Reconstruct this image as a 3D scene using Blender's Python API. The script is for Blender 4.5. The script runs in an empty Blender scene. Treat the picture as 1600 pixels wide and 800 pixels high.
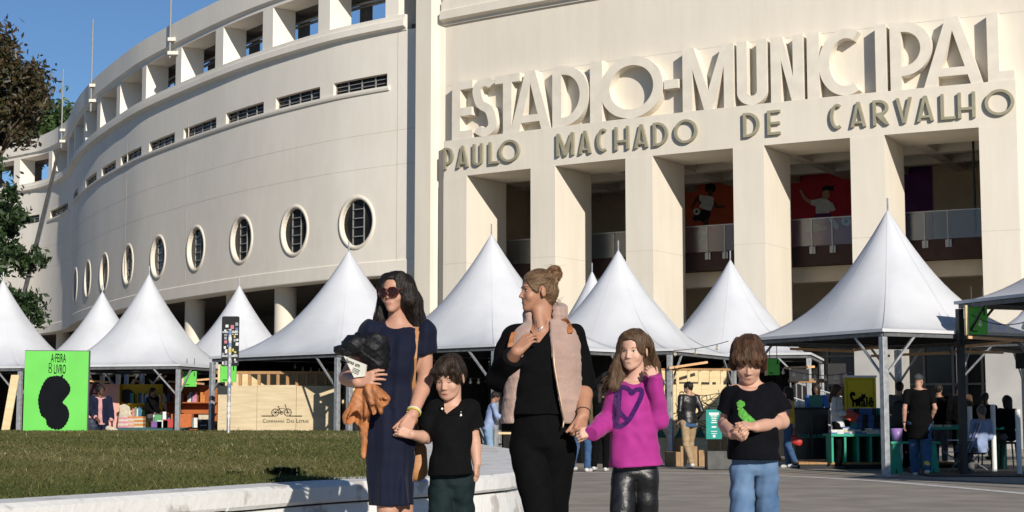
import bpy, bmesh, math, random
import numpy as np
from mathutils import Vector, Matrix
random.seed(7); RNG = np.random.default_rng(11)
scene = bpy.context.scene
COL = scene.collection
# ------------------------------------------------------------------ camera
FPX = 2500.0; PITCH = math.atan(255/FPX); CAMH = 1.0      # focal length in photo pixels (1600 wide)
cam_d = bpy.data.cameras.new('camera'); cam = bpy.data.objects.new('camera', cam_d); COL.objects.link(cam)
cam_d.sensor_width = 36; cam_d.lens = 36*FPX/1600; cam_d.clip_end = 4000; cam_d.clip_start = 0.1
cam.location = (0, 0, CAMH); cam.rotation_euler = (math.pi/2+PITCH, 0, 0)
scene.camera = cam
# ------------------------------------------------------------------ light
SUN_AZ = math.radians(21); SUN_EL = math.radians(23)       # right of straight-behind-the-camera, height
SUNV = Vector((math.sin(SUN_AZ)*math.cos(SUN_EL), -math.cos(SUN_AZ)*math.cos(SUN_EL), math.sin(SUN_EL)))
w = bpy.data.worlds.new('World'); scene.world = w; w.use_nodes = True
nt = w.node_tree; bg = nt.nodes['Background']
sky = nt.nodes.new('ShaderNodeTexSky'); sky.sky_type = 'NISHITA'; sky.sun_disc = False
sky.sun_elevation = SUN_EL; sky.sun_rotation = math.pi - SUN_AZ
sky.altitude = 700; sky.air_density = 1.0; sky.dust_density = 0.0; sky.ozone_density = 6
nt.links.new(sky.outputs[0], bg.inputs[0]); bg.inputs[1].default_value = 0.083
sd = bpy.data.lights.new('sun', 'SUN'); so = bpy.data.objects.new('sun', sd); COL.objects.link(so)
sd.energy = 5.0; sd.angle = math.radians(0.5); sd.color = (1.0, 0.93, 0.82)
so.location = (20, -40, 40); so.rotation_euler = SUNV.to_track_quat('Z', 'Y').to_euler()
scene.view_settings.view_transform = 'Standard'; scene.view_settings.look = 'None'
scene.view_settings.gamma = 1; scene.view_settings.exposure = 0.07
scene.view_settings.use_curve_mapping = False
# ------------------------------------------------------------------ measured pixel -> place
CP, SP = math.cos(PITCH), math.sin(PITCH)
def ray(x, y):
    a = (x-800)/FPX; b = (400-y)/FPX
    return np.array([a, CP-b*SP, SP+b*CP])
def atz(x, y, z):
    r = ray(x, y); return np.array([0, 0, CAMH])+r*((z-CAMH)/r[2])
def atY(x, y, Y):
    r = ray(x, y); return np.array([0, 0, CAMH])+r*(Y/r[1])
# ------------------------------------------------------------------ materials
MATS = {}
def mat(name, col, rough=.7, var=.12, scale=4., bump=0., bscale=30., metal=0., spec=.4, col2=None, stretch=(1, 1, 1), detail=4, coord='Object', contrast=(.35, .65), alpha=1., coat=0., sheen=0.):
    if name in MATS: return MATS[name]
    m = bpy.data.materials.new(name); m.use_nodes = True; N = m.node_tree.nodes; L = m.node_tree.links
    b = N['Principled BSDF']; b.inputs['Roughness'].default_value = rough; b.inputs['Metallic'].default_value = metal
    b.inputs['Specular IOR Level'].default_value = spec
    if coat: b.inputs['Coat Weight'].default_value = coat
    if sheen: b.inputs['Sheen Weight'].default_value = sheen
    tc = N.new('ShaderNodeTexCoord'); mp = N.new('ShaderNodeMapping'); mp.inputs['Scale'].default_value = stretch
    L.new(tc.outputs[coord], mp.inputs[0])
    n1 = N.new('ShaderNodeTexNoise'); n1.inputs['Scale'].default_value = scale; n1.inputs['Detail'].default_value = detail
    L.new(mp.outputs[0], n1.inputs['Vector'])
    rp = N.new('ShaderNodeValToRGB'); rp.color_ramp.elements[0].position = contrast[0]; rp.color_ramp.elements[1].position = contrast[1]
    c = np.array(col[:3], float); c2 = np.array(col2[:3], float) if col2 is not None else np.clip(c*(1+var), 0, 1)
    c1 = c if col2 is not None else c*(1-var)
    rp.color_ramp.elements[0].color = (*c1, 1); rp.color_ramp.elements[1].color = (*c2, 1)
    L.new(n1.outputs[0], rp.inputs[0]); L.new(rp.outputs[0], b.inputs['Base Color'])
    if bump:
        n2 = N.new('ShaderNodeTexNoise'); n2.inputs['Scale'].default_value = bscale; n2.inputs['Detail'].default_value = 5
        L.new(mp.outputs[0], n2.inputs['Vector'])
        bp = N.new('ShaderNodeBump'); bp.inputs['Strength'].default_value = bump; bp.inputs['Distance'].default_value = .02
        L.new(n2.outputs[0], bp.inputs['Height']); L.new(bp.outputs[0], b.inputs['Normal'])
    if alpha < 1: b.inputs['Alpha'].default_value = alpha
    MATS[name] = m; return m
# ------------------------------------------------------------------ object helpers
class MB:
    'collects simple shapes, build() links them as one mesh'
    def __init__(s): s.v = []; s.f = []
    def add(s, v, f):
        o = len(s.v); s.v += [tuple(map(float, p)) for p in v]; s.f += [tuple(i+o for i in q) for q in f]
    def box(s, c, size, rz=0, R=None):
        x, y, z = [k/2 for k in size]
        p = [Vector((a*x, b*y, d*z)) for d in (-1, 1) for b in (-1, 1) for a in (-1, 1)]
        M = R if R is not None else Matrix.Rotation(rz, 3, 'Z')
        c = Vector(c)
        s.add([M@q+c for q in p], [(0, 2, 3, 1), (4, 5, 7, 6), (0, 1, 5, 4), (2, 6, 7, 3), (0, 4, 6, 2), (1, 3, 7, 5)])
    def bb(s, x0, x1, y0, y1, z0, z1): s.box(((x0+x1)/2, (y0+y1)/2, (z0+z1)/2), (x1-x0, y1-y0, z1-z0))
    def tube(s, pts, r, n=8, cap=True):
        pts = [Vector(p) for p in pts]; rs = r if isinstance(r, (list, tuple)) else [r]*len(pts)
        ring = []; up = None
        for i, p in enumerate(pts):
            t = (pts[min(i+1, len(pts)-1)]-pts[max(i-1, 0)]).normalized()
            if up is None: up = Vector((0, 0, 1)) if abs(t.z) < .9 else Vector((1, 0, 0))
            a = t.cross(up).normalized(); up = a.cross(t).normalized()
            ring.append([p+(a*math.cos(k*2*math.pi/n)+up*math.sin(k*2*math.pi/n))*rs[i] for k in range(n)])
        v = [q for R in ring for q in R]
        f = [(i*n+k, i*n+(k+1) % n, (i+1)*n+(k+1) % n, (i+1)*n+k) for i in range(len(pts)-1) for k in range(n)]
        if cap: f += [tuple(range(n))[::-1], tuple((len(pts)-1)*n+k for k in range(n))]
        s.add(v, f)
    def bar(s, a, b, wd, dp=None):
        'square bar between two points'
        a, b = Vector(a), Vector(b); t = (b-a); L = t.length; t.normalize()
        up = Vector((0, 0, 1)) if abs(t.z) < .95 else Vector((0, 1, 0))
        x = t.cross(up).normalized(); y = x.cross(t)
        s.box((a+b)/2, (wd, L, dp or wd), R=Matrix((x, t, y)).transposed())
    def lathe(s, prof, n=20, c=(0, 0, 0)):
        v = [(c[0]+r*math.cos(k*2*math.pi/n), c[1]+r*math.sin(k*2*math.pi/n), c[2]+z) for r, z in prof for k in range(n)]
        f = [(i*n+k, i*n+(k+1) % n, (i+1)*n+(k+1) % n, (i+1)*n+k) for i in range(len(prof)-1) for k in range(n)]
        s.add(v, f)
    def prism(s, poly, y0, y1, M=None):
        'polygon in local XZ extruded along Y'
        n = len(poly)
        v = [(p[0], y0, p[1]) for p in poly]+[(p[0], y1, p[1]) for p in poly]
        if M is not None: v = [M@Vector(q) for q in v]
        s.add(v, [tuple(range(n)), tuple(range(n, 2*n))[::-1]]+[(i, i+n, (i+1) % n+n, (i+1) % n) for i in range(n)])
    def build(s, name, m, parent=None, smooth=False, bevel=0):
        me = bpy.data.meshes.new(name); me.from_pydata(s.v, [], s.f); me.validate(); 
        bm = bmesh.new(); bm.from_mesh(me)
        if smooth: bmesh.ops.remove_doubles(bm, verts=bm.verts, dist=1e-4)
        bmesh.ops.recalc_face_normals(bm, faces=bm.faces)
        bm.to_mesh(me); bm.free()
        return link(name, me, m, parent, smooth, bevel)
def link(name, me, m, parent=None, smooth=False, bevel=0):
    o = bpy.data.objects.new(name, me); COL.objects.link(o)
    for k in (m if isinstance(m, (list, tuple)) else [m]): me.materials.append(k)
    if smooth: me.polygons.foreach_set('use_smooth', [True]*len(me.polygons))
    if parent is not None: o.parent = parent
    if bevel:
        b = o.modifiers.new('bevel', 'BEVEL'); b.width = bevel; b.segments = 2; b.limit_method = 'ANGLE'
    return o
def tag(o, label, cat, group=None):
    o['label'] = label; o['category'] = cat
    if group: o['group'] = group
    return o
def thing(name, label, cat, loc=(0, 0, 0), rz=0, group=None):
    o = bpy.data.objects.new(name, None); COL.objects.link(o); o.empty_display_size = .2
    o.location = loc; o.rotation_euler = (0, 0, rz); return tag(o, label, cat, group)
def dup(o, parent=None):
    c = o.copy(); COL.objects.link(c)
    if parent is not None: c.parent = parent
    for ch in o.children: dup(ch, c)
    return c
def text_mesh(txt, size=1.0, align='CENTER', ext=.004, xs=1.0, bold=0.):
    cu = bpy.data.curves.new('txt', 'FONT'); cu.body = txt; cu.size = size; cu.align_x = align; cu.extrude = ext; cu.resolution_u = 3; cu.offset = bold
    o = bpy.data.objects.new('txt', cu); COL.objects.link(o)
    me = bpy.data.meshes.new_from_object(o.evaluated_get(bpy.context.evaluated_depsgraph_get()))
    bpy.data.objects.remove(o); bpy.data.curves.remove(cu)
    n = len(me.vertices); co = np.empty(n*3); me.vertices.foreach_get('co', co); co = co.reshape(-1, 3)
    return co*[xs, 1, 1], [tuple(p.vertices) for p in me.polygons]
def outline_mesh(loops, ext):
    'filled 2D outline with holes, thickness 2*ext -> verts (u,v,w), faces'
    cu = bpy.data.curves.new('ol', 'CURVE'); cu.dimensions = '2D'; cu.fill_mode = 'BOTH'; cu.extrude = ext
    for lp in loops:
        sp = cu.splines.new('POLY'); sp.points.add(len(lp)-1); sp.use_cyclic_u = True
        for p, q in zip(sp.points, lp): p.co = (q[0], q[1], 0, 1)
    o = bpy.data.objects.new('ol', cu); COL.objects.link(o)
    me = bpy.data.meshes.new_from_object(o.evaluated_get(bpy.context.evaluated_depsgraph_get()))
    bpy.data.objects.remove(o); bpy.data.curves.remove(cu)
    n = len(me.vertices); co = np.empty(n*3); me.vertices.foreach_get('co', co)
    return co.reshape(-1, 3), [tuple(p.vertices) for p in me.polygons]
def put_text(name, txt, m, parent, size, M, ext=.004, xs=1., align='CENTER', bold=0.):
    'flat lettering; M maps text plane (x right, y up, z out)'
    co, f = text_mesh(txt, size, align, ext, xs, bold)
    b = MB(); b.add([M@Vector(c) for c in co], f); return b.build(name, m, parent)
# ------------------------------------------------------------------ setting: ground, road marks, planted island
M_asph = mat('asphalt', (.285, .25, .21), .92, .18, 1.3, .35, 90, coord='Object', detail=8)
g = MB(); g.add([(-1500, -300, 0), (1500, -300, 0), (1500, 2500, 0), (-1500, 2500, 0)], [(0, 1, 2, 3)])
gr = g.build('ground', M_asph); gr['kind'] = 'structure'
# worn white road line curving past the stalls
lp = [atz(x, y, .004) for x, y in [(700, 739), (888, 738.5), (1010, 738.5), (1140, 740), (1260, 745), (1380, 752), (1500, 762), (1600, 771), (1800, 790)]]
def offset_strip(pts, wd, z):
    v = []; n = len(pts)
    for i, p in enumerate(pts):
        t = np.array(pts[min(i+1, n-1)])-np.array(pts[max(i-1, 0)]); t = t/np.linalg.norm(t[:2])
        nrm = np.array([-t[1], t[0], 0]); v += [(p[0]+nrm[0]*wd/2, p[1]+nrm[1]*wd/2, z), (p[0]-nrm[0]*wd/2, p[1]-nrm[1]*wd/2, z)]
    return v, [(2*i, 2*i+1, 2*i+3, 2*i+2) for i in range(n-1)]
M_paint = mat('road_paint', (.62, .61, .58), .8, .0, 6, .2, 60, col2=(.28, .27, .26), contrast=(.52, .75), detail=8)
ln = MB(); ln.add(*offset_strip(lp, .22, .004)); o = ln.build('road_marking', M_paint); o['kind'] = 'structure'
# apron under the stalls, a little paler than the road
M_apron = mat('apron_concrete', (.29, .262, .225), .9, .15, .8, .3, 60, detail=8)
ap = MB(); q = [atz(888, 733, .008), atz(1140, 735, .008), atz(1600, 764, .008)]
ap.add([(-60, 36, .008), (0, 36, .008), (q[0][0], q[0][1]+1, .008), (q[1][0], q[1][1]+1, .008), (q[2][0]+1, q[2][1]+1, .008), (40, q[2][1], .008), (40, 75, .008), (-60, 140, .008)], [tuple(range(8))])
o = ap.build('pavement', M_apron); o['kind'] = 'structure'
# --- raised island: outline of the white wall's outer top edge
BED = [(a*.92, b_*.92) for a, b_ in [(-7.5, -1.0), (-5.2, 2.95), (-2.46, 7.7), (-1.52, 9.5), (-1.2, 10.25), (-.64, 10.95), (-.2, 11.55), (.0, 12.0), (.1, 12.7), (.14, 14), (.12, 17), (.0, 22), (-.6, 27), (-1.8, 31), (-3.3, 33.3), (-6, 34.3), (-14, 35.0), (-40, 36)]]
def densify(P, st=.25):
    out = []
    for a, b in zip(P[:-1], P[1:]):
        n = max(1, int(math.dist(a, b)/st))
        out += [(a[0]+(b[0]-a[0])*k/n, a[1]+(b[1]-a[1])*k/n) for k in range(n)]
    return out+[P[-1]]
def smooth_poly(P, n=6):
    P = np.array(P, float)
    for _ in range(n): P[1:-1] = .5*P[1:-1]+.25*(P[:-2]+P[2:])
    return P
BE = smooth_poly(densify(BED[:14], .22), 3)
def nrmls(P):
    t = np.gradient(P, axis=0); t /= np.linalg.norm(t, axis=1)[:, None]; return np.stack([t[:, 1], -t[:, 0]], 1)   # outward (right of travel)
BN = nrmls(BE)
def zbed(x, y): 
    t = np.clip((np.asarray(y)-9)/25., 0, 1); return .615+.125*t*t*(3-2*t)
M_white = mat('peeling_whitewash', (.66, .65, .625), .85, .0, 5, .28, 22, col2=(.43, .405, .375), contrast=(.58, .64), detail=9)
M_conc = mat('weathered_concrete', (.52, .49, .45), .9, .0, 2.2, .35, 25, col2=(.68, .65, .61), detail=8)
planter = thing('planter', 'raised grass island with peeling white painted kerb wall and rounded end', 'planter', (-3, 12, 0))
planter_off = Vector((-3, 12, 0))
def strip_sheet(rows):
    'rows: list of Nx3 arrays -> quads'
    n = len(rows[0]); v = np.concatenate(rows); f = []
    for r in range(len(rows)-1):
        for i in range(n-1): f.append((r*n+i, r*n+i+1, (r+1)*n+i+1, (r+1)*n+i))
    return v, f
def at_off(P, N, d, z): return np.column_stack([P+N*d, np.full(len(P), z) if np.isscalar(z) else z])
rng2 = np.random.default_rng(3)
jit = lambda n, a: np.convolve(rng2.normal(0, a, n+8), np.ones(4)/4, 'same')[4:-4]
b = MB(); n = len(BE)
b.add(*strip_sheet([at_off(BE-planter_off[:2], BN, .10, -.02), at_off(BE-planter_off[:2], BN, .05+jit(n, .01)[:, None], .22), at_off(BE-planter_off[:2], BN, -.03+jit(n, .012)[:, None]*.6, .503), at_off(BE-planter_off[:2], BN, -.16, .503)]))
b.build('wall', M_white, planter, smooth=False)
# cap stones: long blocks with joints, overhanging the wall
yb = BE[:, 1]
cuts = [0]+[int(np.argmin(np.hypot(BE[:, 0]-x, BE[:, 1]-y))) for x, y in [(-4.0, 5.0), (-1.92, 8.75), (-1.17, 10.3), (-.2, 11.6), (.1, 12.75), (.13, 16), (.1, 20)]]+[n-1]
for a, c in zip(cuts[:-1], cuts[1:]):
    P = BE[a:c+1].copy()-np.array(planter_off[:2]); N_ = BN[a:c+1]; 
    if len(P) < 2: continue
    e = (P[-1]-P[-2])/np.linalg.norm(P[-1]-P[-2])*.008; P[-1] -= e; P[0] += (P[1]-P[0])/np.linalg.norm(P[1]-P[0])*.008
    k = len(P); wide = .26 if a < cuts[3] else .5
    j1 = jit(k, .007)[:, None]; j2 = jit(k, .010)
    rows = [at_off(P, N_, -wide+.02, .522), at_off(P, N_, .0, .518+j2*.6), at_off(P, N_, .012+j1, .535), at_off(P, N_, .012+j1, .608), at_off(P, N_, -.02, .63), at_off(P, N_, -wide, .634), at_off(P, N_, -wide+.02, .522)]
    v, f = strip_sheet(rows); f += [tuple(r*k for r in range(6)), tuple(r*k+k-1 for r in range(6))[::-1]]
    b = MB(); b.add(v, f); b.build('capstone', M_white, planter)
# top sheets: soil under grass, paved end
GL = [(-.95, 10.95), (-1.05, 13), (-1.3, 20), (-1.9, 28), (-3.4, 33.2)]     # grass / paving border
inner = smooth_poly(densify(BED, .5), 3)
xs = np.linspace(-22, .2, 75); ys = np.concatenate([np.linspace(1, 14, 30), np.linspace(14.5, 36, 24)])
from mathutils.geometry import tessellate_polygon
def in_poly(x, y, poly):
    inside = np.zeros(x.shape, bool); j = len(poly)-1
    for i in range(len(poly)):
        xi, yi = poly[i]; xj, yj = poly[j]
        if yi != yj:
            c = ((yi > y) != (yj > y)) & (x < (xj-xi)*(y-yi)/(yj-yi)+xi); inside ^= c
        j = i
    return inside
BIN = [tuple(p) for p in (BE-BN*.2)]+[tuple(p) for p in BED[14:]]+[(-40, -1)]
GRASSP = [tuple(p) for p in (BE-BN*.24)[:int(np.argmin(np.hypot(BE[:, 0]+.64, BE[:, 1]-10.95)))]]+GL+[(-6, 34.2), (-14, 34.9), (-40, 35.8), (-40, -1)]
def poly_sheet(poly, zf, name, m, kind=None, parent=None, off=(0, 0, 0)):
    bm = bmesh.new(); vs = [bm.verts.new((p[0], p[1], 0)) for p in poly]; f = bm.faces.new(vs)
    bmesh.ops.triangulate(bm, faces=[f])
    for yy in np.concatenate([np.arange(6, 16, 1.), np.arange(16, 36, 3.)]):
        bmesh.ops.bisect_plane(bm, geom=bm.verts[:]+bm.edges[:]+bm.faces[:], plane_co=(0, yy, 0), plane_no=(0, 1, 0))
    for v in bm.verts: v.co = (v.co.x-off[0], v.co.y-off[1], zf(v.co.x, v.co.y)-off[2])
    me = bpy.data.meshes.new(name); bmesh.ops.recalc_face_normals(bm, faces=bm.faces); bm.to_mesh(me); bm.free()
    o = link(name, me, m, parent)
    if kind: o['kind'] = kind
    return o
poly_sheet(BIN, lambda x, y: zbed(x, y)-.02, 'paving', M_conc, None, planter, planter_off)
M_soil = mat('soil', (.085, .075, .04), .95, .4, 6, .5, 40, col2=(.16, .14, .075))
poly_sheet(GRASSP, lambda x, y: zbed(x, y)+.012, 'soil', M_soil, None, planter, planter_off)
# grass blades, many colours from green to straw
def grass_mat():
    m = bpy.data.materials.new('grass'); m.use_nodes = True; N = m.node_tree.nodes; L = m.node_tree.links; b = N['Principled BSDF']
    b.inputs['Roughness'].default_value = .75; b.inputs['Specular IOR Level'].default_value = .2
    at = N.new('ShaderNodeAttribute'); at.attribute_name = 'tint'; rp = N.new('ShaderNodeValToRGB'); cr = rp.color_ramp
    cr.elements[0].position = 0; cr.elements[0].color = (.045, .062, .014, 1)
    cr.elements[1].position = 1; cr.elements[1].color = (.34, .29, .17, 1)
    for p, c in [(.35, (.082, .088, .026)), (.6, (.118, .105, .040)), (.82, (.18, .155, .075))]:
        e = cr.elements.new(p); e.color = (*c, 1)
    L.new(at.outputs['Fac'], rp.inputs[0]); L.new(rp.outputs[0], b.inputs['Base Color']); return m
def grass(npts, y0, y1, hmean, wmean, seed):
    r = np.random.default_rng(seed)
    u = r.random(npts*2); y = y0*(y1/y0)**u                       # denser near the camera
    x = -y*.46+r.random(npts*2)*(y*.46+.3)*1.0
    k = in_poly(x, y, GRASSP); x, y = x[k][:npts], y[k][:npts]; n = len(x)
    patch = np.sin(x*1.3+np.sin(y*.9)*1.5)+np.sin(y*.55+x*.7+2)+.6*np.sin(x*3.1+y*2.3)
    bare = np.sin(x*2.1+np.sin(y*1.7)*2)+np.sin(y*1.1-x*1.3+1)+.7*np.sin(x*5.3+y*3.1); kp = (bare < 1.55) | (r.random(n) < .35); x, y, patch = x[kp], y[kp], patch[kp]; n = len(x)
    tint = np.clip(.37+.08*patch+r.normal(0, .19, n), 0, 1); tall = r.random(n) < .008; tint[tall] = np.clip(tint[tall]+.3, 0, 1)
    h = hmean*(.5+r.random(n)*.9)*np.where(tall, 2.2, 1); wd = wmean*(.7+.6*r.random(n))*np.where(tall, .7, 1)
    a = r.random(n)*6.283; lean = h*(.35+.9*r.random(n)); la = r.random(n)*6.283
    z = zbed(x, y)+.005
    dx, dy = np.cos(a)*wd/2, np.sin(a)*wd/2; lx, ly = np.cos(la)*lean, np.sin(la)*lean
    V = np.empty((n, 5, 3)); V[:, 0] = np.stack([x-dx, y-dy, z], 1); V[:, 1] = np.stack([x+dx, y+dy, z], 1)
    V[:, 2] = np.stack([x-dx*.7+lx*.35, y-dy*.7+ly*.35, z+h*.6], 1); V[:, 3] = np.stack([x+dx*.7+lx*.35, y+dy*.7+ly*.35, z+h*.6], 1)
    V[:, 4] = np.stack([x+lx, y+ly, z+h*.92], 1)
    base = np.arange(n)[:, None]*5
    T = np.concatenate([base+[0, 1, 3], base+[0, 3, 2], base+[2, 3, 4]], 1).reshape(-1, 3)
    return V.reshape(-1, 3), T, np.repeat(tint, 5)
def tri_mesh(name, V, T, attr=None):
    me = bpy.data.meshes.new(name); me.vertices.add(len(V)); me.vertices.foreach_set('co', V.astype(np.float32).ravel())
    me.loops.add(T.size); me.loops.foreach_set('vertex_index', T.astype(np.int32).ravel())
    me.polygons.add(len(T)); me.polygons.foreach_set('loop_start', np.arange(0, T.size, T.shape[1], dtype=np.int32))
    if attr is not None:
        for k, a in attr.items():
            t = me.attributes.new(k, 'FLOAT', 'POINT'); t.data.foreach_set('value', a.astype(np.float32))
    me.update(calc_edges=True); return me
A = [grass(135000, 6.0, 16, .031, .0068, 1), grass(95000, 15, 34.5, .037, .0145, 2)]
off = 0; Vs, Ts, Cs = [], [], []
for V, T, C in A: Vs.append(V); Ts.append(T+off); Cs.append(C); off += len(V)
go = link('grass', tri_mesh('grass', np.concatenate(Vs), np.concatenate(Ts), {'tint': np.concatenate(Cs)}), grass_mat())
go['kind'] = 'stuff'; tag(go, 'short dry olive and straw coloured grass growing on the raised island', 'grass')
# the dark leafy tuft by the kerb
def tuft(x, y, n, h, seed, name, label, cm, cat='plant'):
    r = np.random.default_rng(seed); Vl, Tl = [], []
    for i in range(n):
        a = r.random()*6.283; L = h*(.5+.6*r.random()); out = L*(.5+.5*r.random()); wd = .012*(.7+.6*r.random()); bx, by = r.normal(0, .045), r.normal(0, .04)
        d = np.array([math.cos(a), math.sin(a), 0]); s = np.array([-d[1], d[0], 0])*wd; p0 = np.array([bx, by, 0])
        pts = [p0, p0+d*out*.4+[0, 0, L*.65], p0+d*out+[0, 0, L*.72]]
        k = len(Vl); Vl += [pts[0]-s, pts[0]+s, pts[1]-s, pts[1]+s, pts[2]]; Tl += [(k, k+1, k+3), (k, k+3, k+2), (k+2, k+3, k+4)]
    o = link(name, tri_mesh(name, np.array(Vl), np.array(Tl)), cm); o.location = (x, y, float(zbed(x, y))); tag(o, label, cat); return o
M_tuft = mat('dark_leaf', (.03, .045, .012), .6, .4, 8)
p = atz(446, 752, .6); tuft(p[0], p[1], 130, .105, 5, 'grass_tuft', 'dark spiky tuft of grass at the kerb beside the woman in navy', M_tuft)
p = atz(1395/4, 752, .6); tuft(p[0]+.05, p[1]+.25, 34, .06, 6, 'weed', 'small green weed just left of the dark tuft at the kerb', mat('weed_leaf', (.07, .11, .025), .6, .3, 8))
# ------------------------------------------------------------------ the stadium
M_wall = mat('cream_render', (.70, .64, .54), .85, .0, .35, .10, 14, col2=(.74, .68, .58), detail=9, contrast=(.3, .7))
M_trim = mat('cream_trim', (.73, .67, .57), .85, .04, .8, .08, 20)
M_wing = mat('grey_cream_render', (.78, .725, .635), .88, .0, .5, .02, 14, col2=(.82, .765, .68), detail=9, stretch=(1, 1, .7))
M_glass = mat('dark_glass', (.014, .013, .013), .18, .3, 1, spec=.18)
M_steel = mat('window_steel', (.24, .24, .23), .5, .1, 8)
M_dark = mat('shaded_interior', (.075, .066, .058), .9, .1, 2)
def weather(m, amt, zscale=.12):
    N = m.node_tree.nodes; L = m.node_tree.links; b = N['Principled BSDF']; src = b.inputs['Base Color'].links[0].from_socket
    tc = N.new('ShaderNodeTexCoord'); mp = N.new('ShaderNodeMapping'); mp.inputs['Scale'].default_value = (1, 1, zscale); L.new(tc.outputs['Object'], mp.inputs[0])
    n1 = N.new('ShaderNodeTexNoise'); n1.inputs['Scale'].default_value = 2.6; n1.inputs['Detail'].default_value = 9; n1.inputs['Roughness'].default_value = .65; L.new(mp.outputs[0], n1.inputs['Vector'])
    rp = N.new('ShaderNodeValToRGB'); rp.color_ramp.elements[0].position = .38; rp.color_ramp.elements[1].position = .62
    rp.color_ramp.elements[0].color = (1-amt, 1-amt*1.05, 1-amt*1.15, 1); rp.color_ramp.elements[1].color = (1, 1, 1, 1); L.new(n1.outputs[0], rp.inputs[0])
    mx = N.new('ShaderNodeMix'); mx.data_type = 'RGBA'; mx.blend_type = 'MULTIPLY'; mx.inputs[0].default_value = 1; L.new(src, mx.inputs[6]); L.new(rp.outputs[0], mx.inputs[7]); L.new(mx.outputs[2], b.inputs['Base Color'])
weather(M_wall, .05); weather(M_wing, .04, .3); weather(M_trim, .05)
# central front: plan curve y = q(x), fitted to the straight ledge of the portico
_p = [atz(x, y, 12.502) for x, y in [(705, 218.6), (800, 207), (932, 191.5), (1160, 164), (1300, 150), (1450, 137), (1584, 124)]]
QC = np.polyfit([a[0] for a in _p], [a[1] for a in _p], 2)
def cmap(s, z, d):
    y = np.polyval(QC, s); t = 2*QC[0]*s+QC[1]; L = math.hypot(1, t); return (s+d*t/L, y-d/L, z)      # d > 0 comes towards the street
# west wing: plan curve from its string course
ZC = 17.8
_W = [(645, 43), (570, 57.5), (500, 74), (400, 104), (320, 134), (230, 173), (191, 195.6), (170.6, 208.8), (152, 222), (131, 240.6), (118, 257.5), (110.6, 272.5), (101, 280), (88, 287.5), (67.5, 295), (44.6, 299.7)]
_q = [atz(x, y, ZC)[:2] for x, y in _W]; _q = [_q[0]*2-_q[1]]+_q
_d = _q[-1]-_q[-2]; _a = math.atan2(_d[1], _d[0]); _c = _q[-1]
for i in range(7): _a += math.radians(4.5); _c = _c+6*np.array([math.cos(_a), math.sin(_a)]); _q.append(_c)
def catmull(P, n=12):
    P = np.array(P); P = np.vstack([2*P[0]-P[1], P, 2*P[-1]-P[-2]]); out = []
    for i in range(1, len(P)-2):
        a, b, c, e = P[i-1:i+3]
        for k in range(n):
            t = k/n; out.append(.5*((2*b)+(c-a)*t+(2*a-5*b+4*c-e)*t*t+(-a+3*b-3*c+e)*t**3))
    return np.array(out+[P[-2]])
WD = catmull(_q)
for _ in range(3): WD[1:-1] = .5*WD[1:-1]+.25*(WD[:-2]+WD[2:])
WS = np.concatenate([[0], np.cumsum(np.linalg.norm(np.diff(WD, axis=0), axis=1))])
WT = np.gradient(WD, axis=0); WT /= np.linalg.norm(WT, axis=1)[:, None]
def wmap(s, z, d):
    x = np.interp(s, WS, WD[:, 0]); y = np.interp(s, WS, WD[:, 1]); tx = np.interp(s, WS, WT[:, 0]); ty = np.interp(s, WS, WT[:, 1])
    return (x-ty*d, y+tx*d, z)
def hit(x, y):
    r = ray(x, y); g_ = WD[:, 0]-WD[:, 1]*r[0]/r[1]
    for i in range(len(g_)-1):
        if g_[i] >= 0 > g_[i+1]:
            t = g_[i]/(g_[i]-g_[i+1]); Y = WD[i, 1]+t*(WD[i+1, 1]-WD[i, 1]); return WS[i]+t*(WS[i+1]-WS[i]), CAMH+r[2]*Y/r[1]
def hitc(x, y, d=0.):
    'pixel -> (s, z) on the central front at offset d'
    r = ray(x, y); f = lambda s: cmap(s, 0, d)[0]-cmap(s, 0, d)[1]*r[0]/r[1]
    lo, hi = -12., 30.
    for _ in range(50):
        m = (lo+hi)/2
        if f(m) > 0: hi = m
        else: lo = m
    return lo, CAMH+r[2]*cmap(lo, 0, d)[1]/r[1]
def cbox(b, mp, s0, s1, z0, z1, d0, d1, seg=None):
    n = seg or max(1, int(abs(s1-s0)/.8)); v = []; f = []
    for i in range(n+1):
        s = s0+(s1-s0)*i/n
        v += [mp(s, z0, d0), mp(s, z1, d0), mp(s, z1, d1), mp(s, z0, d1)]
    for i in range(n):
        for k in range(4): f.append((4*i+k, 4*i+(k+1) % 4, 4*i+4+(k+1) % 4, 4*i+4+k))
    f += [(0, 1, 2, 3), (4*n+3, 4*n+2, 4*n+1, 4*n)]; b.add(v, f)
def profile(b, mp, s0, s1, prof, seg=None):
    'closed (d,z) profile swept along the plan curve'
    n = seg or max(1, int(abs(s1-s0)/.8)); k = len(prof)
    v = [mp(s0+(s1-s0)*i/n, z, d) for i in range(n+1) for d, z in prof]
    f = [(k*i+j, k*i+(j+1) % k, k*i+k+(j+1) % k, k*i+k+j) for i in range(n) for j in range(k)]
    b.add(v, f+[tuple(range(k)), tuple(k*n+j for j in range(k))[::-1]])
stad = thing('stadium', 'huge cream curved stadium with pillared portico and giant raised lettering', 'stadium', (0, 0, 0))
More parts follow.
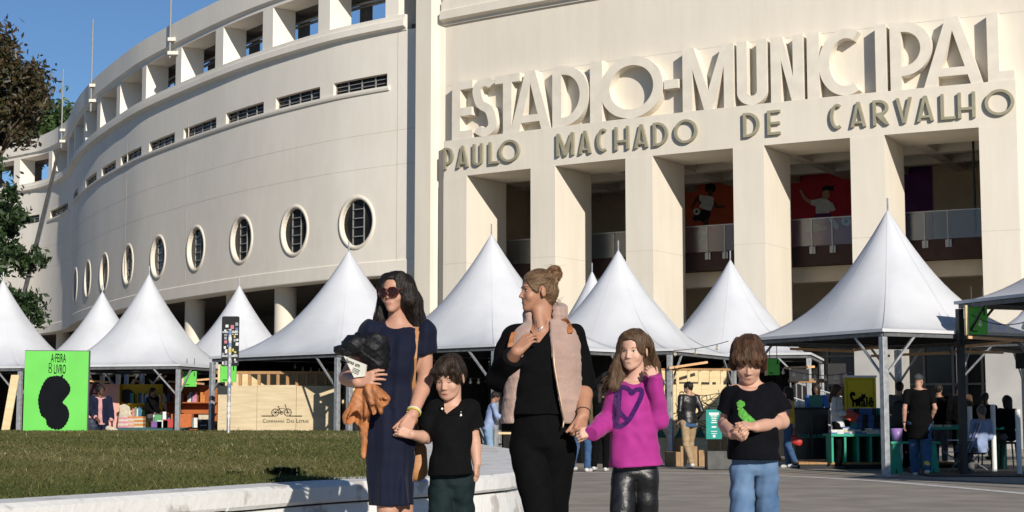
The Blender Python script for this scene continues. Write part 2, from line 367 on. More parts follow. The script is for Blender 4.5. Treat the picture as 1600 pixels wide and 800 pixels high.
# ---- portico: lintel + pillars.  openings measured on the front face
ZO = 10.95
OP = [(hitc(a, y, 0)[0], hitc(c, y2, 0)[0]) for a, y, c, y2 in [(729, 275, 829, 263), (867, 258, 977, 246), (1019, 242, 1145, 229), (1193, 224, 1328, 212), (1381, 208, 1529, 196)]]
SL = hitc(693, 250)[0]; SR = hitc(1587, 150)[0]
PD = -2.75                                        # pillar depth
ZL = 12.5
b = MB(); cbox(b, cmap, SL, SR, ZO, ZL, -.02, PD, 40); lint = b.build('lintel', M_wall, stad)
ed = [SL]+[k for o_ in OP for k in o_]+[SR]
for i in range(0, 12, 2):
    b = MB(); cbox(b, cmap, ed[i], ed[i+1], -.05, ZO-.002, 0, PD+.02, 3); b.build('pillar', M_wall, stad)
M_plinth = mat('grey_plinth', (.40, .39, .37), .85, .08, 1.2)
for i in range(0, 12, 2):
    b = MB(); cbox(b, cmap, ed[i]-.012, ed[i+1]+.012, -.04, 3.6, .012, PD-.01, 3); b.build('plinth', M_plinth, stad)
# ---- main wall above, set back behind the letters
DM = -.52
SB0 = hitc(649, 200, DM+.5)[0]; SB1 = hitc(673, 200, DM+.5)[0]
ZK = 17.55
b = MB(); cbox(b, cmap, SB1-.2, SR+12, ZL-.3, ZK, DM, DM-.8, 60); b.build('upper_wall', M_wall, stad)
b = MB(); cbox(b, cmap, SB1-.2, SL+.05, -.05, ZL-.3, DM, DM-.8, 3); b.build('side_wall', M_wall, stad)
b = MB(); cbox(b, cmap, SR-.05, SR+12, -.05, ZL-.3, DM, DM-.8, 12); b.build('side_wall', M_wall, stad)
# tall corner pier between wing and front, with a soft cove into the wall
b = MB(); pr = [(SB0, DM+.5), (SB1, DM+.5), (SB1+.02, DM+.25), (SB1+.12, DM+.1), (SB1+.3, DM+.003), (SB1+.3, DM-1.2), (SB0, DM-1.2)]
v = [cmap(s, z, d) for z in (-.05, 30) for s, d in pr]; k = len(pr)
b.add(v, [tuple(range(k))[::-1], tuple(range(k, 2*k))]+[(i, (i+1) % k, k+(i+1) % k, k+i) for i in range(k)]); b.build('corner_pier', M_wall, stad)
# cornice and roof gallery over the front
b = MB(); profile(b, cmap, SB1+.25, SR+12, [(DM-.6, ZK+.002), (DM+.10, ZK+.002), (DM+.10, ZK+.12), (DM+.34, ZK+.2), (DM+.34, ZK+.55), (DM+.22, ZK+.62), (DM+.22, ZK+1.0), (DM-.6, ZK+1.0)], 50); b.build('cornice', M_trim, stad)
zg = ZK+1.0
x0 = SB1+.3
b = MB(); cbox(b, cmap, x0, x0+.42, zg+.003, 30, DM+.2, DM-.8, 2); b.build('gallery_pillar', M_trim, stad)
s_ = hitc(724, 25, DM)[0]
while s_ < SR+10:
    b = MB(); cbox(b, cmap, s_, s_+.95, zg+.003, 22.0, DM+.2, DM-.9, 2); b.build('gallery_pillar', M_trim, stad); s_ += 3.1
b = MB(); cbox(b, cmap, x0, SR+12, 22.0, 23.2, DM+.2, DM-5, 40); b.build('roof_slab', M_trim, stad)
for s_ in np.arange(SL+2, SR+10, 3.1):
    b = MB(); cbox(b, cmap, s_, s_+.5, zg, 22, DM-4.2, DM-4.8, 1); b.build('rear_pillar', M_dark, stad)
# thin plaster joints on the front
M_joint = mat('plaster_joint', (.50, .45, .38), .9, .1, 4)
b = MB(); cbox(b, cmap, SB1+.32, SR+12, 14.95, 14.965, DM-.1, DM+.004, 60); b.build('plaster_joint', M_joint, stad)
for i in range(0, 12, 2):
    for z_ in (7.35,):
        b = MB(); cbox(b, cmap, ed[i]-.003, ed[i+1]+.003, z_, z_+.012, .004, PD+.3, 2); b.build('plaster_joint', M_joint, stad)
# ---- hall behind the pillars
M_ceil = mat('ceiling_cream', (.72, .67, .58), .9, .05, 1)
M_hall = mat('hall_wall', (.55, .46, .34), .9, .1, .8)
DB = -10.5
b = MB(); cbox(b, cmap, SL-.3, SR+1, ZO+1.25, ZO+1.5, PD+.05, DB-.5, 30)
b.build('ceiling', M_ceil, stad)
for i, d_ in enumerate(np.arange(PD-.05, DB, -2.6)):
    b = MB(); cbox(b, cmap, SL-.3, SR+1, ZO+.12+.002*i, ZO+1.249, d_, d_-.45, 30); b.build('ceiling_beam', M_ceil, stad)
for s_ in np.arange(SL+.3, SR+.8, 2.26):
    b = MB(); cbox(b, cmap, s_, s_+.4, ZO+.135, ZO+1.247, PD-.06, DB, 1); b.build('ceiling_beam', M_ceil, stad)
b = MB(); cbox(b, cmap, SL-4, SR+4, -.05, ZO+1.6, DB, DB-.4, 30); b.build('hall_wall', M_hall, stad)
for s_ in (SL-.3, SR+.9):
    b = MB(); cbox(b, cmap, s_-.3, s_, -.05, ZO+1.6, PD, DB, 1); b.build('hall_side_wall', M_hall, stad)
# mezzanine with dark red edge, beam below and glass rail with steel posts
M_red = mat('mezzanine_edge', (.028, .010, .008), .7, .2, 3); M_beam = mat('mezzanine_beam', (.52, .45, .34), .85, .08, 1)
ZM = 7.55; DZ = PD-.55
b = MB(); cbox(b, cmap, SL-.3, SR+.6, ZM-.75, ZM, DZ, DB+.02, 30); b.build('mezzanine_floor', M_red, stad)
b = MB(); cbox(b, cmap, SL-.3, SR+.6, ZM-1.35, ZM-.76, DZ-.5, DZ-1.1, 30); b.build('mezzanine_beam', M_beam, stad)
M_rail = mat('brushed_steel', (.30, .30, .30), .45, .1, 5, metal=.5)
def glass_mat(name, tint, mixv):
    m = bpy.data.materials.new(name); m.use_nodes = True; N = m.node_tree.nodes; L = m.node_tree.links
    for n_ in list(N):
        if n_.type != 'OUTPUT_MATERIAL': N.remove(n_)
    tr = N.new('ShaderNodeBsdfTransparent'); tr.inputs[0].default_value = (*tint, 1); gl = N.new('ShaderNodeBsdfGlossy'); gl.inputs['Roughness'].default_value = .25
    df = N.new('ShaderNodeBsdfDiffuse'); df.inputs[0].default_value = (.55, .58, .6, 1)
    mx = N.new('ShaderNodeMixShader'); mx.inputs[0].default_value = .3; L.new(gl.outputs[0], mx.inputs[1]); L.new(df.outputs[0], mx.inputs[2])
    m2 = N.new('ShaderNodeMixShader'); m2.inputs[0].default_value = mixv; L.new(tr.outputs[0], m2.inputs[1]); L.new(mx.outputs[0], m2.inputs[2])
    L.new(m2.outputs[0], N['Material Output'].inputs[0]); return m
M_rglass = glass_mat('rail_glass', (.85, .88, .9), .09)
for i in range(5):
    a, c = OP[i]; a -= .3; c += 1.6
    k = 3
    for j in range(k):
        s0 = a+(c-a)*j/k; s1 = a+(c-a)*(j+1)/k
        b = MB(); cbox(b, cmap, s0+.03, s1-.03, ZM-.02, ZM+.98, DZ+.05, DZ+.07, 1); gp = b.build('rail_pane', M_rglass, stad)
        b = MB(); cbox(b, cmap, s1-.02, s1+.02, ZM-.3, ZM+1.0, DZ+.04, DZ+.09, 1); cbox(b, cmap, s1-.1, s1+.1, ZM-.32, ZM-.05, DZ+.012, DZ+.05, 1); b.build('rail_post', M_rail, stad)
    b = MB(); cbox(b, cmap, a, c, ZM+.985, ZM+1.03, DZ+.03, DZ+.09, 4); b.build('hand_rail', M_rail, stad)
# hanging light rods
M_blk = mat('black_metal', (.015, .015, .016), .45, .1, 5)
for i in range(5):
    a, c = OP[i]; s = a+(c-a)*.72
    b = MB(); b.tube([cmap(s, ZO+.2, PD-1.2), cmap(s, ZM+.2, PD-1.2)], .045, 6); b.build('hanging_rod', M_blk, stad)
# ground floor: recessed dark shop fronts behind the pillars
M_doorg = mat('lobby_glass', (.03, .032, .035), .15, .2, 1)
for i in range(5):
    a, c = OP[i]
    b = MB(); cbox(b, cmap, a+.5, c+2.2, .05, 5.2, DB+.5, DB+.4, 2); dd = b.build('lobby_door', M_doorg, stad)
    b = MB()
    for t in (0, .25, .5, .75, 1): s = a+.5+(c+1.7-a)*t; cbox(b, cmap, s-.05, s+.05, .05, 5.2, DB+.6, DB+.5, 1)
    for z_ in (2.4, 3.6, 5.2): cbox(b, cmap, a+.46, c+2.24, z_-.04, z_+.04, DB+.66, DB+.604, 2)
    b.build('door_frame', M_steel, dd)
# ---- murals of women footballers on the hall's back wall
def mural(i, px0, px1, y0, y1, colr, name):
    s0 = hitc(px0, y0, DB+.3)[0]; s1 = hitc(px1, y0, DB+.3)[0]
    m = mat(name, colr, .8, .12, 1.5)
    b = MB(); cbox(b, cmap, s0, s1, ZM+.02, hitc(px0, y0, DB+.3)[1], DB+.06, DB+.01, 3); return b.build('mural', m, stad), s0, s1
def blob(parent, name, m, pts, dd, n=14):
    'flat painted shape from measured pixels (closed outline)'
    loops = [[hitc(x, y, DB+.3) for x, y in pts]]
    co, f = outline_mesh(loops, .012)
    b = MB(); b.add([cmap(c[0], c[1], DB+dd+c[2]) for c in co], f); return b.build(name, m, parent)
C_sk1 = mat('paint_brown', (.10, .05, .035), .8, .1, 3); C_sk2 = mat('paint_tan', (.55, .36, .24), .8, .1, 3); C_wh = mat('paint_white', (.78, .78, .78), .8, .1, 3)
C_bl = mat('paint_black', (.012, .012, .014), .8, .1, 3); C_bu = mat('paint_blue_grey', (.2, .28, .36), .8, .1, 3); C_pu = mat('paint_purple', (.12, .035, .14), .8, .1, 3)
mu, _, _ = mural(0, 1066, 1152, 283, 0, (.55, .10, .04), 'mural_orange')
blob(mu, 'painted_hair', C_bl, [(1098, 292), (1100, 287), (1106, 285), (1112, 287), (1115, 292), (1113, 299), (1106, 301), (1099, 298)], .075)
blob(mu, 'painted_skin', C_sk1, [(1102, 296), (1109, 296), (1110, 302), (1107, 307), (1111, 309), (1117, 320), (1128, 320), (1129, 323), (1116, 325), (1110, 318), (1094, 320), (1086, 313), (1080, 322), (1077, 327), (1076, 323), (1082, 311), (1089, 303), (1098, 306), (1103, 305)], .085)
blob(mu, 'painted_shirt', C_wh, [(1090, 303), (1097, 305), (1103, 305), (1108, 306), (1112, 309), (1112, 318), (1107, 329), (1096, 326), (1089, 323), (1093, 316), (1089, 312)], .095)
blob(mu, 'painted_shorts', C_bl, [(1096, 326), (1107, 329), (1104, 340), (1098, 348), (1090, 343), (1082, 345), (1078, 341), (1086, 332)], .105)
blob(mu, 'painted_leg', C_sk1, [(1097, 344), (1104, 340), (1102, 352), (1099, 365), (1095, 365), (1094, 355)], .115)
blob(mu, 'painted_sock', C_wh, [(1094, 363), (1100, 363), (1097, 373), (1092, 378), (1088, 378), (1091, 372)], .125)
blob(mu, 'painted_ball', C_wh, [(1086+5.5*math.cos(k*.5236), 330+5.5*math.sin(k*.5236)) for k in range(12)], .135)
blob(mu, 'painted_patch', C_bl, [(1086+2.2*math.cos(k*1.2566), 330+2.2*math.sin(k*1.2566)) for k in range(5)], .15)
mu, _, _ = mural(1, 1226, 1336, 262, 0, (.48, .028, .05), 'mural_red')
blob(mu, 'painted_skin', C_sk2, [(1246, 297), (1249, 295), (1253, 303), (1260, 310), (1268, 312), (1281, 312), (1282, 303), (1283, 296), (1292, 296), (1294, 304), (1289, 311), (1297, 318), (1302, 327), (1296, 330), (1280, 322), (1262, 318), (1252, 310)], .075)
blob(mu, 'painted_hair', C_bl, [(1281, 299), (1282, 292), (1288, 288), (1296, 290), (1302, 289), (1299, 293), (1301, 297), (1294, 297), (1288, 296)], .085)
blob(mu, 'painted_shirt', C_wh, [(1265, 312), (1280, 309), (1290, 311), (1299, 317), (1303, 327), (1296, 330), (1293, 327), (1294, 332), (1272, 333), (1272, 322), (1264, 319)], .095)
blob(mu, 'painted_shorts', C_pu, [(1272, 333), (1294, 332), (1300, 342), (1292, 348), (1284, 341), (1272, 350), (1262, 346)], .105)
blob(mu, 'painted_leg', C_sk2, [(1263, 344), (1273, 349), (1290, 355), (1288, 360), (1270, 360), (1258, 362), (1258, 352)], .115)
blob(mu, 'painted_sock', C_wh, [(1292, 340), (1299, 340), (1309, 352), (1306, 359), (1300, 354)], .125)
blob(mu, 'painted_ball', C_wh, [(1320+8*math.cos(k*.5236), 345+8*math.sin(k*.5236)) for k in range(12)], .135)
blob(mu, 'painted_patch', C_bu, [(1320+3*math.cos(k*1.2566), 345+3*math.sin(k*1.2566)) for k in range(5)], .15)
mural(2, 1403, 1453, 253, 0, (.11, .03, .15), 'mural_purple')
# ---- west wing ------------------------------------------------------------
def wing_face(b, s0, s1, z0, z1, d=0., st=.6):
    n = max(1, int(round((s1-s0)/st))); m_ = max(1, int(round((z1-z0)/2.)))
    v = [wmap(s0+(s1-s0)*i/n, z0+(z1-z0)*j/m_, d) for j in range(m_+1) for i in range(n+1)]
    b.add(v, [(j*(n+1)+i, j*(n+1)+i+1, (j+1)*(n+1)+i+1, (j+1)*(n+1)+i) for j in range(m_) for i in range(n)])
SE = float(WS[-1])-1
ZB = 7.2; Zo = 9.57; Zw0 = 15.42; Zw1 = 15.98
oc = [hit(x, y)[0] for x, y in [(557, 347), (460, 363), (377, 378), (306, 391), (247, 404), (200, 418), (163, 427), (137, 442)]]; oc.append(oc[-1]+5.3)
wins = [(hit(a, y)[0], hit(c, y2)[0]) for a, y, c, y2 in [(605, 127, 521, 143), (500, 148, 431, 164), (412, 172, 353, 186), (338, 191, 287, 206), (273, 214, 233, 227), (221, 234, 189, 246), (181, 253, 159, 265), (151, 270, 134, 282)]]
wins += [(46.2, 49.2)]
sw = hit(105, 318)[0], hit(79, 322)[0]
wins += [(sw[0]-.3, sw[1])]
wins += [(sw[1]+2.2, sw[1]+6.2), (sw[1]+8.4, sw[1]+12.4)]
S0 = hit(646, 200)[0]-1.2
bw = MB()
HR = 1.5; Ro = 1.02
cur = S0
for s in oc:
    wing_face(bw, cur, s-HR, ZB, Zo+HR); cur = s+HR
    wing_face(bw, s-HR, s+HR, ZB, Zo-HR)
    n = 32; v = []
    for k in range(n):
        a = k*2*math.pi/n; c_, s2 = math.cos(a), math.sin(a); q_ = HR/max(abs(c_), abs(s2))
        v += [wmap(s+Ro*.94*c_, Zo+Ro*s2, 0), wmap(s+q_*c_, Zo+q_*s2, 0)]
    bw.add(v, [(2*k, 2*k+1, (2*k+3) % (2*n), (2*k+2) % (2*n)) for k in range(n)])
wing_face(bw, cur, SE, ZB, Zo+HR)
wing_face(bw, S0, SE, Zo+HR, Zw0)
cur = S0
for a, c in wins: wing_face(bw, cur, a, Zw0, Zw1); cur = c
wing_face(bw, cur, SE, Zw0, Zw1)
wing_face(bw, S0, SE, Zw1, ZC-.05)
wing_wall = bw.build('wing_wall', M_wing, stad, smooth=True)
# reveals
b = MB()
for s in oc:
    n = 32; v = []
    for k in range(n):
        a = k*2*math.pi/n
        for d in (0, -.20): v.append(wmap(s+Ro*.94*math.cos(a), Zo+Ro*math.sin(a), d))
    b.add(v, [(2*k, 2*k+1, (2*k+3) % (2*n), (2*k+2) % (2*n)) for k in range(n)])
for a, c in wins:
    p = [(a, Zw0), (c, Zw0), (c, Zw1), (a, Zw1)]
    for i in range(4):
        q, r_ = p[i], p[(i+1) % 4]; b.add([wmap(*q, 0), wmap(*r_, 0), wmap(*r_, -.26), wmap(*q, -.26)], [(0, 1, 2, 3)])
b.add([wmap(S0+(SE-S0)*i/120, ZB, d) for i in range(121) for d in (0, -1.)], [(2*i, 2*i+1, 2*i+3, 2*i+2) for i in range(120)])
b.build('window_reveal', M_trim, stad)
for s in oc:   # round windows: moulded ring, glass, bars
    n = 36; prof = [(1.03, -.02), (1.035, .035), (1.10, .055), (1.19, .045), (1.21, -.02)]
    b = MB(); v = [wmap(s+r*.94*math.cos(k*2*math.pi/n), Zo+r*math.sin(k*2*math.pi/n), d) for k in range(n) for r, d in prof]; m_ = len(prof)
    b.add(v, [(k*m_+j, k*m_+j+1, ((k+1) % n)*m_+j+1, ((k+1) % n)*m_+j) for k in range(n) for j in range(m_-1)]); rw = b.build('round_window', M_trim, stad, smooth=True)
    b = MB(); b.add([wmap(s+1.02*.94*math.cos(k*2*math.pi/n), Zo+1.02*math.sin(k*2*math.pi/n), -.17) for k in range(n)], [tuple(range(n))]); b.build('pane', M_glass, rw)
    for u in (-.34, .34):
        h = math.sqrt(1-u*u)*1.0; b = MB(); cbox(b, wmap, s+u-.025, s+u+.025, Zo-h, Zo+h, -.11, -.155, 1); b.build('glazing_bar', M_steel, rw)
    for z in (-.6, -.2, .2, .6):
        h = .34; b = MB(); cbox(b, wmap, s-h, s+h, Zo+z-.02, Zo+z+.02, -.085, -.108, 1); b.build('glazing_bar', M_steel, rw)
for a, c in wins:
    b = MB(); cbox(b, wmap, a-.01, c+.01, Zw0-.01, Zw1+.01, -.24, -.28, 2); sw_ = b.build('strip_window', M_glass, stad)
    b = MB(); k = 4
    for j in range(k+1): s = a+(c-a)*j/k; cbox(b, wmap, s-.025, s+.025, Zw0, Zw1, -.16, -.22, 1)
    for t in (.33, .66): z = Zw0+(Zw1-Zw0)*t; cbox(b, wmap, a, c, z-.015, z+.015, -.17, -.21, 2)
    b.build('window_frame', M_steel, sw_)
# sill course under the strip windows, string course, gallery
b = MB(); profile(b, wmap, wins[0][0]-.15, oc[-1]+3.2, [(-.1, Zw0-.22), (.07, Zw0-.2), (.1, Zw0-.12), (.1, Zw0-.02), (-.1, Zw0-.015)], 90); b.build('sill_course', M_wing, stad)
b = MB(); profile(b, wmap, sw[0]-1.2, sw[1]+.4, [(-.1, Zw0-.22), (.07, Zw0-.2), (.1, Zw0-.12), (.1, Zw0-.02), (-.1, Zw0-.015)], 10); b.build('sill_course', M_wing, stad)
gp_px = [(606, 30, 625), (501, 50, 518), (414, 70, 429), (340, 90, 351.5), (278, 110, 286), (225, 140, 231), (185, 170, 190), (154, 200, 159), (133, 220, 136)]
gs = [(hit(a, y)[0], hit(c, y)[0]) for a, y, c in gp_px]
SG0 = hit(636, 60)[0]
def course(s0, s1, seg):
    b = MB(); profile(b, wmap, s0, s1, [(-.9, ZC-.05), (.05, ZC-.05), (.06, ZC+.02), (.26, ZC+.1), (.26, ZC+.38), (.16, ZC+.44), (.16, ZC+.62), (-.9, ZC+.62)], seg); b.build('string_course', M_wing, stad)
course(SG0, 57.5, 110); course(57.5, 68.0, 14); course(68.0, SE, 30)
ZG = ZC+.62; ZT = 20.35; ZR = 21.75
for i in range(9, 18): gs.append((gs[-1][0]+5.4, gs[-1][1]+5.4))
for c1, c0 in [(max(g_), min(g_)) for g_ in gs if max(g_) < SE]:
    b = MB(); cbox(b, wmap, c0, c1+.05, ZG+.003, ZT, .1, -1.15, 2); b.build('gallery_pillar', M_wing, stad)
def roofb(s0, s1, seg):
    b = MB(); profile(b, wmap, s0, s1, [(.1, ZT+.003), (.1, ZT+.18), (.24, ZT+.3), (.24, ZR), (-.2, ZR+.02), (-.5, ZT+.9), (-2.5, ZT+.75), (-2.5, ZT+.003)], seg); b.build('roof_beam', M_wing, stad)
roofb(S0, SE, 130)
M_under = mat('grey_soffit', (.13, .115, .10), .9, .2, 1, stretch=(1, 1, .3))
b = MB(); profile(b, wmap, S0, SE, [(-1.16, ZT-.02), (-1.16, ZT+.002), (-2.45, ZT+.002), (-2.45, ZT-.02)], 100); b.build('gallery_soffit', M_under, stad)
for i, s in enumerate(np.arange(S0+1, SE, 2.6)):
    b = MB(); cbox(b, wmap, s, s+.25, ZT-.28, ZT, -1.2, -2.4, 1); b.build('gallery_rib', M_under, stad)
    if i % 2 == 0:
        b = MB(); cbox(b, wmap, s, s+.55, ZG-.4, ZT-.29, -2.05, -2.4, 1); b.build('rear_pillar', M_under, stad)
b = MB()
for d in (-1.6, -2.0): b.tube([wmap(S0+(46-S0)*i/60, ZT-.42, d) for i in range(61)], .07, 6)
b.build('gallery_pipe', M_steel, stad)
# seams in the wing render
b = MB()
for z in (11.9, 13.4): cbox(b, wmap, S0, SE, z, z+.014, -.05, .004, 130)
b.build('plaster_joint', M_joint, stad)
for s in (3.6, 9.4+12, 31.):
    b = MB(); cbox(b, wmap, s, s+.03, ZB, ZC-.06, -.05, .006, 1); b.build('plaster_joint', M_joint, stad)
# colonnade below the wing
se = hit(597, 440)[0]
b = MB(); profile(b, wmap, S0, se, [(.0, -.05), (.0, ZB-.061), (-3, ZB-.061), (-3, -.05)], 8); b.build('end_wall', M_wing, stad)
b = MB(); profile(b, wmap, S0, SE, [(-.9, ZB-.06), (.03, ZB-.06), (.05, ZB-.02), (.05, ZB+.55), (-.02, ZB+.62), (-.9, ZB+.62)], 130); b.build('lower_band', M_wing, stad)
for s in [(oc[i]+oc[i+1])/2 for i in range(8)]+[53, 58.5, 64]:
    x, y, _ = wmap(s, 0, -1.1); b = MB(); b.lathe([(.52, -.05), (.52, ZB-.062)], 20, (x, y, 0)); b.build('column', M_trim, stad, smooth=True)
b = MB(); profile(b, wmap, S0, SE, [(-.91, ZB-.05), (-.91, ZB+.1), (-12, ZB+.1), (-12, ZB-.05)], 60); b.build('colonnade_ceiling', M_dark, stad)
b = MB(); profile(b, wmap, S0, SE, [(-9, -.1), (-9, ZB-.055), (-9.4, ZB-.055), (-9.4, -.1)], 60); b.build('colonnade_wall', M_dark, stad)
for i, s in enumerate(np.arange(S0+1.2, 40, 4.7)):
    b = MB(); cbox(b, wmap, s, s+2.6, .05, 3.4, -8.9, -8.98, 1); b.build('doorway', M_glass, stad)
# core of the stand behind the wing so nothing shows through the openings
b = MB(); profile(b, wmap, S0-.3, SE, [(-2.6, ZB+.05), (-2.6, ZC-.3), (-3., ZC-.3), (-3., ZB+.05)], 60); b.build('inner_wall', M_dark, stad)
b = MB(); profile(b, wmap, S0-.3, SE, [(-.3, ZC+.25), (-2.6, ZC+.25), (-2.6, ZC-.02), (-.3, ZC-.02)], 60); b.build('gallery_floor', M_dark, stad)
# ---- lightning rods on the parapet, leaning pole, small lamp
def rod(name, label, px, y0, y1, dd, parent_z=None):
    s, _ = hit(px, y0); p0 = hit(px, y0); p1 = hit(px, y1)
    b = MB(); A = Vector(wmap(p0[0], p0[1], .42)); B_ = Vector(wmap(p0[0], p1[1], .42))
    r = thing(name, label, 'lightning rod', A, 0, 'lightning rods along the stadium parapet')
    b.tube([(0, 0, 0), (B_-A)], [.06, .04], 8); b.build('mast', M_steel, r)
    for t in dd:
        bb_ = MB(); z = hit(px, t)[1]; P_ = Vector(wmap(p0[0], z, .2))-A; bb_.box(P_, (.55, .55, .18)); bb_.build('bracket', M_trim, r)
rod('lightning_rod', 'tallest lightning rod on the curved parapet, fourth gallery bay from the corner', 277, 92, -40, (64, 85))
rod('lightning_rod', 'lightning rod on the curved parapet in the middle of the three', 152.5, 175, 36, (136, 159))
rod('lightning_rod', 'lightning rod farthest left, where the parapet bends', 105, 232, 112, (205, 222))
b = MB(); A = Vector(wmap(hit(48, 455)[0], hit(48, 455)[1], .5)); T = Vector(wmap(hit(104, 232)[0], hit(104, 232)[1], .5))
b.tube([(0, 0, 0), T-A], [.16, .11], 8); po = b.build('down_pipe', mat('dark_pipe', (.10, .10, .10), .6, .2, 3)); po.location = A; tag(po, 'long dark leaning pipe running down the sunlit far left wall', 'pipe')
# ------------------------------------------------------------------ lettering
def ell(cx, cy, rx, ry, a0, a1, n=20):
    return [(cx+rx*math.cos(math.radians(a0+(a1-a0)*k/n)), cy+ry*math.sin(math.radians(a0+(a1-a0)*k/n))) for k in range(n+1)]
def stroke(pts, t):
    P = np.array(pts, float); T = np.gradient(P, axis=0); T /= np.linalg.norm(T, axis=1)[:, None]; Nn = np.stack([-T[:, 1], T[:, 0]], 1)*t/2
    return [tuple(p) for p in P+Nn]+[tuple(p) for p in (P-Nn)[::-1]]
def glyph(ch, w, t, h=1.):
    if ch == 'I': return [[(0, 0), (w, 0), (w, 1), (0, 1)]]
    if ch == '-': return [[(0, .40), (w, .40), (w, .40+t), (0, .40+t)]]
    if ch == 'E': m = .47; return [[(0, 0), (w, 0), (w, t), (t, t), (t, m-t/2), (w*.96, m-t/2), (w*.96, m+t/2), (t, m+t/2), (t, 1-t), (w, 1-t), (w, 1), (0, 1)]]
    if ch == 'L': return [[(0, 0), (w, 0), (w, t), (t, t), (t, 1), (0, 1)]]
    if ch == 'T': c = w/2; return [[(c-t/2, 0), (c+t/2, 0), (c+t/2, 1-t), (w, 1-t), (w, 1), (0, 1), (0, 1-t), (c-t/2, 1-t)]]
    if ch == 'H': m = .36; return [[(0, 0), (t, 0), (t, m-t/2), (w-t, m-t/2), (w-t, 0), (w, 0), (w, 1), (w-t, 1), (w-t, m+t/2), (t, m+t/2), (t, 1), (0, 1)]]
    if ch in 'AV':
        c = w/2; ya = .80; f = lambda y: t*1.05+(c-t*1.05)*y/ya
        if ch == 'V': return [[(c-t*.55, 0), (c+t*.55, 0), (w, 1), (w-t*1.05, 1), (c, 1-ya), (t*1.05, 1), (0, 1)]]
        y1, y2 = .14, .14+t*.85
        return [[(0, 0), (t*1.05, 0), (f(y1), y1), (w-f(y1), y1), (w-t*1.05, 0), (w, 0), (c+t*.55, 1), (c-t*.55, 1)], [(f(y2), y2), (c, ya), (w-f(y2), y2)]]
    if ch == 'M': c = w/2; return [[(0, 0), (0, 1), (t*1.15, 1), (c, .30), (w-t*1.15, 1), (w, 1), (w, 0), (w-t, 0), (w-t, .66), (c+t*.42, 0), (c-t*.42, 0), (t, .66), (t, 0)]]
    if ch == 'N': return [[(0, 0), (0, 1), (t*1.15, 1), (w-t, .36), (w-t, 1), (w, 1), (w, 0), (w-t*1.15, 0), (t, .64), (t, 0)]]
    if ch == 'U': r = w/2; ry = r; return [[(0, 1), (0, ry)]+ell(r, ry, r, ry, 180, 360, 16)+[(w, 1), (w-t, 1), (w-t, ry)]+ell(r, ry, r-t, ry-t, 360, 180, 16)+[(t, 1)]]
    if ch == 'O': return [ell(w/2, .5, w/2, .5, 0, 352, 44), ell(w/2, .5, w/2-t, .5-t, 0, 352, 44)]
    if ch == 'C': return [ell(w*.52, .5, w*.52, .5, 62, 298, 30)+ell(w*.52, .5, w*.52-t, .5-t, 298, 62, 30)]
    if ch == 'D': k = w*.28; return [[(0, 0)]+[(k, 0)]+ell(k, .5, w-k, .5, -84, 84, 24)+[(k, 1), (0, 1)], [(t, t)]+ell(k, .5, w-k-t, .5-t, -84, 84, 24)+[(t, 1-t)]]
    if ch == 'P': k = w*.30; c = .60; r = .40; return [[(0, 0), (t, 0), (t, c-r)]+ell(k, c, w-k, r, -80, 80, 20)+[(k, 1), (0, 1)], [(t, c-r+t)]+ell(k, c, w-k-t, r-t, -78, 78, 20)+[(t, 1-t)]]
    if ch == 'R': k = w*.34; c = .69; r = .31; return [[(0, 0), (t, 0), (t, c-r), (w-t*1.15, 0), (w, 0), (w*.62, c-r+.03)]+ell(k, c, w-k-.02, r, -55, 86, 16)+[(0, 1)], [(t, c-r+t*.9)]+ell(k, c, w-k-t-.02, r-t, -70, 86, 14)+[(t, 1-t)]]
    if ch == 'S': 
        r = w/2-t/2; pts = ell(w/2, 1-t/2-r, r, r, 28, 180, 12)+[(w/2-r+.02*w, 1-t/2-r-.06), (w/2-r*.55, .56), (w/2+r*.55, .44), (w/2+r-.02*w, t/2+r+.06)]+ell(w/2, t/2+r, r, r, 0, -152, 12)
        return [stroke(catmull(np.array(pts), 3), t)]
def letters(txt, spans, z0f, h, t, d0, d1, m, dpx):
    for ch, (a, c) in zip(txt, spans):
        yb = dpx(a); s0, _ = hitc(a, yb, d1); s1, _ = hitc(c, dpx(c), d1)
        w_ = (s1-s0)/h
        loops = glyph(ch, w_, t)
        co, f = outline_mesh(loops, .5)
        b = MB(); b.add([cmap(s0+p[0]*h, z0f+p[1]*h, d0+(d1-d0)*(p[2]+.5)) for p in co], f); b.build('letter', m, stad)
M_let = mat('letter_plaster', (.71, .65, .55), .85, .05, 2, .05, 20)
base1 = lambda x: 218.6-(x-705)*.1076
letters('ESTADIO-MUNICIPAL', [(706, 738), (738, 776), (773, 812), (797, 860), (863, 920), (922, 941), (938, 1036), (1038, 1060), (1067, 1147), (1152, 1199), (1205, 1256), (1262, 1281), (1280, 1362), (1369, 1386), (1392, 1457), (1444, 1536), (1544, 1585)],
        ZL+.004, 2.42, .142, DM-.02, -.06, M_let, base1)
M_let2 = mat('olive_letter', (.31, .285, .20), .6, .1, 3)
base2 = lambda x: 266-(x-692)*.1006
letters('PAULOMACHADODECARVALHO', [(692.5, 707), (713, 731), (738, 753), (763, 779), (779, 811), (869, 896), (904, 923), (932, 951), (960, 982), (991, 1012), (1020, 1043), (1053, 1089), (1161, 1186), (1199, 1219), (1297, 1319), (1329, 1353), (1364, 1389), (1400, 1425), (1433, 1459), (1470, 1493), (1497, 1524), (1539, 1585)],
        hitc(700, 264, .1)[1], .90, .104, .002, .11, M_let2, base2)
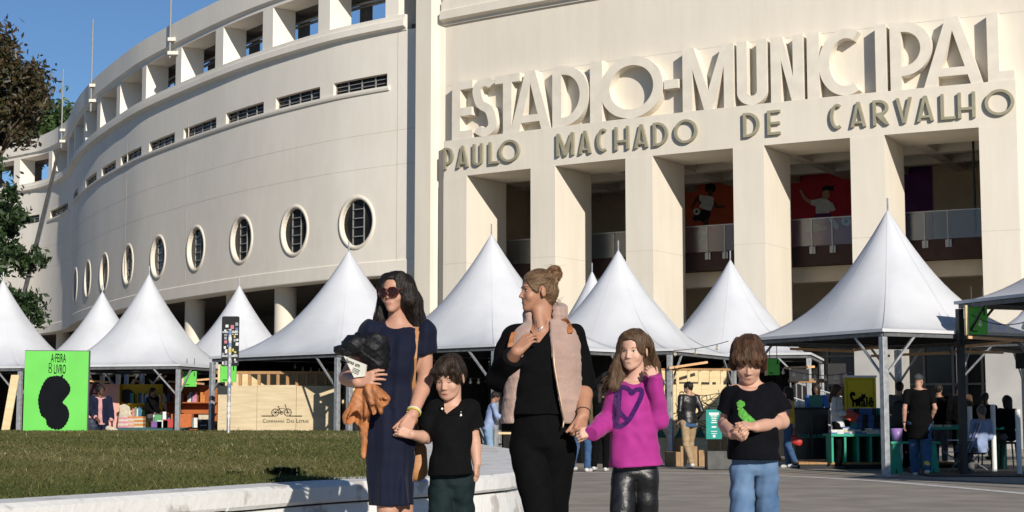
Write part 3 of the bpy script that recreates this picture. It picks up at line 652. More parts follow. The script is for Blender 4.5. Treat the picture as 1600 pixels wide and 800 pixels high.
# ------------------------------------------------------------------ pagoda tents
M_pvc = mat('white_pvc', (.51, .52, .54), .5, .0, 1.1, .12, 3.5, col2=(.59, .60, .625), detail=9, spec=.3, contrast=(.28, .6))
M_under_pvc = M_pvc
M_galv = mat('galvanised_steel', (.42, .43, .44), .5, .18, 12, metal=.55)
M_black_fr = mat('black_frame', (.02, .021, .023), .5, .2, 6)
M_lining = mat('blackout_lining', (.035, .036, .038), .85, .15, 2); M_beamd = mat('shade_dark_beam', (.14, .145, .15), .6, .2, 9, metal=.3)  # beams: galvanised steel darkened, eave shade put into the colour
TENTS = []
def tent(label, px, py, Y, R_, ang, ze, zp=None, frame=None, posts=(0, 1, 2, 3), inner=True):
    'px,py: measured peak; R_: centre-to-corner; ang: direction of the first corner (deg)'
    c = atY(px, py, Y); zp = zp or c[2]
    fr = frame or M_galv
    t = thing('pagoda_tent', label, 'tent', (c[0], Y, 0), 0, 'white pagoda tents of the book fair')
    cor = [Vector((R_*math.cos(math.radians(ang+90*k)), R_*math.sin(math.radians(ang+90*k)), 0)) for k in range(4)]
    rr = np.random.default_rng(int(px+py))
    # canopy: rings from eave to peak, square at the foot and round at the top
    nr, ns = 18, 12
    rows = []
    for i in range(nr+1):
        r = 1-(i/nr)**.8*(1-.018); h = (1-r)**1.85
        row = []
        for k in range(4):
            for j in range(ns):
                u = j/ns; p = cor[k].lerp(cor[(k+1) % 4], u)
                a = math.atan2(p.y, p.x); rad = p.length; rnd = R_*.90
                m_ = max(0, min(1, (r-.30)/.66)); m_ = m_*m_*(3-2*m_); rad2 = (rnd*(1-m_)+rad*m_)*r
                sag = -.05*math.sin(math.pi*u)*(1 if i < 2 else 0)*(1-i*.5)
                wv = .010*math.sin(a*7+rr.random()*.3)*math.sin(math.pi*r)
                row.append((rad2*math.cos(a), rad2*math.sin(a), ze+(zp-ze)*h+wv+sag*0))
        rows.append(row)
    n = 4*ns
    v = [q for row in rows for q in row]
    f = [(i*n+k, i*n+(k+1) % n, (i+1)*n+(k+1) % n, (i+1)*n+k) for i in range(nr) for k in range(n)]
    v.append((0, 0, zp+.01)); f += [(nr*n+k, nr*n+(k+1) % n, len(v)-1) for k in range(n)]
    b = MB(); b.add(v, f)
    b.build('canopy', M_pvc, t, smooth=True)
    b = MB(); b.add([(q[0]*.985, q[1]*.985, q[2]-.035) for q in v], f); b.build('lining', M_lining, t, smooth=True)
    for k in range(8):   # welded seams running up the cloth
        j = k*ns//2; p_ = [Vector(rows[i][j]) for i in range(nr+1)]; w2 = .018; tg = Vector((-p_[0].y, p_[0].x, 0)).normalized()*w2
        up_ = Vector((0, 0, .006)); b = MB(); vv = [q for q0 in p_ for q in (q0+up_-tg, q0+up_*1.6, q0+up_+tg)]
        b.add(vv, [(3*i+e, 3*i+e+1, 3*i+e+4, 3*i+e+3) for i in range(nr) for e in (0, 1)]); b.build('seam', M_pvc, t, smooth=True)
    b = MB(); vv = [q for k in range(4) for q in [(cor[k].x*1.004, cor[k].y*1.004, ze+.012), (cor[k].x*1.004, cor[k].y*1.004, ze-.045)]]
    b.add(vv, [(2*k, (2*k+2) % 8, (2*k+3) % 8, 2*k+1) for k in range(4)]); b.build('valance', M_pvc, t)
    b = MB(); b.tube([(0, 0, zp-.1), (0, 0, zp+.22)], .02, 6); b.build('finial', fr, t)
    for k in posts:
        p = cor[k]*.975
        b = MB(); b.box((p.x, p.y, (ze-.13)/2), (.11, .11, ze-.13), math.radians(ang+45)); b.box((p.x, p.y, .01), (.3, .3, .02), math.radians(ang+45)); b.build('post', fr, t, bevel=.006)
        for d in (1, 3):
            q = cor[(k+d) % 4]*.975; e = (q-p).normalized()*.75
            b = MB(); b.bar((p.x, p.y, ze-.85), (p.x+e.x, p.y+e.y, ze-.09), .036); b.build('brace', fr, t)
    for k in range(4):
        p, q = cor[k]*.972, cor[(k+1) % 4]*.972
        b = MB(); b.bar((p.x, p.y, ze-.085), (q.x, q.y, ze-.085), .06, .07); b.build('beam', M_beamd, t)
    TENTS.append((t, cor, ze)); return t
tent('white pagoda tent at the left edge, behind the green sign and cut by the frame', 5, 437, 46, 3.0, -62, 2.42)
tent('small white pagoda tent peak between the first two big tents at left', 160, 455, 52, 3.0, -60, 2.5)
tent('white pagoda tent over the pink and yellow bookstall, right of the green sign', 233, 428, 45, 2.85, -60, 2.45)
tent('white pagoda tent behind the sticker covered signpost', 374, 445, 50, 3.0, -70, 2.5)
tent('wide white pagoda tent over the plywood stall, beside the woman in navy', 545, 391, 39, 3.35, -88, 2.5)
tent('tall white pagoda tent between the two women', 768, 365, 35.4, 3.2, -88, 2.5)
tent('far small white tent peak half hidden beside the woman in the pink vest', 925, 423, 45, 2.6, -70, 2.5)
tent('white pagoda tent behind the girl in magenta', 966, 390, 38.4, 3.1, -72, 2.55)
tent('white pagoda tent behind the boy in the green print shirt, farther back than its neighbour', 1141, 405, 41.5, 3.1, -60, 2.6)
tent('largest white pagoda tent at right, over the green book tables', 1387, 327, 31, 2.95, -106, 2.58)
A_ = atY(1486, 470, 29); cT = (A_[0]+3.0, 27.6)
def tent_at(label, x, y, R_, ang, ze, zp, frame=None):
    px = 800; return tent(label, 800+FPX*x/y, 300, y, R_, ang, ze, zp, frame)
TB = tent_at('tent with a black frame at the right edge of the picture, partly cut off', cT[0], cT[1], 3.35, 155, 3.12, 6.0, M_black_fr)
tent('white pagoda tent far behind the black framed one at the right edge', 1700, 335, 36, 3.3, -80, 2.7)
TC = tent_at('unseen tent added outside the right edge for its shade, nearest the road', 11.2, 20.6, 3.1, 168, 3.1, 6.0, M_black_fr)  # unseen tent, added to shade the ground before the right stalls
TENTS.pop(); # low flat white awning sheet behind the counter
# ------------------------------------------------------------------ implicit-surface modeller for figures and cloth
def V3(*a): return np.array(a, np.float32)
def unit(v): v = np.asarray(v, float); return v/(np.linalg.norm(v)+1e-9)
class P_:
    'one implicit primitive with bounds'
    def __init__(s, fn, lo, hi): s.fn = fn; s.lo = np.array(lo, float); s.hi = np.array(hi, float)
def cone(a, b, ra, rb=None, sq=None):
    'capsule with two radii; sq=(axis, factor) flattens it along a direction'
    a = np.asarray(a, float); b = np.asarray(b, float); rb = ra if rb is None else rb
    ab = b-a; L2 = float(ab@ab)+1e-9; m = max(ra, rb)
    ax = None if sq is None else (unit(sq[0]), sq[1])
    def fn(X, Y, Z):
        px, py, pz = X-a[0], Y-a[1], Z-a[2]
        t = np.clip((px*ab[0]+py*ab[1]+pz*ab[2])/L2, 0, 1)
        dx, dy, dz = px-t*ab[0], py-t*ab[1], pz-t*ab[2]
        if ax is not None:
            u, k = ax; pr = dx*u[0]+dy*u[1]+dz*u[2]; q = pr*(1/k-1)
            dx, dy, dz = dx+q*u[0], dy+q*u[1], dz+q*u[2]
        return np.sqrt(dx*dx+dy*dy+dz*dz)-(ra+(rb-ra)*t)
    return P_(fn, np.minimum(a, b)-m, np.maximum(a, b)+m)
def ellip(c, r, R=None):
    c = np.asarray(c, float); r = np.asarray(r, float); R = np.eye(3) if R is None else np.asarray(R, float)
    def fn(X, Y, Z):
        px, py, pz = X-c[0], Y-c[1], Z-c[2]
        q = [(R[0, i]*px+R[1, i]*py+R[2, i]*pz)/r[i] for i in range(3)]
        k0 = np.sqrt(q[0]**2+q[1]**2+q[2]**2); k1 = np.sqrt((q[0]/r[0])**2+(q[1]/r[1])**2+(q[2]/r[2])**2)+1e-6
        return np.where(k0 < 1e-4, -r.min(), k0*(k0-1)/k1)
    e = np.sqrt(((R*r)**2).sum(1))
    return P_(fn, c-e, c+e)
def loft(t, R, tab, sup=2.):
    'elliptic sections stacked along local z: rows (z, cx, cy, rx, ry)'
    t = np.asarray(t, float); R = np.asarray(R, float); T = np.asarray(tab, float)
    zz = np.linspace(T[0, 0], T[-1, 0], 64); C = [np.interp(zz, T[:, 0], T[:, i]) for i in range(1, 5)]
    for _ in range(4):
        for c in C: c[1:-1] = .5*c[1:-1]+.25*(c[:-2]+c[2:])
    z0, z1 = zz[0], zz[-1]
    def fn(X, Y, Z):
        px, py, pz = X-t[0], Y-t[1], Z-t[2]
        x, y, z = [R[0, i]*px+R[1, i]*py+R[2, i]*pz for i in range(3)]
        i = np.clip((z-z0)/(z1-z0)*63, 0, 62.999); k = i.astype(np.int32); w = i-k
        cx, cy, rx, ry = [c[k]*(1-w)+c[k+1]*w for c in C]
        u = np.abs((x-cx)/rx); v_ = np.abs((y-cy)/ry)
        rad = (u**sup+v_**sup)**(1/sup)
        d = (rad-1)*np.minimum(rx, ry)
        dz = np.maximum(z0-z, z-z1)
        return np.where(dz > 0, np.sqrt(np.maximum(d, 0)**2+dz*dz), np.maximum(d, -1) if False else np.maximum(d, dz))
    m = max(np.abs(T[:, 1:3]).max()+T[:, 3:5].max(), .01)
    pts = np.array([t+R@np.array([sx*m, sy*m, z]) for sx in (-1, 1) for sy in (-1, 1) for z in (z0, z1)])
    return P_(fn, pts.min(0), pts.max(0))
def clip(p, pt, n):
    'cut away the side the normal points to'
    pt = np.asarray(pt, float); n = unit(n); f0 = p.fn
    return P_(lambda X, Y, Z: np.maximum(f0(X, Y, Z), (X-pt[0])*n[0]+(Y-pt[1])*n[1]+(Z-pt[2])*n[2]), p.lo, p.hi)
class Field:
    def __init__(s, lo, hi, h):
        s.lo = np.array(lo, float); s.h = h; s.n = np.ceil((np.array(hi)-s.lo)/h).astype(int)+1; s.F = np.full(s.n, .3, np.float32)
    def grid(s, lo, hi):
        a = np.clip(np.floor((lo-s.lo)/s.h).astype(int), 0, s.n-1); b = np.clip(np.ceil((hi-s.lo)/s.h).astype(int)+1, 1, s.n)
        b = np.maximum(b, a+1)
        g = np.meshgrid(*[np.arange(a[i], b[i], dtype=np.float32)*s.h+s.lo[i] for i in range(3)], indexing='ij', sparse=True)
        return tuple(slice(a[i], b[i]) for i in range(3)), g
    def add(s, p, k=.012, infl=0.):
        m = k+2.5*s.h+max(infl, 0); sl, g = s.grid(p.lo-m, p.hi+m); d = p.fn(*g)-infl; f = s.F[sl]
        h_ = np.clip(.5+.5*(f-d)/k, 0, 1); s.F[sl] = f*(1-h_)+d*h_-k*h_*(1-h_); return s
    def cut(s, p, k=.006, infl=0.):
        m = k+2.5*s.h+max(infl, 0); sl, g = s.grid(p.lo-m, p.hi+m); d = -(p.fn(*g)-infl); f = s.F[sl]
        h_ = np.clip(.5-.5*(f-d)/k, 0, 1); s.F[sl] = f*(1-h_)+d*h_+k*h_*(1-h_); return s
    def plane(s, pt, n):
        n = unit(n); pt = np.asarray(pt, float)
        g = np.meshgrid(*[np.arange(s.n[i], dtype=np.float32)*s.h+s.lo[i] for i in range(3)], indexing='ij', sparse=True)
        s.F = np.maximum(s.F, ((g[0]-pt[0])*n[0]+(g[1]-pt[1])*n[1]+(g[2]-pt[2])*n[2]).astype(np.float32)); return s
    def wrinkle(s, fn, band=.03):
        I = np.nonzero(np.abs(s.F) < band); p = np.stack(I, 1)*s.h+s.lo
        s.F[I] += fn(p).astype(np.float32); return s
    def at(s, p):
        q = (np.asarray(p)-s.lo)/s.h; i = np.clip(np.floor(q).astype(int), 0, s.n-2); w = q-i; o = 0
        for a in (0, 1):
            for b in (0, 1):
                for c in (0, 1):
                    o += s.F[i[0]+a, i[1]+b, i[2]+c]*(w[0] if a else 1-w[0])*(w[1] if b else 1-w[1])*(w[2] if c else 1-w[2])
        return o
    def ray(s, p, d, L=.3):
        'first surface point along p + t d'
        p = np.asarray(p, float); d = unit(d); t = 0
        while t < L:
            if s.at(p+d*t) < 0: return p+d*t
            t += s.h*.5
        return p+d*L*.5
    def mesh(s, name, relax=1):
        F = s.F; F[0], F[-1] = .3, .3; F[:, 0], F[:, -1] = .3, .3; F[:, :, 0], F[:, :, -1] = .3, .3
        ins = F < 0; n = np.array(F.shape)
        c = sum(ins[a:n[0]-1+a, b:n[1]-1+b, d:n[2]-1+d].astype(np.int8) for a in (0, 1) for b in (0, 1) for d in (0, 1))
        act = np.argwhere((c > 0) & (c < 8)); idm = np.full(n-1, -1, np.int32); idm[tuple(act.T)] = np.arange(len(act))
        acc = np.zeros((len(act), 3)); cnt = np.zeros(len(act))
        offs = [np.array(o) for o in [(0, 0, 0), (1, 0, 0), (0, 1, 0), (1, 1, 0), (0, 0, 1), (1, 0, 1), (0, 1, 1), (1, 1, 1)]]
        val = [F[tuple((act+o).T)] for o in offs]
        for i in range(8):
            for j in range(i+1, 8):
                if np.abs(offs[i]-offs[j]).sum() != 1: continue
                k = (val[i] < 0) != (val[j] < 0)
                t = val[i][k]/(val[i][k]-val[j][k]); acc[k] += offs[i]+(offs[j]-offs[i])*t[:, None]; cnt[k] += 1
        V = (act+acc/cnt[:, None])*s.h+s.lo
        Q = []
        for ax in range(3):
            b, c_ = (ax+1) % 3, (ax+2) % 3
            sl0 = [slice(None)]*3; sl1 = [slice(None)]*3; sl0[ax] = slice(0, -1); sl1[ax] = slice(1, None)
            A, B = ins[tuple(sl0)], ins[tuple(sl1)]
            E = np.argwhere(A != B); ok = (E[:, b] > 0) & (E[:, c_] > 0) & (E[:, b] < n[b]-1) & (E[:, c_] < n[c_]-1); E = E[ok]
            flip = A[tuple(E.T)]
            eb = np.zeros(3, int); eb[b] = 1; ec = np.zeros(3, int); ec[c_] = 1
            q = np.stack([idm[tuple((E-eb-ec).T)], idm[tuple((E-ec).T)], idm[tuple(E.T)], idm[tuple((E-eb).T)]], 1)
            q = np.where(flip[:, None], q, q[:, ::-1]); Q.append(q)
        Q = np.concatenate(Q); Q = Q[(Q >= 0).all(1)]
        for _ in range(relax):
            S = np.zeros_like(V); N = np.zeros(len(V))
            for a, b in ((0, 1), (1, 2), (2, 3), (3, 0)):
                np.add.at(S, Q[:, a], V[Q[:, b]]); np.add.at(N, Q[:, a], 1)
            V = .5*V+.5*S/np.maximum(N, 1)[:, None]
        return tri_mesh(name, V, Q)
def sdf_obj(name, F, m, parent, relax=1):
    me = F.mesh(name, relax); return link(name, me, m, parent, smooth=True)
def bounds(prims, pad=.03):
    return np.min([p.lo for p in prims], 0)-pad, np.max([p.hi for p in prims], 0)+pad
def frame(fwd, up=(0, 0, 1)):
    'columns: local x, y (backwards), z;  local -y looks along fwd'
    y = -unit(fwd); z = np.asarray(up, float); z = unit(z-y*(z@y)); x = np.cross(y, z); return np.stack([x, y, z], 1)
def head_frame(yaw, pitch=0, roll=0):
    'yaw>0 turns the face to image right; pitch>0 looks down; roll>0 tilts towards image right'
    a, b, c = map(math.radians, (yaw, pitch, roll))
    Rz = np.array([[math.cos(a), -math.sin(a), 0], [math.sin(a), math.cos(a), 0], [0, 0, 1]])
    Rx = np.array([[1, 0, 0], [0, math.cos(b), -math.sin(b)], [0, math.sin(b), math.cos(b)]])
    Ry = np.array([[math.cos(c), 0, math.sin(c)], [0, 1, 0], [-math.sin(c), 0, math.cos(c)]])
    return Ry@Rz@Rx
class Head:
    'head in its own frame, origin between the ears, sized by chin-to-crown height'
    def __init__(s, c, R, H=.22, child=0., female=0.):
        s.c = np.asarray(c, float); s.R = R; s.k = H/.22; s.child = child; s.female = female
    def p(s, x, y, z): return s.c+s.R@(np.array([x, y, z])*s.k)
    def prims(s, nose=1.):
        k = s.k; ch = s.child; p = s.p; R = s.R; jw = 1+.06*ch-.05*s.female
        L = []
        L.append((ellip(p(0, .016, .045), np.array([.073+.003*ch, .093, .075+.003*ch])*k, R), .004))
        tab = [(-.112+.006*ch, 0, -.063, .016*jw, .016), (-.104+.004*ch, 0, -.058, (.027+.007*ch)*jw, .026+.004*ch), (-.09, 0, -.050, (.038+.009*ch)*jw, .036+.006*ch), (-.068, 0, -.036, (.050+.007*ch)*jw, .052), (-.04, 0, -.027, .0575+.004*ch, .064), (-.012, 0, -.020, .0625+.004*ch, .070), (.02, 0, -.010, .066, .078), (.055, 0, 0, .066, .080), (.085, 0, .01, .055, .066)]
        L.append((loft(s.c, R, np.array(tab)*k), .018*k))
        # cheeks
        for sx in (-1, 1): L.append((ellip(p(sx*.037, -.063, -.032), np.array([.022, .017, .022])*k, R), .018*k))
        # brow, nose, lips, chin
        if ch < .5: L.append((cone(p(-.028, -.080, .020), p(.028, -.080, .020), .010*k), .014*k))
        nl = nose*(1-.35*ch)
        L.append((cone(p(0, -.084, .008), p(0, -.086-.020*nl, -.030), .0065*k, .0095*k), .009*k))
        for sx in (-1, 1): L.append((ellip(p(sx*.011, -.086-.007*nl, -.034), np.array([.0075, .009, .0065])*k, R), .005*k))
        L.append((ellip(p(0, -.083, -.060), np.array([.025, .009, .0055])*k, R), .009*k))
        L.append((ellip(p(0, -.081, -.0715), np.array([.021, .009, .006])*k, R), .009*k))
        L.append((ellip(p(0, -.073, -.096), np.array([.016, .013, .012])*k, R), .014*k))
        for sx in (-1, 1):
            Re = R@np.array(Matrix.Rotation(sx*.35, 3, 'Z'))
            L.append((ellip(p(sx*.077, .012, -.008), np.array([.0075, .019, .031])*k, Re), .007*k))
        return L
    def cuts(s):
        k = s.k; L = []
        for sx in (-1, 1):
            L.append((ellip(s.p(sx*.0305, -.095, .0035), np.array([.019, .018, .0125])*k, s.R), .013*k))
        L.append((ellip(s.p(0, -.099, -.0662), np.array([.024, .011, .0012])*k, s.R), .003*k))
        return L
    def features(s, F, parent, mats, eyes='open', brow=1., lip=True, look=0., smile=0.):
        k = s.k; R = s.R; fw = R@np.array([0, -1, 0.])
        def surf(x, z, lift=0.): return F.ray(s.p(x, -.14, z), R@np.array([0, 1., 0]), .2*k)+fw*lift
        def patch(name, pts, m, lift=.0012, parent_=parent, dome=0.):
            'thin domed patch following the face; pts: outline (x,z)'
            cx = sum(q[0] for q in pts)/len(pts); cz = sum(q[1] for q in pts)/len(pts)
            rings = [[surf(cx+(x-cx)*t, cz+(z-cz)*t, lift+dome*(1-t*t)) for x, z in pts] for t in (1., .66, .33)]
            n = len(pts); v = [q for r in rings for q in r]+[surf(cx, cz, lift+dome)]
            # sink the border into the skin
            for i in range(n): v[i] = v[i]-fw*(lift+.0025)
            f = [(i*n+j, i*n+(j+1) % n, (i+1)*n+(j+1) % n, (i+1)*n+j) for i in range(2) for j in range(n)]+[(2*n+j, 2*n+(j+1) % n, 3*n) for j in range(n)]
            b = MB(); b.add(v, f); return b.build(name, m, parent_, smooth=True)
        for sx in (-1, 1):
            ex = sx*.0305
            if eyes == 'open':
                w_, h_ = .0145+.0022*s.child, .0062+.0012*s.child
                o = patch('eye', [(ex+w_*math.cos(t), .003+h_*math.sin(t)*(1 if math.sin(t) > 0 else .8)) for t in np.linspace(0, 6.283, 15)[:-1]], mats['eye'], .0022, parent, .002)
                patch('iris', [(ex+look+(.0064+.0008*s.child)*math.cos(t), .003+(.0058+.0008*s.child)*math.sin(t)) for t in np.linspace(0, 6.283, 11)[:-1]], mats['iris'], .0048, o)
                patch('upper_lid', [(ex-w_*1.08, .0030), (ex-w_*.5, .0094), (ex, .0116), (ex+w_*.5, .0094), (ex+w_*1.08, .0030), (ex+w_*.5, .0064), (ex, .0080), (ex-w_*.5, .0064)], mats['lash'], .0042, o)
            elif eyes == 'down':
                w_ = .0145
                patch('upper_lid', [(ex-w_, .0005), (ex-w_*.5, -.0035), (ex, -.005), (ex+w_*.5, -.0035), (ex+w_, .0005), (ex+w_*.5, .0005), (ex, .0), (ex-w_*.5, .0005)], mats['lash'], .0035)
            b0, b1 = ex-sx*.013, ex+sx*.021; zz = .022
            patch('eyebrow', [(b0, zz-.0025), (b0+(b1-b0)*.35, zz+.0008), (b0+(b1-b0)*.7, zz+.0022), (b1, zz-.003), (b1, zz-.0015), (b0+(b1-b0)*.7, zz+.0062*brow), (b0+(b1-b0)*.35, zz+.0062*brow), (b0, zz+.0035*brow)], mats['brow'], .0022)
        if lip:
            q = .026+.004*smile; u = .004*smile
            patch('lips', [(-q, -.0655+u), (-.012, -.0600+u*.3), (-.003, -.0580), (0, -.0587), (.003, -.0580), (.012, -.0600+u*.3), (q, -.0655+u), (.013, -.0735), (0, -.0760), (-.013, -.0735)], mats['lips'], .0012)
            patch('mouth_line', [(-q*.95, -.0662+u), (-.012, -.0655), (0, -.0658), (.012, -.0655), (q*.95, -.0662+u), (.012, -.0676), (0, -.0679), (-.012, -.0676)], mats['teeth' if smile > .5 else 'line'], .0024)
def hair_base(HD, infl=.012, zmin=-.03):
    rows = [r for r in [(-.04, 0, -.027, .0615, .066), (-.012, 0, -.020, .0665, .072), (.02, 0, -.010, .068, .080), (.055, 0, 0, .067, .081), (.085, 0, .01, .055, .066)] if r[0] >= zmin]
    tab = [(z, cx, cy, rx+infl, ry+infl) for z, cx, cy, rx, ry in rows]
    return [(ellip(HD.p(0, .016, .045), np.array([.074+infl, .094+infl, .077+infl])*HD.k, HD.R), .01), (loft(HD.c, HD.R, np.array(tab)*HD.k), .02)]
def prism_cut(F, fig, poly, ymax, k=.006):
    'cut a (convex, measured) outline out of the front of a garment'
    P = np.array([fig.L(x, y, 0)[[0, 2]] for x, y in poly]); c = P.mean(0); E = []
    for i in range(len(P)):
        a, b = P[i], P[(i+1) % len(P)]; n = unit([b[1]-a[1], a[0]-b[0]]); n = n if n@(c-a) < 0 else -n; E.append((a, n))
    def fn(X, Y, Z):
        d = Y-ymax+0*X+0*Z
        for a, n in E: d = np.maximum(d, (X-a[0])*n[0]+(Z-a[1])*n[1])
        return d
    F.cut(P_(fn, (P[:, 0].min(), -.4, P[:, 1].min()), (P[:, 0].max(), ymax, P[:, 1].max())), k)
def hand_prims(wr, d, pn, side=1, curl=(.5, .7, .5), thumb=(.5, .4), sc=1., spread=.06, fing=(1, 1, 1, 1)):
    'wrist, direction to the knuckles, palm normal; side=+1 puts the thumb on cross(d, pn)'
    y = unit(d); z = unit(np.asarray(pn, float)-y*(np.asarray(pn, float)@y)); x = np.cross(y, z)*side; wr = np.asarray(wr, float)
    W = lambda a, b, c: wr+(x*a+y*b+z*c)*sc
    L = []
    bx = [.030, .0105, -.0095, -.028]; by = [.086, .091, .087, .078]; ln = [.070, .078, .072, .056]; r0 = [.0088, .0092, .0086, .0076]
    for i in range(4):
        L.append((cone(W(bx[i]*.62, .006, -.001), W(bx[i], by[i], -.002), .0145*sc, .0105*sc), .010*sc))
    L.append((cone(W(.016, .02, .006), W(.022, .055, .008), .014*sc, .011*sc), .012*sc))
    L.append((cone(W(-.02, .02, .005), W(-.024, .06, .006), .012*sc, .010*sc), .012*sc))
    for i in range(4):
        a = 0; q = np.array([bx[i], by[i], -.002]); sp = (1.5-i)*spread
        for j, (fl, cu) in enumerate(zip((.44, .31, .25), curl)):
            a += cu*fing[i]; dv = np.array([math.sin(sp)*math.cos(a), math.cos(a)*math.cos(sp), math.sin(a)]); q2 = q+dv*ln[i]*fl
            L.append((cone(W(*q), W(*q2), r0[i]*sc*(1-.07*j), r0[i]*sc*(.93-.08*j)), .0022 if j else .006*sc)); q = q2
    a, cu = thumb; q = np.array([.024, .022, .004])
    for j, (l, r) in enumerate(((.042, .0125), (.032, .0100), (.026, .0092))):
        dv = unit(np.array([math.cos(a+.35)*(1-.55*j*cu), math.sin(a+.35)*.9, .25+cu*.55*j])); q2 = q+dv*l
        L.append((cone(W(*q), W(*q2), r*sc, r*.88*sc), .006*sc if j == 0 else .003)); q = q2
    return L
def waves(seed, n=7, freq=(30, 30, 30), amp=.002):
    r = np.random.default_rng(seed); K = r.normal(0, 1, (n, 3))*np.array(freq); ph = r.random(n)*6.283; K2 = r.normal(0, 1, (3, 3))*np.array(freq)*.35; p2 = r.random(3)*6.283
    def fn(p):
        w_ = sum(np.sin(p@K2[i]+p2[i]) for i in range(3))
        return amp*sum((np.sin(p@K[i]+ph[i]+w_*.9) if i % 2 else 1.6*(.637-np.abs(np.sin(.5*(p@K[i])+ph[i]+w_*.5)))) for i in range(n))/math.sqrt(n)
    return fn
def ow(fn, b): return lambda p: fn(p)-b
def skin_mat(name, col, lipcol=None):
    m = mat(name, col, .52, .06, 9, .08, 120, spec=.35, detail=5)
    b = m.node_tree.nodes['Principled BSDF']; b.inputs['Subsurface Weight'].default_value = .12; b.inputs['Subsurface Radius'].default_value = (.012, .005, .003); b.inputs['Subsurface Scale'].default_value = 1.
    return m
def hair_mat(name, c0, c1, stretch=(55, 55, 5)):
    return mat(name, c0, .48, .0, 1.0, .45, 3., col2=c1, stretch=stretch, detail=6, spec=.28, contrast=(.3, .75))
def strands(name, seeds, m, parent, r=.0012):
    'loose hairs: list of point lists'
    b = MB()
    for pts in seeds: b.tube(pts, [r]*(len(pts)-1)+[r*.4], 4, cap=False)
    o = b.build(name, m, parent, smooth=False); o['kind'] = 'stuff'; return o

def fuzz(F, m, m2, parent, flow, n=420, L=.09, seed=1, r=.0009, steps=7, zmin=-9., lift=.0015, face=None):
    'single hairs lying along the hair volume'
    rg = np.random.default_rng(seed); I = np.argwhere(np.abs(F.F) < F.h*.6); I = I[(I > 2).all(1) & (I < F.n-4).all(1)]; P = I*F.h+F.lo; P = P[P[:, 2] > zmin]
    if len(P) == 0: return
    pick = P[rg.integers(0, len(P), n)]; bs = [MB(), MB()]
    def grad(p): e = F.h*1.5; return unit([F.at(p+[e, 0, 0])-F.at(p-[e, 0, 0]), F.at(p+[0, e, 0])-F.at(p-[0, e, 0]), F.at(p+[0, 0, e])-F.at(p-[0, 0, e])])
    lo, hi = F.lo+F.h*3, F.lo+(F.n-4)*F.h
    for p in pick:
        pts = []; q = p.copy(); out = rg.random()*lift*2.2; jit_ = rg.normal(0, .10, 3); ln = L*(.5+rg.random())
        for k in range(steps):
            if (q < lo).any() or (q > hi).any(): break
            if face is not None:
                ql = ((q-face.c)@face.R)/face.k
                if abs(ql[0]) < .064 and ql[2] < .066 and ql[1] < -.035: break
            g_ = grad(q); q = q-g_*F.at(q); pts.append(q+g_*(lift+out*k/steps)); d = np.asarray(flow(q), float)+jit_; d = d-g_*(d@g_); q = q+unit(d)*ln/steps
        if len(pts) > 2: bs[rg.random() < .35].tube(pts, [r]*(len(pts)-1)+[r*.3], 3, cap=False)
    for b, mm in zip(bs, (m, m2)):
        if b.v: o = b.build('hair_strands', mm, parent, smooth=True); o['kind'] = 'stuff'
def crown_flow(HD, dn=1.): 
    c = HD.p(0, .05, .13)
    return lambda p: np.array([0, 0, -dn])+unit(p-c)*.9
# ------------------------------------------------------------------ the two women and three children walking in front
class Fig:
    def __init__(s, label, px, Y, group=None):
        x = atY(px, 700, Y)[0]; s.root = np.array([x, Y, 0.]); s.Y = Y
        s.t = thing('person', label, 'person', (x, Y, 0), 0, group); s.J = {}; s.g = 1.
    def L(s, px, py, dy=0.): return atY(px, py, s.Y+dy)-s.root
    def z(s, py): return atY(800, py, s.Y)[2]
    def x(s, px): return atY(px, 655, s.Y)[0]-s.root[0]
    def limb(s, k, arms=(.046, .040, .0275), legs=(.082, .055, .038)):
        J = s.J; g = s.g; L = []
        for d in 'LR':
            L.append((cone(J['nb']+[0, .0, -.01], J['sh'+d], .040*g, .047*g), .03*g))
            a, b, c = [q*g for q in arms]
            L.append((ellip(J['sh'+d], np.array([.052, .05, .052])*g), .03*g))
            L.append((cone(J['sh'+d], J['el'+d], a*1.02, b*.95), .02*g))
            m = J['el'+d]*.7+J['wr'+d]*.3
            L.append((cone(J['el'+d], m, b*.98, b*1.0), .012*g)); L.append((cone(m, J['wr'+d], b*1.0, c), .012*g))
        return L
    def legs(s, r=(.082, .054, .038)):
        J = s.J; g = s.g; L = []; a, b, c = [q*g for q in r]
        for d in 'LR':
            L.append((cone(J['hip'+d], J['kn'+d], a, b), .03*g)); m = J['kn'+d]*.68+J['an'+d]*.32
            L.append((cone(J['kn'+d], m+[0, .015*g, 0], b*.95, b*.98), .015*g)); L.append((cone(m+[0, .015*g, 0], J['an'+d], b*.98, c), .015*g))
            f = J.get('ft'+d, J['an'+d]+np.array([0, -.13*g, -.045*g])); L.append((cone(J['an'+d]+[0, .02*g, -.03*g], f, .034*g, .026*g), .012*g))
        return L
    def shoes(s, m, sc=1.):
        for d in 'LR':
            a = s.J['an'+d]; f = s.J.get('ft'+d, a+np.array([0, -.13*s.g, -.045*s.g])); g = s.g*sc
            pr = [(cone(a+[0, .035*g, -.035*g], f, .043*g, .037*g), .01), (cone(a+[0, .03*g, -.0*g], a+[0, .02*g, -.04*g], .046*g, .046*g), .02)]
            lo, hi = bounds([p for p, _ in pr]); F = Field(lo, hi, .008)
            for p, k in pr: F.add(p, k)
            sdf_obj('shoe', F, m, s.t)
def run(prims, h, pad=.03, extra=None):
    lo, hi = bounds([p for p, _ in prims], pad); F = Field(lo, hi, h)
    for p, k in prims: F.add(p, k)
    return F
def camray(fig, px, py): return np.array([0, 0, CAMH])-fig.root, ray(px, py)/np.linalg.norm(ray(px, py))
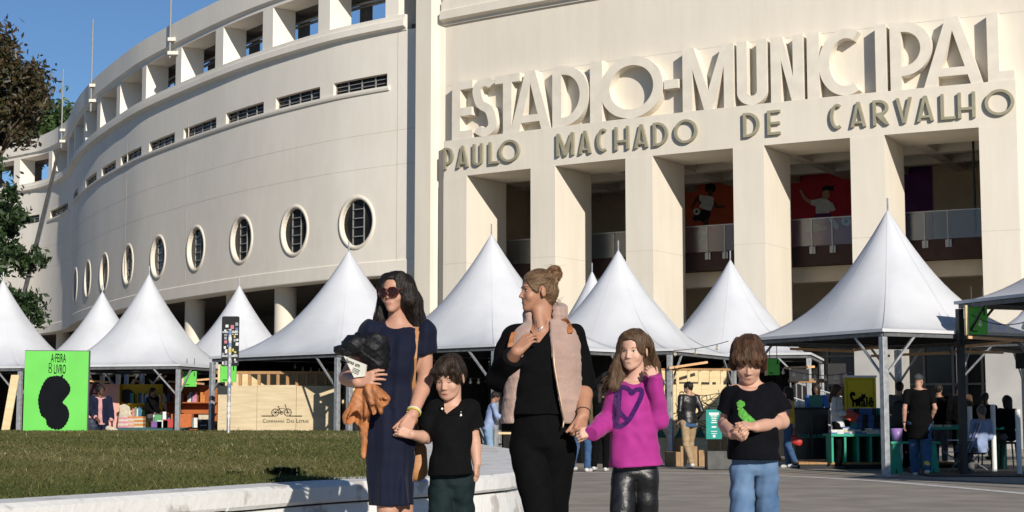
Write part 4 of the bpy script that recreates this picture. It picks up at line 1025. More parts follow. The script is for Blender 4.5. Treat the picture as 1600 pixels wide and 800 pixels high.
def onsurf(F, fig, px, py, lift=.003, near=None):
    o, d = camray(fig, px, py); t0 = fig.Y-.55; p = o+d*t0
    c = F.lo+(F.n-1)*F.h; t = t0
    while t < fig.Y+.5:
        q = o+d*t
        if (q > F.lo+F.h*2).all() and (q < c-F.h*2).all() and F.at(q) < 0: return q-d*lift
        t += F.h*.5
    return o+d*fig.Y
def decal(F, fig, pts, name, m, lift=.003, parent=None):
    'print lying on cloth: closed outline measured in the photo'
    cx = sum(p[0] for p in pts)/len(pts); cy = sum(p[1] for p in pts)/len(pts); n = len(pts); rings = []
    for k in (1., .7, .4): rings.append([onsurf(F, fig, cx+(x-cx)*k, cy+(y-cy)*k, lift) for x, y in pts])
    v = [q for r in rings for q in r]+[onsurf(F, fig, cx, cy, lift)]
    f = [(i*n+j, i*n+(j+1) % n, (i+1)*n+(j+1) % n, (i+1)*n+j) for i in range(2) for j in range(n)]+[(2*n+j, 2*n+(j+1) % n, 3*n) for j in range(n)]
    b = MB(); b.add(v, f); return b.build(name, m, parent or fig.t, smooth=True)
def ribbon(F, fig, pts, w_, name, m, lift=.003, parent=None, sub=4):
    P = catmull(np.array(pts, float), sub) if sub > 1 else np.array(pts, float); T = np.gradient(P, axis=0); T /= np.linalg.norm(T, axis=1)[:, None]+1e-9; N = np.stack([-T[:, 1], T[:, 0]], 1)*w_/2
    v = []
    for p, n_ in zip(P, N): v += [onsurf(F, fig, *(p+n_), lift), onsurf(F, fig, *p, lift+.001), onsurf(F, fig, *(p-n_), lift)]
    b = MB(); b.add(v, [(3*i+k, 3*i+k+1, 3*i+k+4, 3*i+k+3) for i in range(len(P)-1) for k in (0, 1)]); return b.build(name, m, parent or fig.t, smooth=True)
def tubes(name, m, parent, paths, r, n=6):
    b = MB()
    for p in paths: b.tube(p, r, n)
    return b.build(name, m, parent, smooth=True)
SK_A = skin_mat('skin_warm', (.45, .24, .165)); SK_B = skin_mat('skin_tanned', (.37, .185, .115)); SK_C = skin_mat('skin_child', (.52, .30, .215)); SK_D = skin_mat('skin_child_fair', (.55, .325, .24))
FM = lambda iris, brow, lips: dict(eye=mat('eye_white', (.62, .60, .58), .25, .02, 5), iris=mat('iris_'+iris[0], iris[1], .2, .1, 9), lash=mat('lash', (.018, .012, .01), .6, .1, 9), brow=mat('brow_'+brow[0], brow[1], .7, .2, 40), lips=mat('lips_'+lips[0], lips[1], .42, .06, 20), line=mat('mouth_line', (.10, .03, .025), .6, .1, 9), teeth=mat('teeth', (.62, .58, .52), .3, .03, 9))
F_AD = FM(('brown', (.035, .016, .008)), ('dark', (.03, .018, .012)), ('rose', (.42, .10, .09)))
F_BL = FM(('hazel', (.07, .045, .02)), ('light', (.10, .055, .03)), ('pink', (.46, .15, .13)))
HF = .0046
def torso(fig, tab, sup=2.2): return loft((0, 0, 0), np.eye(3), [(fig.z(y), (fig.x(a)+fig.x(b))/2, cy, (fig.x(b)-fig.x(a))/2, ry) for y, a, b, cy, ry in tab][::-1], sup)
def waistfold(seed, z0, amp, freq=(22, 22, 3)):
    f = waves(seed, 7, freq, amp)
    return f
M_hlA = mat('hair_light_dark', (.026, .017, .012), .45, .3, 30, spec=.3); M_hlB = mat('hair_light_brown', (.24, .15, .085), .5, .3, 30, spec=.3); M_hlC = mat('hair_light_mid', (.17, .10, .055), .5, .3, 30, spec=.3); M_hlD = mat('hair_light_chestnut', (.15, .075, .04), .5, .3, 30, spec=.3)
# ============ woman in the navy dress ============
f = Fig('woman in a navy dress and red sunglasses carrying a bundled black jacket', 612, 8.1); J = f.J; L = f.L
HD = Head(L(618.5, 458.5, .0), head_frame(-23, -2, -3), .193, female=1)
J.update(nb=L(622, 509, .02), shL=L(580, 522, .01), shR=L(662, 521, .02), elL=L(542, 590, -.0), wrL=L(558, 596, -.215), elR=L(664, 594, .04), wrR=L(645, 648, -.11),
         hipL=L(597, 700, .0), hipR=L(626, 700, .0), knL=L(606, 796, -.10), knR=L(629, 798, .06), anL=np.array([-.02, -.02, .10]), anR=np.array([.08, .30, .14]))
J['ftL'] = J['anL']+[-.02, -.14, -.055]; J['ftR'] = J['anR']+[.0, -.13, -.08]
body = HD.prims(.9)+[(cone(HD.p(0, .022, -.05), J['nb']+[0, .005, -.01], .050, .052), .02)]+f.limb('b')+f.legs((.068, .052, .036))
body += [(torso(f, [(512, 600, 643, .015, .05), (524, 580, 664, .01, .075), (548, 582, 656, .0, .10), (575, 585, 650, .0, .10), (600, 585, 642, .005, .085), (640, 582, 645, .01, .1), (690, 578, 647, .015, .115), (715, 582, 645, .015, .105)]), .02)]
handR = hand_prims(J['wrR'], L(632, 673, -.15)-J['wrR'], (-.35, .9, .1), -1, (.85, 1.0, .7), (.95, .25), .92)
dL = L(584, 590, -.25)-J['wrL']
handL = hand_prims(J['wrL'], dL, (.15, .9, -.25), 1, (.28, .38, .3), (.95, .1), .95, .10)
body += handR+handL
F = run(body, HF)
for p, k in HD.cuts(): F.cut(p, k)
B_ = sdf_obj('body', F, SK_A, f.t, 2); FB1 = F
HD.features(F, f.t, F_AD, 'open', 1., True, 0., 1.)
# smile line of teeth
M_navy = mat('navy_jersey', (.0035, .0055, .019), .8, .10, 5, .12, 160, spec=.2, sheen=.05)
dress = [(torso(f, [(510, 598, 645, .015, .05), (520, 580, 664, .008, .083), (548, 578, 660, -.005, .118), (575, 581, 654, -.004, .118), (598, 583, 649, .0, .10), (612, 582, 648, .0, .105), (640, 578, 650, .0, .125), (690, 573, 651, .0, .14), (740, 576, 647, -.01, .15), (789, 581, 648, -.02, .155)]), .02)]
for d, k in (('R', .40), ('L', .42)):
    a, b = J['sh'+d], J['el'+d]; e = a+(b-a)*k
    dress.append((clip(cone(a+[0, 0, .0], a+(b-a)*.75, .060, .066), e, b-a), .03)); dress.append((cone(J['nb']+[0, .01, -.028], a, .042, .056), .03))
F = run(dress, .0056)
F.wrinkle(waves(3, 8, (28, 28, 3.0), .0085)); F.wrinkle(lambda p: np.where(p[:, 2] < f.z(640), 1, 0)*.006*np.sin(np.arctan2(p[:, 1], p[:, 0]-f.x(612))*9+p[:, 2]*2)); F.wrinkle(waves(8, 6, (9, 9, 40), .0022))
F.plane((0, 0, f.z(788)), (0, .0, -1)); F.cut(ellip(L(619, 500, -.06), (.058, .12, .043)), .006)
sdf_obj('dress', F, M_navy, f.t); FD1 = F
# hair: dark, straight, past the shoulders
M_dkhair = hair_mat('dark_hair', (.006, .004, .0035), (.017, .011, .008))
hair = hair_base(HD, .013)+[(cone(HD.p(0, .06, .02), L(630, 512, .10), .078*HD.k, .062), .03)]
for pts, r in [([HD.p(.045, -.03, .095), HD.p(.078, -.01, .03), HD.p(.083, -.01, -.05), L(651, 500, .02), L(655, 516, -.01)], (.026, .034, .036, .040, .022)), ([HD.p(.05, .03, .05), HD.p(.075, .05, -.05), L(650, 512, .08)], (.05, .05, .045)),
               ([HD.p(-.045, -.035, .09), HD.p(-.072, -.015, .03), HD.p(-.082, .0, -.04), L(594, 498, .03), L(587, 511, .02)], (.024, .024, .024, .03, .014)), ([HD.p(-.05, .03, .05), HD.p(-.07, .05, -.04), L(602, 507, .07)], (.045, .04, .035))]:
    for i in range(len(pts)-1): hair.append((cone(pts[i], pts[i+1], r[i], r[i+1]), .02))
F = run(hair, HF)
F.cut(ellip(HD.p(.0, -.10, -.05), np.array([.067, .072, .105])*HD.k, HD.R), .008); F.cut(ellip(HD.p(.0, -.105, .048), np.array([.048, .052, .036])*HD.k, HD.R), .01)
st = waves(4, 9, (85, 85, 7), .0034); F.wrinkle(lambda p: st((p-HD.c)@HD.R)); F.cut(cone(HD.p(0, -.09, .125), HD.p(0, .05, .14), .004), .008)
F.wrinkle(lambda p: np.where(p[:, 2] < f.z(505), .012*np.abs(np.sin(p[:, 0]*160+np.sin(p[:, 1]*90)*2))*np.clip((f.z(505)-p[:, 2])/.05, 0, 1), 0))
sdf_obj('hair', F, M_dkhair, f.t); fuzz(F, M_dkhair, M_hlA, f.t, crown_flow(HD, 1.4), 520, .14, 1, face=HD)
# sunglasses
M_frame = mat('tortoise_frame', (.07, .012, .008), .25, .3, 60); M_lens = mat('brown_lens', (.022, .005, .003), .10, .1, 3, spec=.3)
sg = MB(); k = HD.k
sg.tube([HD.p(.064, -.094, .012), HD.p(.076, -.05, .012), HD.p(.079, .0, .006)], .0026, 6); sg.tube([HD.p(-.064, -.094, .012), HD.p(-.076, -.05, .012), HD.p(-.079, 0, .006)], .0026, 6); sg.tube([HD.p(-.008, -.112, .009), HD.p(0, -.114, .011), HD.p(.008, -.112, .009)], .003, 6)
def lens_pts(sx, s_): return [(sx*.034+.029*s_*math.copysign(abs(math.cos(a))**.75, math.cos(a)), -.001+.0255*s_*math.copysign(abs(math.sin(a))**.75, math.sin(a))-(.003 if math.sin(a) < 0 else 0)*s_) for a in np.linspace(0, 6.283, 21)[:-1]]
lp_ = lambda x, z, dy=0: HD.p(x, -.112+.9*x*x*6+dy, z)
for sx in (-1, 1): sg.tube([lp_(x, z) for x, z in lens_pts(sx, 1.)]+[lp_(*lens_pts(sx, 1.)[0])], .0030, 6, cap=False)
G_ = sg.build('sunglasses', M_frame, f.t, smooth=True)
for sx in (-1, 1):
    b = MB(); P2 = lens_pts(sx, .98); b.add([lp_(x, z, .001) for x, z in P2]+[lp_(sx*.034, 0, -.003)], [(i, (i+1) % 20, 20) for i in range(20)]); b.build('lens', M_lens, G_, smooth=True)
f.shoes(mat('black_shoe', (.012, .012, .012), .4, .2, 20))
for a in (0, 1):
    c = J['wrR']*.96+J['elR']*.04+unit(J['elR']-J['wrR'])*(.006+.009*a); ax = unit(J['elR']-J['wrR']); u_ = unit(np.cross(ax, [0, 1, 0])); v_ = np.cross(ax, u_)
    tubes('bracelet', mat('yellow_bracelet', (.55, .50, .06), .5, .1, 9) if a == 0 else mat('white_bracelet', (.55, .55, .5), .5, .1, 9), f.t, [[c+(u_*math.cos(q)+v_*math.sin(q))*.034 for q in np.linspace(0, 6.283, 18)]], .0042)
W1 = f
# black puffer jacket bundled over her arm
def held(name, label, cat, fig, prims, m, h=.005, wr=None, cuts=(), relax=1, planes=()):
    F = run(prims, h)
    for p, k in cuts: F.cut(p, k)
    for w_ in (wr or []): F.wrinkle(w_)
    for a, b in planes: F.plane(a, b)
    me = F.mesh(name, relax); o = link(name, me, m, None, smooth=True); o.location = fig.root; tag(o, label, cat); return o, F
M_puff = mat('black_nylon', (.006, .006, .008), .55, .2, 14, .25, 60, spec=.3)
pj = [(ellip(L(583, 545, -.17), (.075, .085, .085)), .03), (ellip(L(557, 540, -.18), (.07, .07, .05)), .012), (ellip(L(533, 548, -.17), (.040, .05, .026)), .012), (ellip(L(590, 567, -.16), (.055, .07, .06)), .012), (ellip(L(573, 528, -.15), (.06, .06, .035)), .012), (ellip(L(600, 550, -.15), (.028, .06, .075)), .012)]
held('puffer_jacket', 'black quilted puffer jacket bundled over the arm of the woman in navy', 'jacket', f, pj, M_puff, .005,
     [waves(5, 8, (22, 22, 30), .006), waves(6, 8, (60, 60, 60), .003), lambda p: -.007*np.exp(-((((p[:, 0]-f.x(560))*.8+(p[:, 2]-f.z(545))*1.1+.4*(p[:, 1]+.17)) % .055-.027)/.006)**2)])
# folded newspaper under the jacket
b = MB(); q = [L(537, 556, -.235), L(572, 570, -.255), L(570, 588, -.255), L(553, 590, -.25)]; q2 = [p+np.array([.004, .018, 0]) for p in q]
n4 = [(0, 1, 2, 3), (7, 6, 5, 4)]+[(i, i+4, (i+1) % 4+4, (i+1) % 4) for i in range(4)]; b.add(q+q2, n4)
M_news = mat('newsprint', (.55, .54, .47), .9, .06, 12); o = b.build('newspaper', M_news); o.location = f.root; tag(o, 'folded cream newspaper tucked under the black puffer jacket', 'newspaper')
M_ink = mat('ink', (.02, .02, .022), .8, .1, 9)
ax = unit(q[1]-q[0]); nrm = unit(np.cross(q[1]-q[0], q[3]-q[0])); nrm = nrm if nrm[1] < 0 else -nrm; upv = np.cross(nrm, ax)*1.; upv = upv if upv[2] > 0 else -upv
Mt = Matrix([[ax[i], upv[i], nrm[i], (q[0]*.62+q[1]*.38-upv*.024+nrm*.0015)[i]] for i in range(3)]+[[0, 0, 0, 1]])
tx = put_text('headline', 'cialiamo um', M_ink, o, .026, Mt, .0006, .8, 'CENTER', .0006)
b = MB()
for i in range(4): 
    a_ = q[0]*.45+q[1]*.55-upv*(.036+.007*i)+nrm*.0014; b.add([a_-ax*.0, a_+ax*.038, a_+ax*.038-upv*.0022, a_-upv*.0022], [(0, 1, 2, 3)])
b.build('text_line', M_ink, o)
# tan leather jacket hanging from her hand
M_tan = mat('tan_leather', (.36, .135, .045), .52, .22, 9, .3, 45, spec=.4)
tj = [(cone(L(567, 600, -.20), L(553, 653, -.20), .024, .050, ((0, 1, 0), .7)), .006), (cone(L(578, 602, -.235), L(599, 628, -.25), .026, .040, ((.7, 0, -.7), .55)), .006), (cone(L(574, 608, -.245), L(584, 640, -.25), .030, .024, ((1, 0, 0), .6)), .005), (cone(L(585, 606, -.24), L(594, 640, -.255), .028, .020, ((1, 0, .3), .5)), .005), (cone(L(572, 605, -.21), L(572, 645, -.21), .026, .03, ((1, 0, 0), .6)), .005), (cone(L(570, 620, -.17), L(570, 690, -.15), .038, .018, ((0, 1, 0), .5)), .012), (cone(L(570, 690, -.15), L(569, 714, -.15), .017, .013), .01)]
held('leather_jacket', 'tan leather jacket hanging below the hand of the woman in navy', 'jacket', f, tj, M_tan, .0048, [waves(7, 8, (26, 25, 12), .0054), waves(17, 6, (70, 70, 40), .0026), lambda p: -.0035*np.exp(-((np.mod(p[:, 0]*.9+p[:, 2]*.35+.02*np.sin(p[:, 2]*40), .034)-.017)/.0045)**2)],
     [(cone(L(553.5, 650, -.20), L(550, 670, -.215), .034, .046), .004), (cone(L(585, 638, -.262), L(581, 655, -.275), .022, .024), .004), (cone(L(598, 626, -.28), L(606, 636, -.30), .020, .024), .004)], 1, [(L(552, 655, -.2), (-.25, -.3, -1))] if False else ())
# tan shoulder bag with a long strap
M_tan2 = mat('camel_leather', (.40, .19, .07), .5, .12, 7, .15, 40)
o, _ = held('shoulder_bag', 'camel leather bag hanging at the hip of the woman in navy, beside the boy', 'bag', f, [(cone(L(653, 703, .10), L(651, 735, .10), .045, .058, ((0, 1, 0), .55)), .01)], M_tan2, .006, [waves(9, 5, (20, 20, 20), .002)])
sp = [onsurf(FD1, f, x, y, .006) for x, y in [(653, 511), (650, 530), (648, 560), (646, 590), (646, 615)]]+[L(649, 650, .0), L(652, 690, .08)]
b = MB(); v = []
for p in sp: v += [p+np.array([-.011, 0, 0]), p+np.array([.011, 0, .001]), p+np.array([.011, .004, .001]), p+np.array([-.011, .004, 0])]
b.add(v, [(4*i+k, 4*i+(k+1) % 4, 4*i+4+(k+1) % 4, 4*i+4+k) for i in range(len(sp)-1) for k in range(4)]); b.build('strap', M_tan2, o)
# ============ small boy in the black polo ============
f = Fig('small boy in a black polo shirt and dark green trousers, looking down', 706, 8.05); J = f.J; L = f.L; f.g = .74
HD = Head(L(702.5, 590.5, .0), head_frame(-22, 20, 0), .196, child=1)
J.update(nb=L(707, 632, .03), shL=L(682, 642, .01), shR=L(733, 642, .02), elL=L(667, 684, .01), wrL=L(643, 679, -.10), elR=L(741, 688, .04), wrR=L(745, 724, .0), hipL=L(690, 752), hipR=L(721, 752), knL=L(688, 845, -.05), knR=L(722, 845, .05), anL=np.array([-.055, -.06, .075]), anR=np.array([.05, .12, .085]))
body = HD.prims(1.)+[(cone(HD.p(0, .025, -.05), J['nb'], .043, .043), .015)]+f.limb('b', (.047, .042, .031))+f.legs((.060, .050, .040))
body += [(torso(f, [(636, 692, 722, .02, .045), (645, 680, 734, .015, .065), (670, 680, 732, .01, .085), (710, 682, 730, .01, .085), (738, 684, 728, .01, .075), (760, 690, 722, .01, .06)]), .015)]
body += hand_prims(J['wrL'], L(624, 672, -.12)-J['wrL'], (.25, .9, -.2), 1, (.75, .9, .6), (1.0, .3), .70)+hand_prims(J['wrR'], (.0, -.03, -1), (-.9, .3, 0), 1, (.35, .4, .3), (.35, .3), .70)
F = run(body, .0042)
for p, k in HD.cuts(): F.cut(p, k)
sdf_obj('body', F, SK_C, f.t, 2); FB = F
HD.features(F, f.t, F_AD, 'down', 1.2, True)
M_polo = mat('black_pique', (.0035, .0035, .004), .9, .15, 60, .2, 260, spec=.12)
polo = [(torso(f, [(634, 690, 724, .02, .052), (642, 680, 737, .012, .075), (665, 676, 737, .0, .098), (700, 675, 735, -.004, .102), (742, 672, 738, -.004, .108)]), .015)]
for d, e in (('L', L(665, 668, 0)), ('R', L(742, 666, .02))):
    a, b = J['sh'+d], J['el'+d]; polo.append((clip(cone(a, a+(b-a)*.95, .047, .055), e, b-a), .02)); polo.append((cone(J['nb']+[0, 0, -.02], a, .036, .045), .02))
F = run(polo, .0054); F.wrinkle(ow(waves(12, 7, (22, 22, 26), .008), .006)); F.wrinkle(waves(13, 6, (45, 45, 20), .0014))
F.plane((0, 0, f.z(742)), (.05, 0, -1)); prism_cut(F, f, [(690, 624), (719, 624), (715, 634), (697, 648)], -.02); F.cut(cone(L(706, 615, .02), L(706, 632, .0), .046, .040), .006)
sdf_obj('polo_shirt', F, M_polo, f.t); FP = F
for cp in ([(689, 629), (696, 628), (698, 640), (697, 649), (690, 643), (685, 635)], [(715, 636), (722, 629), (728, 631), (731, 637), (722, 646), (700, 650), (706, 644)]):
    P0 = [onsurf(FP, f, x, y, .010) if i not in (0, 1) or True else 0 for i, (x, y) in enumerate(cp)]; n = len(cp); b = MB(); q = [p+np.array([0, .012, 0]) for p in P0]
    b.add(list(P0)+q, [tuple(range(n)), tuple(range(n, 2*n))[::-1]]+[(i, i+n, (i+1) % n+n, (i+1) % n) for i in range(n)]); b.build('collar', M_polo, f.t, bevel=.003)
tubes('collar_band', M_polo, f.t, [[L(689, 631, .01), L(691, 629, .04), L(698, 628, .075), L(712, 627, .08), L(721, 628, .045), L(724, 630, .01)]], .011, 8)
M_whp = mat('white_thread', (.72, .72, .70), .6, .05, 9)
decal(F, f, [(691+1.7*math.cos(a), 638.5+1.7*math.sin(a)) for a in np.linspace(0, 6.283, 9)[:-1]], 'button', M_whp, .004)
decal(F, f, [(719, 645), (720.5, 642.5), (721.5, 644), (721.2, 647), (722, 650), (720.2, 649.6), (718.6, 651), (719.4, 648)], 'emblem', M_whp, .003)
def trousers(f, m, r=(.098, .075, .062), top=None, hem=None, h=.0065, seed=1, crotch=.006, knee=True, amp=.003, name='trousers', cap=.05):
    J = f.J; g = f.g; pr = []
    for d in 'LR':
        a, b, c = [q*g for q in r]; pr.append((cone(J['hip'+d]+[0, 0, -.03*g], J['kn'+d], a, b), crotch*g)); pr.append((cone(J['kn'+d], J['an'+d]+[0, 0, .03*g], b, c), crotch*g))
    mid = (J['hipL']+J['hipR'])/2; w_ = np.linalg.norm(J['hipL']-J['hipR'])/2
    zt = top
    pr.append((loft((mid[0], mid[1], 0), np.eye(3), [(mid[2]-.055*g, 0, 0, w_+r[0]*g*.5, r[0]*g*.8), (mid[2]-.02*g, 0, 0, w_+r[0]*g*.9, r[0]*g*1.1), (mid[2]+.05*g, 0, 0, w_+r[0]*g*.9, r[0]*g*1.15), (zt, 0, 0, w_+r[0]*g*.8, r[0]*g*1.0)]), .015*g))
    F = run(pr, h); F.wrinkle(waves(seed, 7, (14, 14, 30), amp)); F.wrinkle(waves(seed+1, 6, (50, 50, 40), amp*.45))
    sdf_obj(name, F, m, f.t); return F
trousers(f, mat('dark_green_twill', (.006, .015, .016), .8, .15, 30, .15, 200, spec=.2), (.090, .084, .078), f.z(735), seed=21, amp=.006)
f.shoes(mat('grey_sneaker', (.12, .12, .12), .6, .2, 20))
M_bhair = hair_mat('dark_brown_hair', (.014, .009, .006), (.045, .028, .018), (60, 60, 9))
hair = hair_base(HD, .0095)+[(ellip(HD.p(0, .05, -.0), np.array([.074, .066, .075])*HD.k, HD.R), .03), (cone(HD.p(-.05, -.066, .062), HD.p(.05, -.066, .062), .020*HD.k), .02), (cone(HD.p(-.062, -.04, .03), HD.p(-.068, -.02, .01), .014), .01), (cone(HD.p(.064, -.04, .035), HD.p(.068, -.02, .005), .014), .01)]
F = run(hair, .0042); F.cut(ellip(HD.p(0, -.108, -.04), np.array([.076, .086, .080])*HD.k, HD.R), .006); F.cut(ellip(HD.p(.085, .005, -.01), np.array([.02, .022, .035])*HD.k, HD.R), .004); F.cut(ellip(HD.p(-.085, .005, -.01), np.array([.02, .022, .035])*HD.k, HD.R), .004)
def tex(HD, seed, fr, amp): w_ = waves(seed, 9, fr, amp); return lambda p: w_((p-HD.c)@HD.R)
F.wrinkle(tex(HD, 31, (90, 40, 25), .0036)); F.wrinkle(lambda p: .006*np.maximum(0, np.sin(((p-HD.c)@HD.R)[:, 0]*260))*(((p-HD.c)@HD.R)[:, 1] < -.05)*(((p-HD.c)@HD.R)[:, 2] < .055*HD.k))
sdf_obj('hair', F, M_bhair, f.t); fuzz(F, M_bhair, M_hlA, f.t, crown_flow(HD, .8), 460, .05, 2); BOY1 = f
# ============ woman in black with the pink vest ============
f = Fig('woman in black with a pink padded vest and hair in a bun, looking left', 846, 8.0); J = f.J; L = f.L
HD = Head(L(839.5, 455.5, .0), head_frame(-72, 1, 0), .192, female=1)
J.update(nb=L(853, 507, .03), shL=L(804, 528, .02), shR=L(894, 527, .02), elL=L(780, 592, .02), wrL=L(807, 549, -.18), elR=L(912, 603, .03), wrR=L(911, 650, -.12), hipL=L(826, 692), hipR=L(868, 692), knL=L(843, 806, -.10), knR=L(866, 808, .05), anL=np.array([-.02, -.04, .09]), anR=np.array([.09, .30, .14]))
J['ftL'] = J['anL']+[-.02, -.14, -.05]; J['ftR'] = J['anR']+[0, -.13, -.08]
body = HD.prims(.9)+[(cone(HD.p(0, .030, -.05), J['nb'], .042, .050), .02), (cone(HD.p(.0, -.005, -.075), L(845, 512, -.03), .028, .03), .02)]+f.limb('b', (.05, .044, .030))+f.legs((.070, .055, .04))
body += [(torso(f, [(510, 828, 876, .02, .055), (524, 806, 893, .01, .08), (548, 802, 890, .0, .10), (580, 803, 888, .0, .10), (610, 805, 885, .005, .09), (640, 802, 888, .01, .095), (690, 814, 880, .015, .09), (715, 824, 870, .015, .07)]), .02)]
body += hand_prims(J['wrR'], L(905, 675, -.16)-J['wrR'], (-.5, .8, .1), -1, (.9, 1.05, .7), (.95, .25), .94)
body += hand_prims(J['wrL'], L(829, 526, -.17)-J['wrL'], (.35, .75, -.3), 1, (.45, .55, .4), (.9, .2), .92, .05)
F = run(body, HF)
for p, k in HD.cuts(): F.cut(p, k)
sdf_obj('body', F, SK_B, f.t, 2); FB = F
HD.features(F, f.t, F_BL, 'open', 1., True, -.002)
M_blackk = mat('black_knit', (.003, .003, .0035), .9, .15, 40, .12, 200, spec=.1)
top = [(torso(f, [(508, 826, 879, .02, .058), (520, 802, 896, .01, .088), (548, 798, 892, -.004, .116), (580, 800, 889, -.002, .112), (610, 803, 886, .0, .10), (648, 797, 892, .0, .118)]), .02)]
for d, e in (('L', L(801, 558, -.14)), ('R', L(913, 612, .03))):
    a, b, c = J['sh'+d], J['el'+d], J['wr'+d]; top.append((cone(J['nb']+[0, .01, -.03], a, .042, .056), .03)); 
    if d == 'L': top.append((cone(a, b, .064, .061), .02)); top.append((clip(cone(b, c, .061, .050), e, c-b), .015))
    else: top.append((clip(cone(a, b+(b-a)*.3, .066, .060), b+(b-a)*.12, b-a), .02))
F = run(top, .0056); F.wrinkle(ow(waves(41, 7, (18, 18, 34), .0055), .004)); F.wrinkle(waves(42, 7, (50, 50, 50), .0016))
F.plane((0, 0, f.z(648)), (0, 0, -1)); prism_cut(F, f, [(818, 497), (873, 497), (841, 538)], -.015); F.cut(cone(L(850, 490, .03), L(852, 508, .02), .058, .054), .01)
sdf_obj('top', F, M_blackk, f.t); FT = F
trousers(f, mat('black_trousers', (.0028, .0028, .003), .9, .15, 30, .1, 160, spec=.1), (.100, .066, .068), f.z(640), seed=44, amp=.005)
f.shoes(mat('black_shoe', (.012, .012, .012), .4, .2, 20))
# vest
M_vest = mat('pink_fleece', (.35, .24, .20), .85, .06, 14, .25, 60, spec=.2, sheen=.3)
vt = [(torso(f, [(503, 824, 882, .03, .07), (514, 800, 902, .02, .10), (540, 792, 905, .0, .128), (590, 791, 904, .0, .130), (640, 787, 908, .0, .135), (664, 786, 907, .0, .132)], 2.4), .02)]
# stand-up collar
for a in np.linspace(-.9, 3.6, 13):
    c = J['nb']+np.array([.088*math.cos(a), .062*math.sin(a)+.005, .004+.016*math.sin(a)]); hgt = .075 if math.cos(a) > -.3 else .05
    vt.append((cone(c, c+np.array([.004*math.cos(a), .004*math.sin(a), hgt]), .019, .016), .014))
F = run(vt, .0056)
zl = [f.z(q) for q in (665, 600, 560, 530, 505, 480)]; xl = [f.x(q) for q in (799, 806, 813, 822, 829, 830)]; xr = [f.x(q) for q in (882, 872, 863, 860, 862, 862)]
def front(X, Y, Z):
    l = np.interp(Z, zl, xl); r = np.interp(Z, zl, xr); return np.maximum(np.maximum(l-X, X-r), Y-.012)+0*X*Y*Z
F.cut(P_(lambda X, Y, Z: (lambda l, r: np.maximum(np.maximum(l-X, X-r), Y-.01))(np.interp(Z, zl, xl), np.interp(Z, zl, xr)), (-.3, -.4, f.z(670)), (.3, .02, f.z(470))), .012)
for d, sx in (('L', -1), ('R', 1)): F.cut(cone(J['sh'+d]+[sx*.02, 0, .03], J['sh'+d]+[sx*.045, .0, -.09], .058, .060), .012)
F.cut(cone(J['nb']+[0, .0, -.03], J['nb']+[-.01, -.01, .12], .066, .072), .01)
F.wrinkle(ow(waves(51, 7, (20, 20, 10), .0052), .009)); F.wrinkle(lambda p: -.0022*np.exp(-((np.mod(p[:, 2]+.02*p[:, 0], .105)-.05)/.008)**2)); F.wrinkle(waves(52, 7, (50, 50, 50), .0016))
F.plane((0, 0, f.z(662)), (0, 0, -1))
sdf_obj('vest', F, M_vest, f.t); FV = F
tubes('zip', mat('pale_gold', (.6, .42, .28), .4, .1, 9, metal=.3), f.t, [[onsurf(FV, f, x, y, .003) for x, y in [(864, 540), (866, 570), (871, 600), (877, 630), (881, 655)]], [L(881, 658, -.13), L(879.5, 668, -.135)]], .0042)
# hair pulled up into a bun
M_lthair = hair_mat('light_brown_hair', (.075, .042, .022), (.19, .115, .060), (14, 40, 40))
hair = hair_base(HD, .007)+[(ellip(HD.p(0, .060, .0), np.array([.066, .055, .07])*HD.k, HD.R), .03), (cone(HD.p(0, .085, .06), L(862, 434, 0), .030, .022), .02), (cone(HD.p(0, .058, -.02), HD.p(0, .055, -.088), .056*HD.k, .034*HD.k), .02)]
F = run(hair, HF); F.cut(ellip(HD.p(0, -.122, -.045), np.array([.095, .102, .108])*HD.k, HD.R), .008); F.cut(ellip(HD.p(0, -.065, -.05), np.array([.10, .068, .062])*HD.k, HD.R), .008); F.cut(ellip(HD.p(.085, .005, -.02), np.array([.03, .026, .05])*HD.k, HD.R), .005); F.cut(ellip(HD.p(-.085, .005, -.02), np.array([.03, .026, .05])*HD.k, HD.R), .005)
F.wrinkle(tex(HD, 61, (30, 14, 95), .0026)); sdf_obj('hair', F, M_lthair, f.t); _bun = L(862, 432, 0); fuzz(F, M_lthair, M_hlB, f.t, lambda p: unit(_bun-p), 420, .07, 3)
M_bun = hair_mat('bun_hair', (.08, .042, .02), (.24, .13, .06), (40, 40, 14))
c = L(866, 427, .0); bun = [(ellip(c, (.022, .02, .022)), .005)]
for i in range(16):
    a, a2 = i*.75, (i+1)*.75; rr_ = lambda q: np.array([.024*math.cos(q), .020*math.sin(q*1.3), .026*math.sin(q)]); bun.append((cone(c+rr_(a), c+rr_(a2), .0125, .0125), .004))
F = run(bun, .0042); F.wrinkle(waves(62, 8, (60, 60, 60), .003)); sdf_obj('hair_bun', F, M_bun, f.t); _bc = L(866, 427, 0); fuzz(F, M_bun, M_hlB, f.t, lambda p: np.cross(p-_bc, [0, 1, .2])*20, 120, .05, 4, lift=.003)
rs = random.Random(4); strands('loose_hair', [[HD.p(rs.uniform(-.05, .05), .09, -.03), HD.p(rs.uniform(-.06, .06), .115+.02*rs.random(), -.06), HD.p(rs.uniform(-.07, .07), .12+.03*rs.random(), -.055+.03*rs.random())] for _ in range(8)]+[[c+V3(rs.uniform(-.02, .02), 0, .015), c+V3(rs.uniform(-.04, .04), 0, .035), c+V3(rs.uniform(-.06, .06), 0, .040+.012*rs.random())] for _ in range(6)], M_bun, f.t, .0007)
tubes('necklace', mat('silver', (.6, .6, .6), .3, .1, 9, metal=.9), f.t, [[onsurf(FB, f, x, y, .003) for x, y in [(838, 500), (839, 508), (842, 513), (846, 513), (851, 507), (855, 500)]]], .0014)
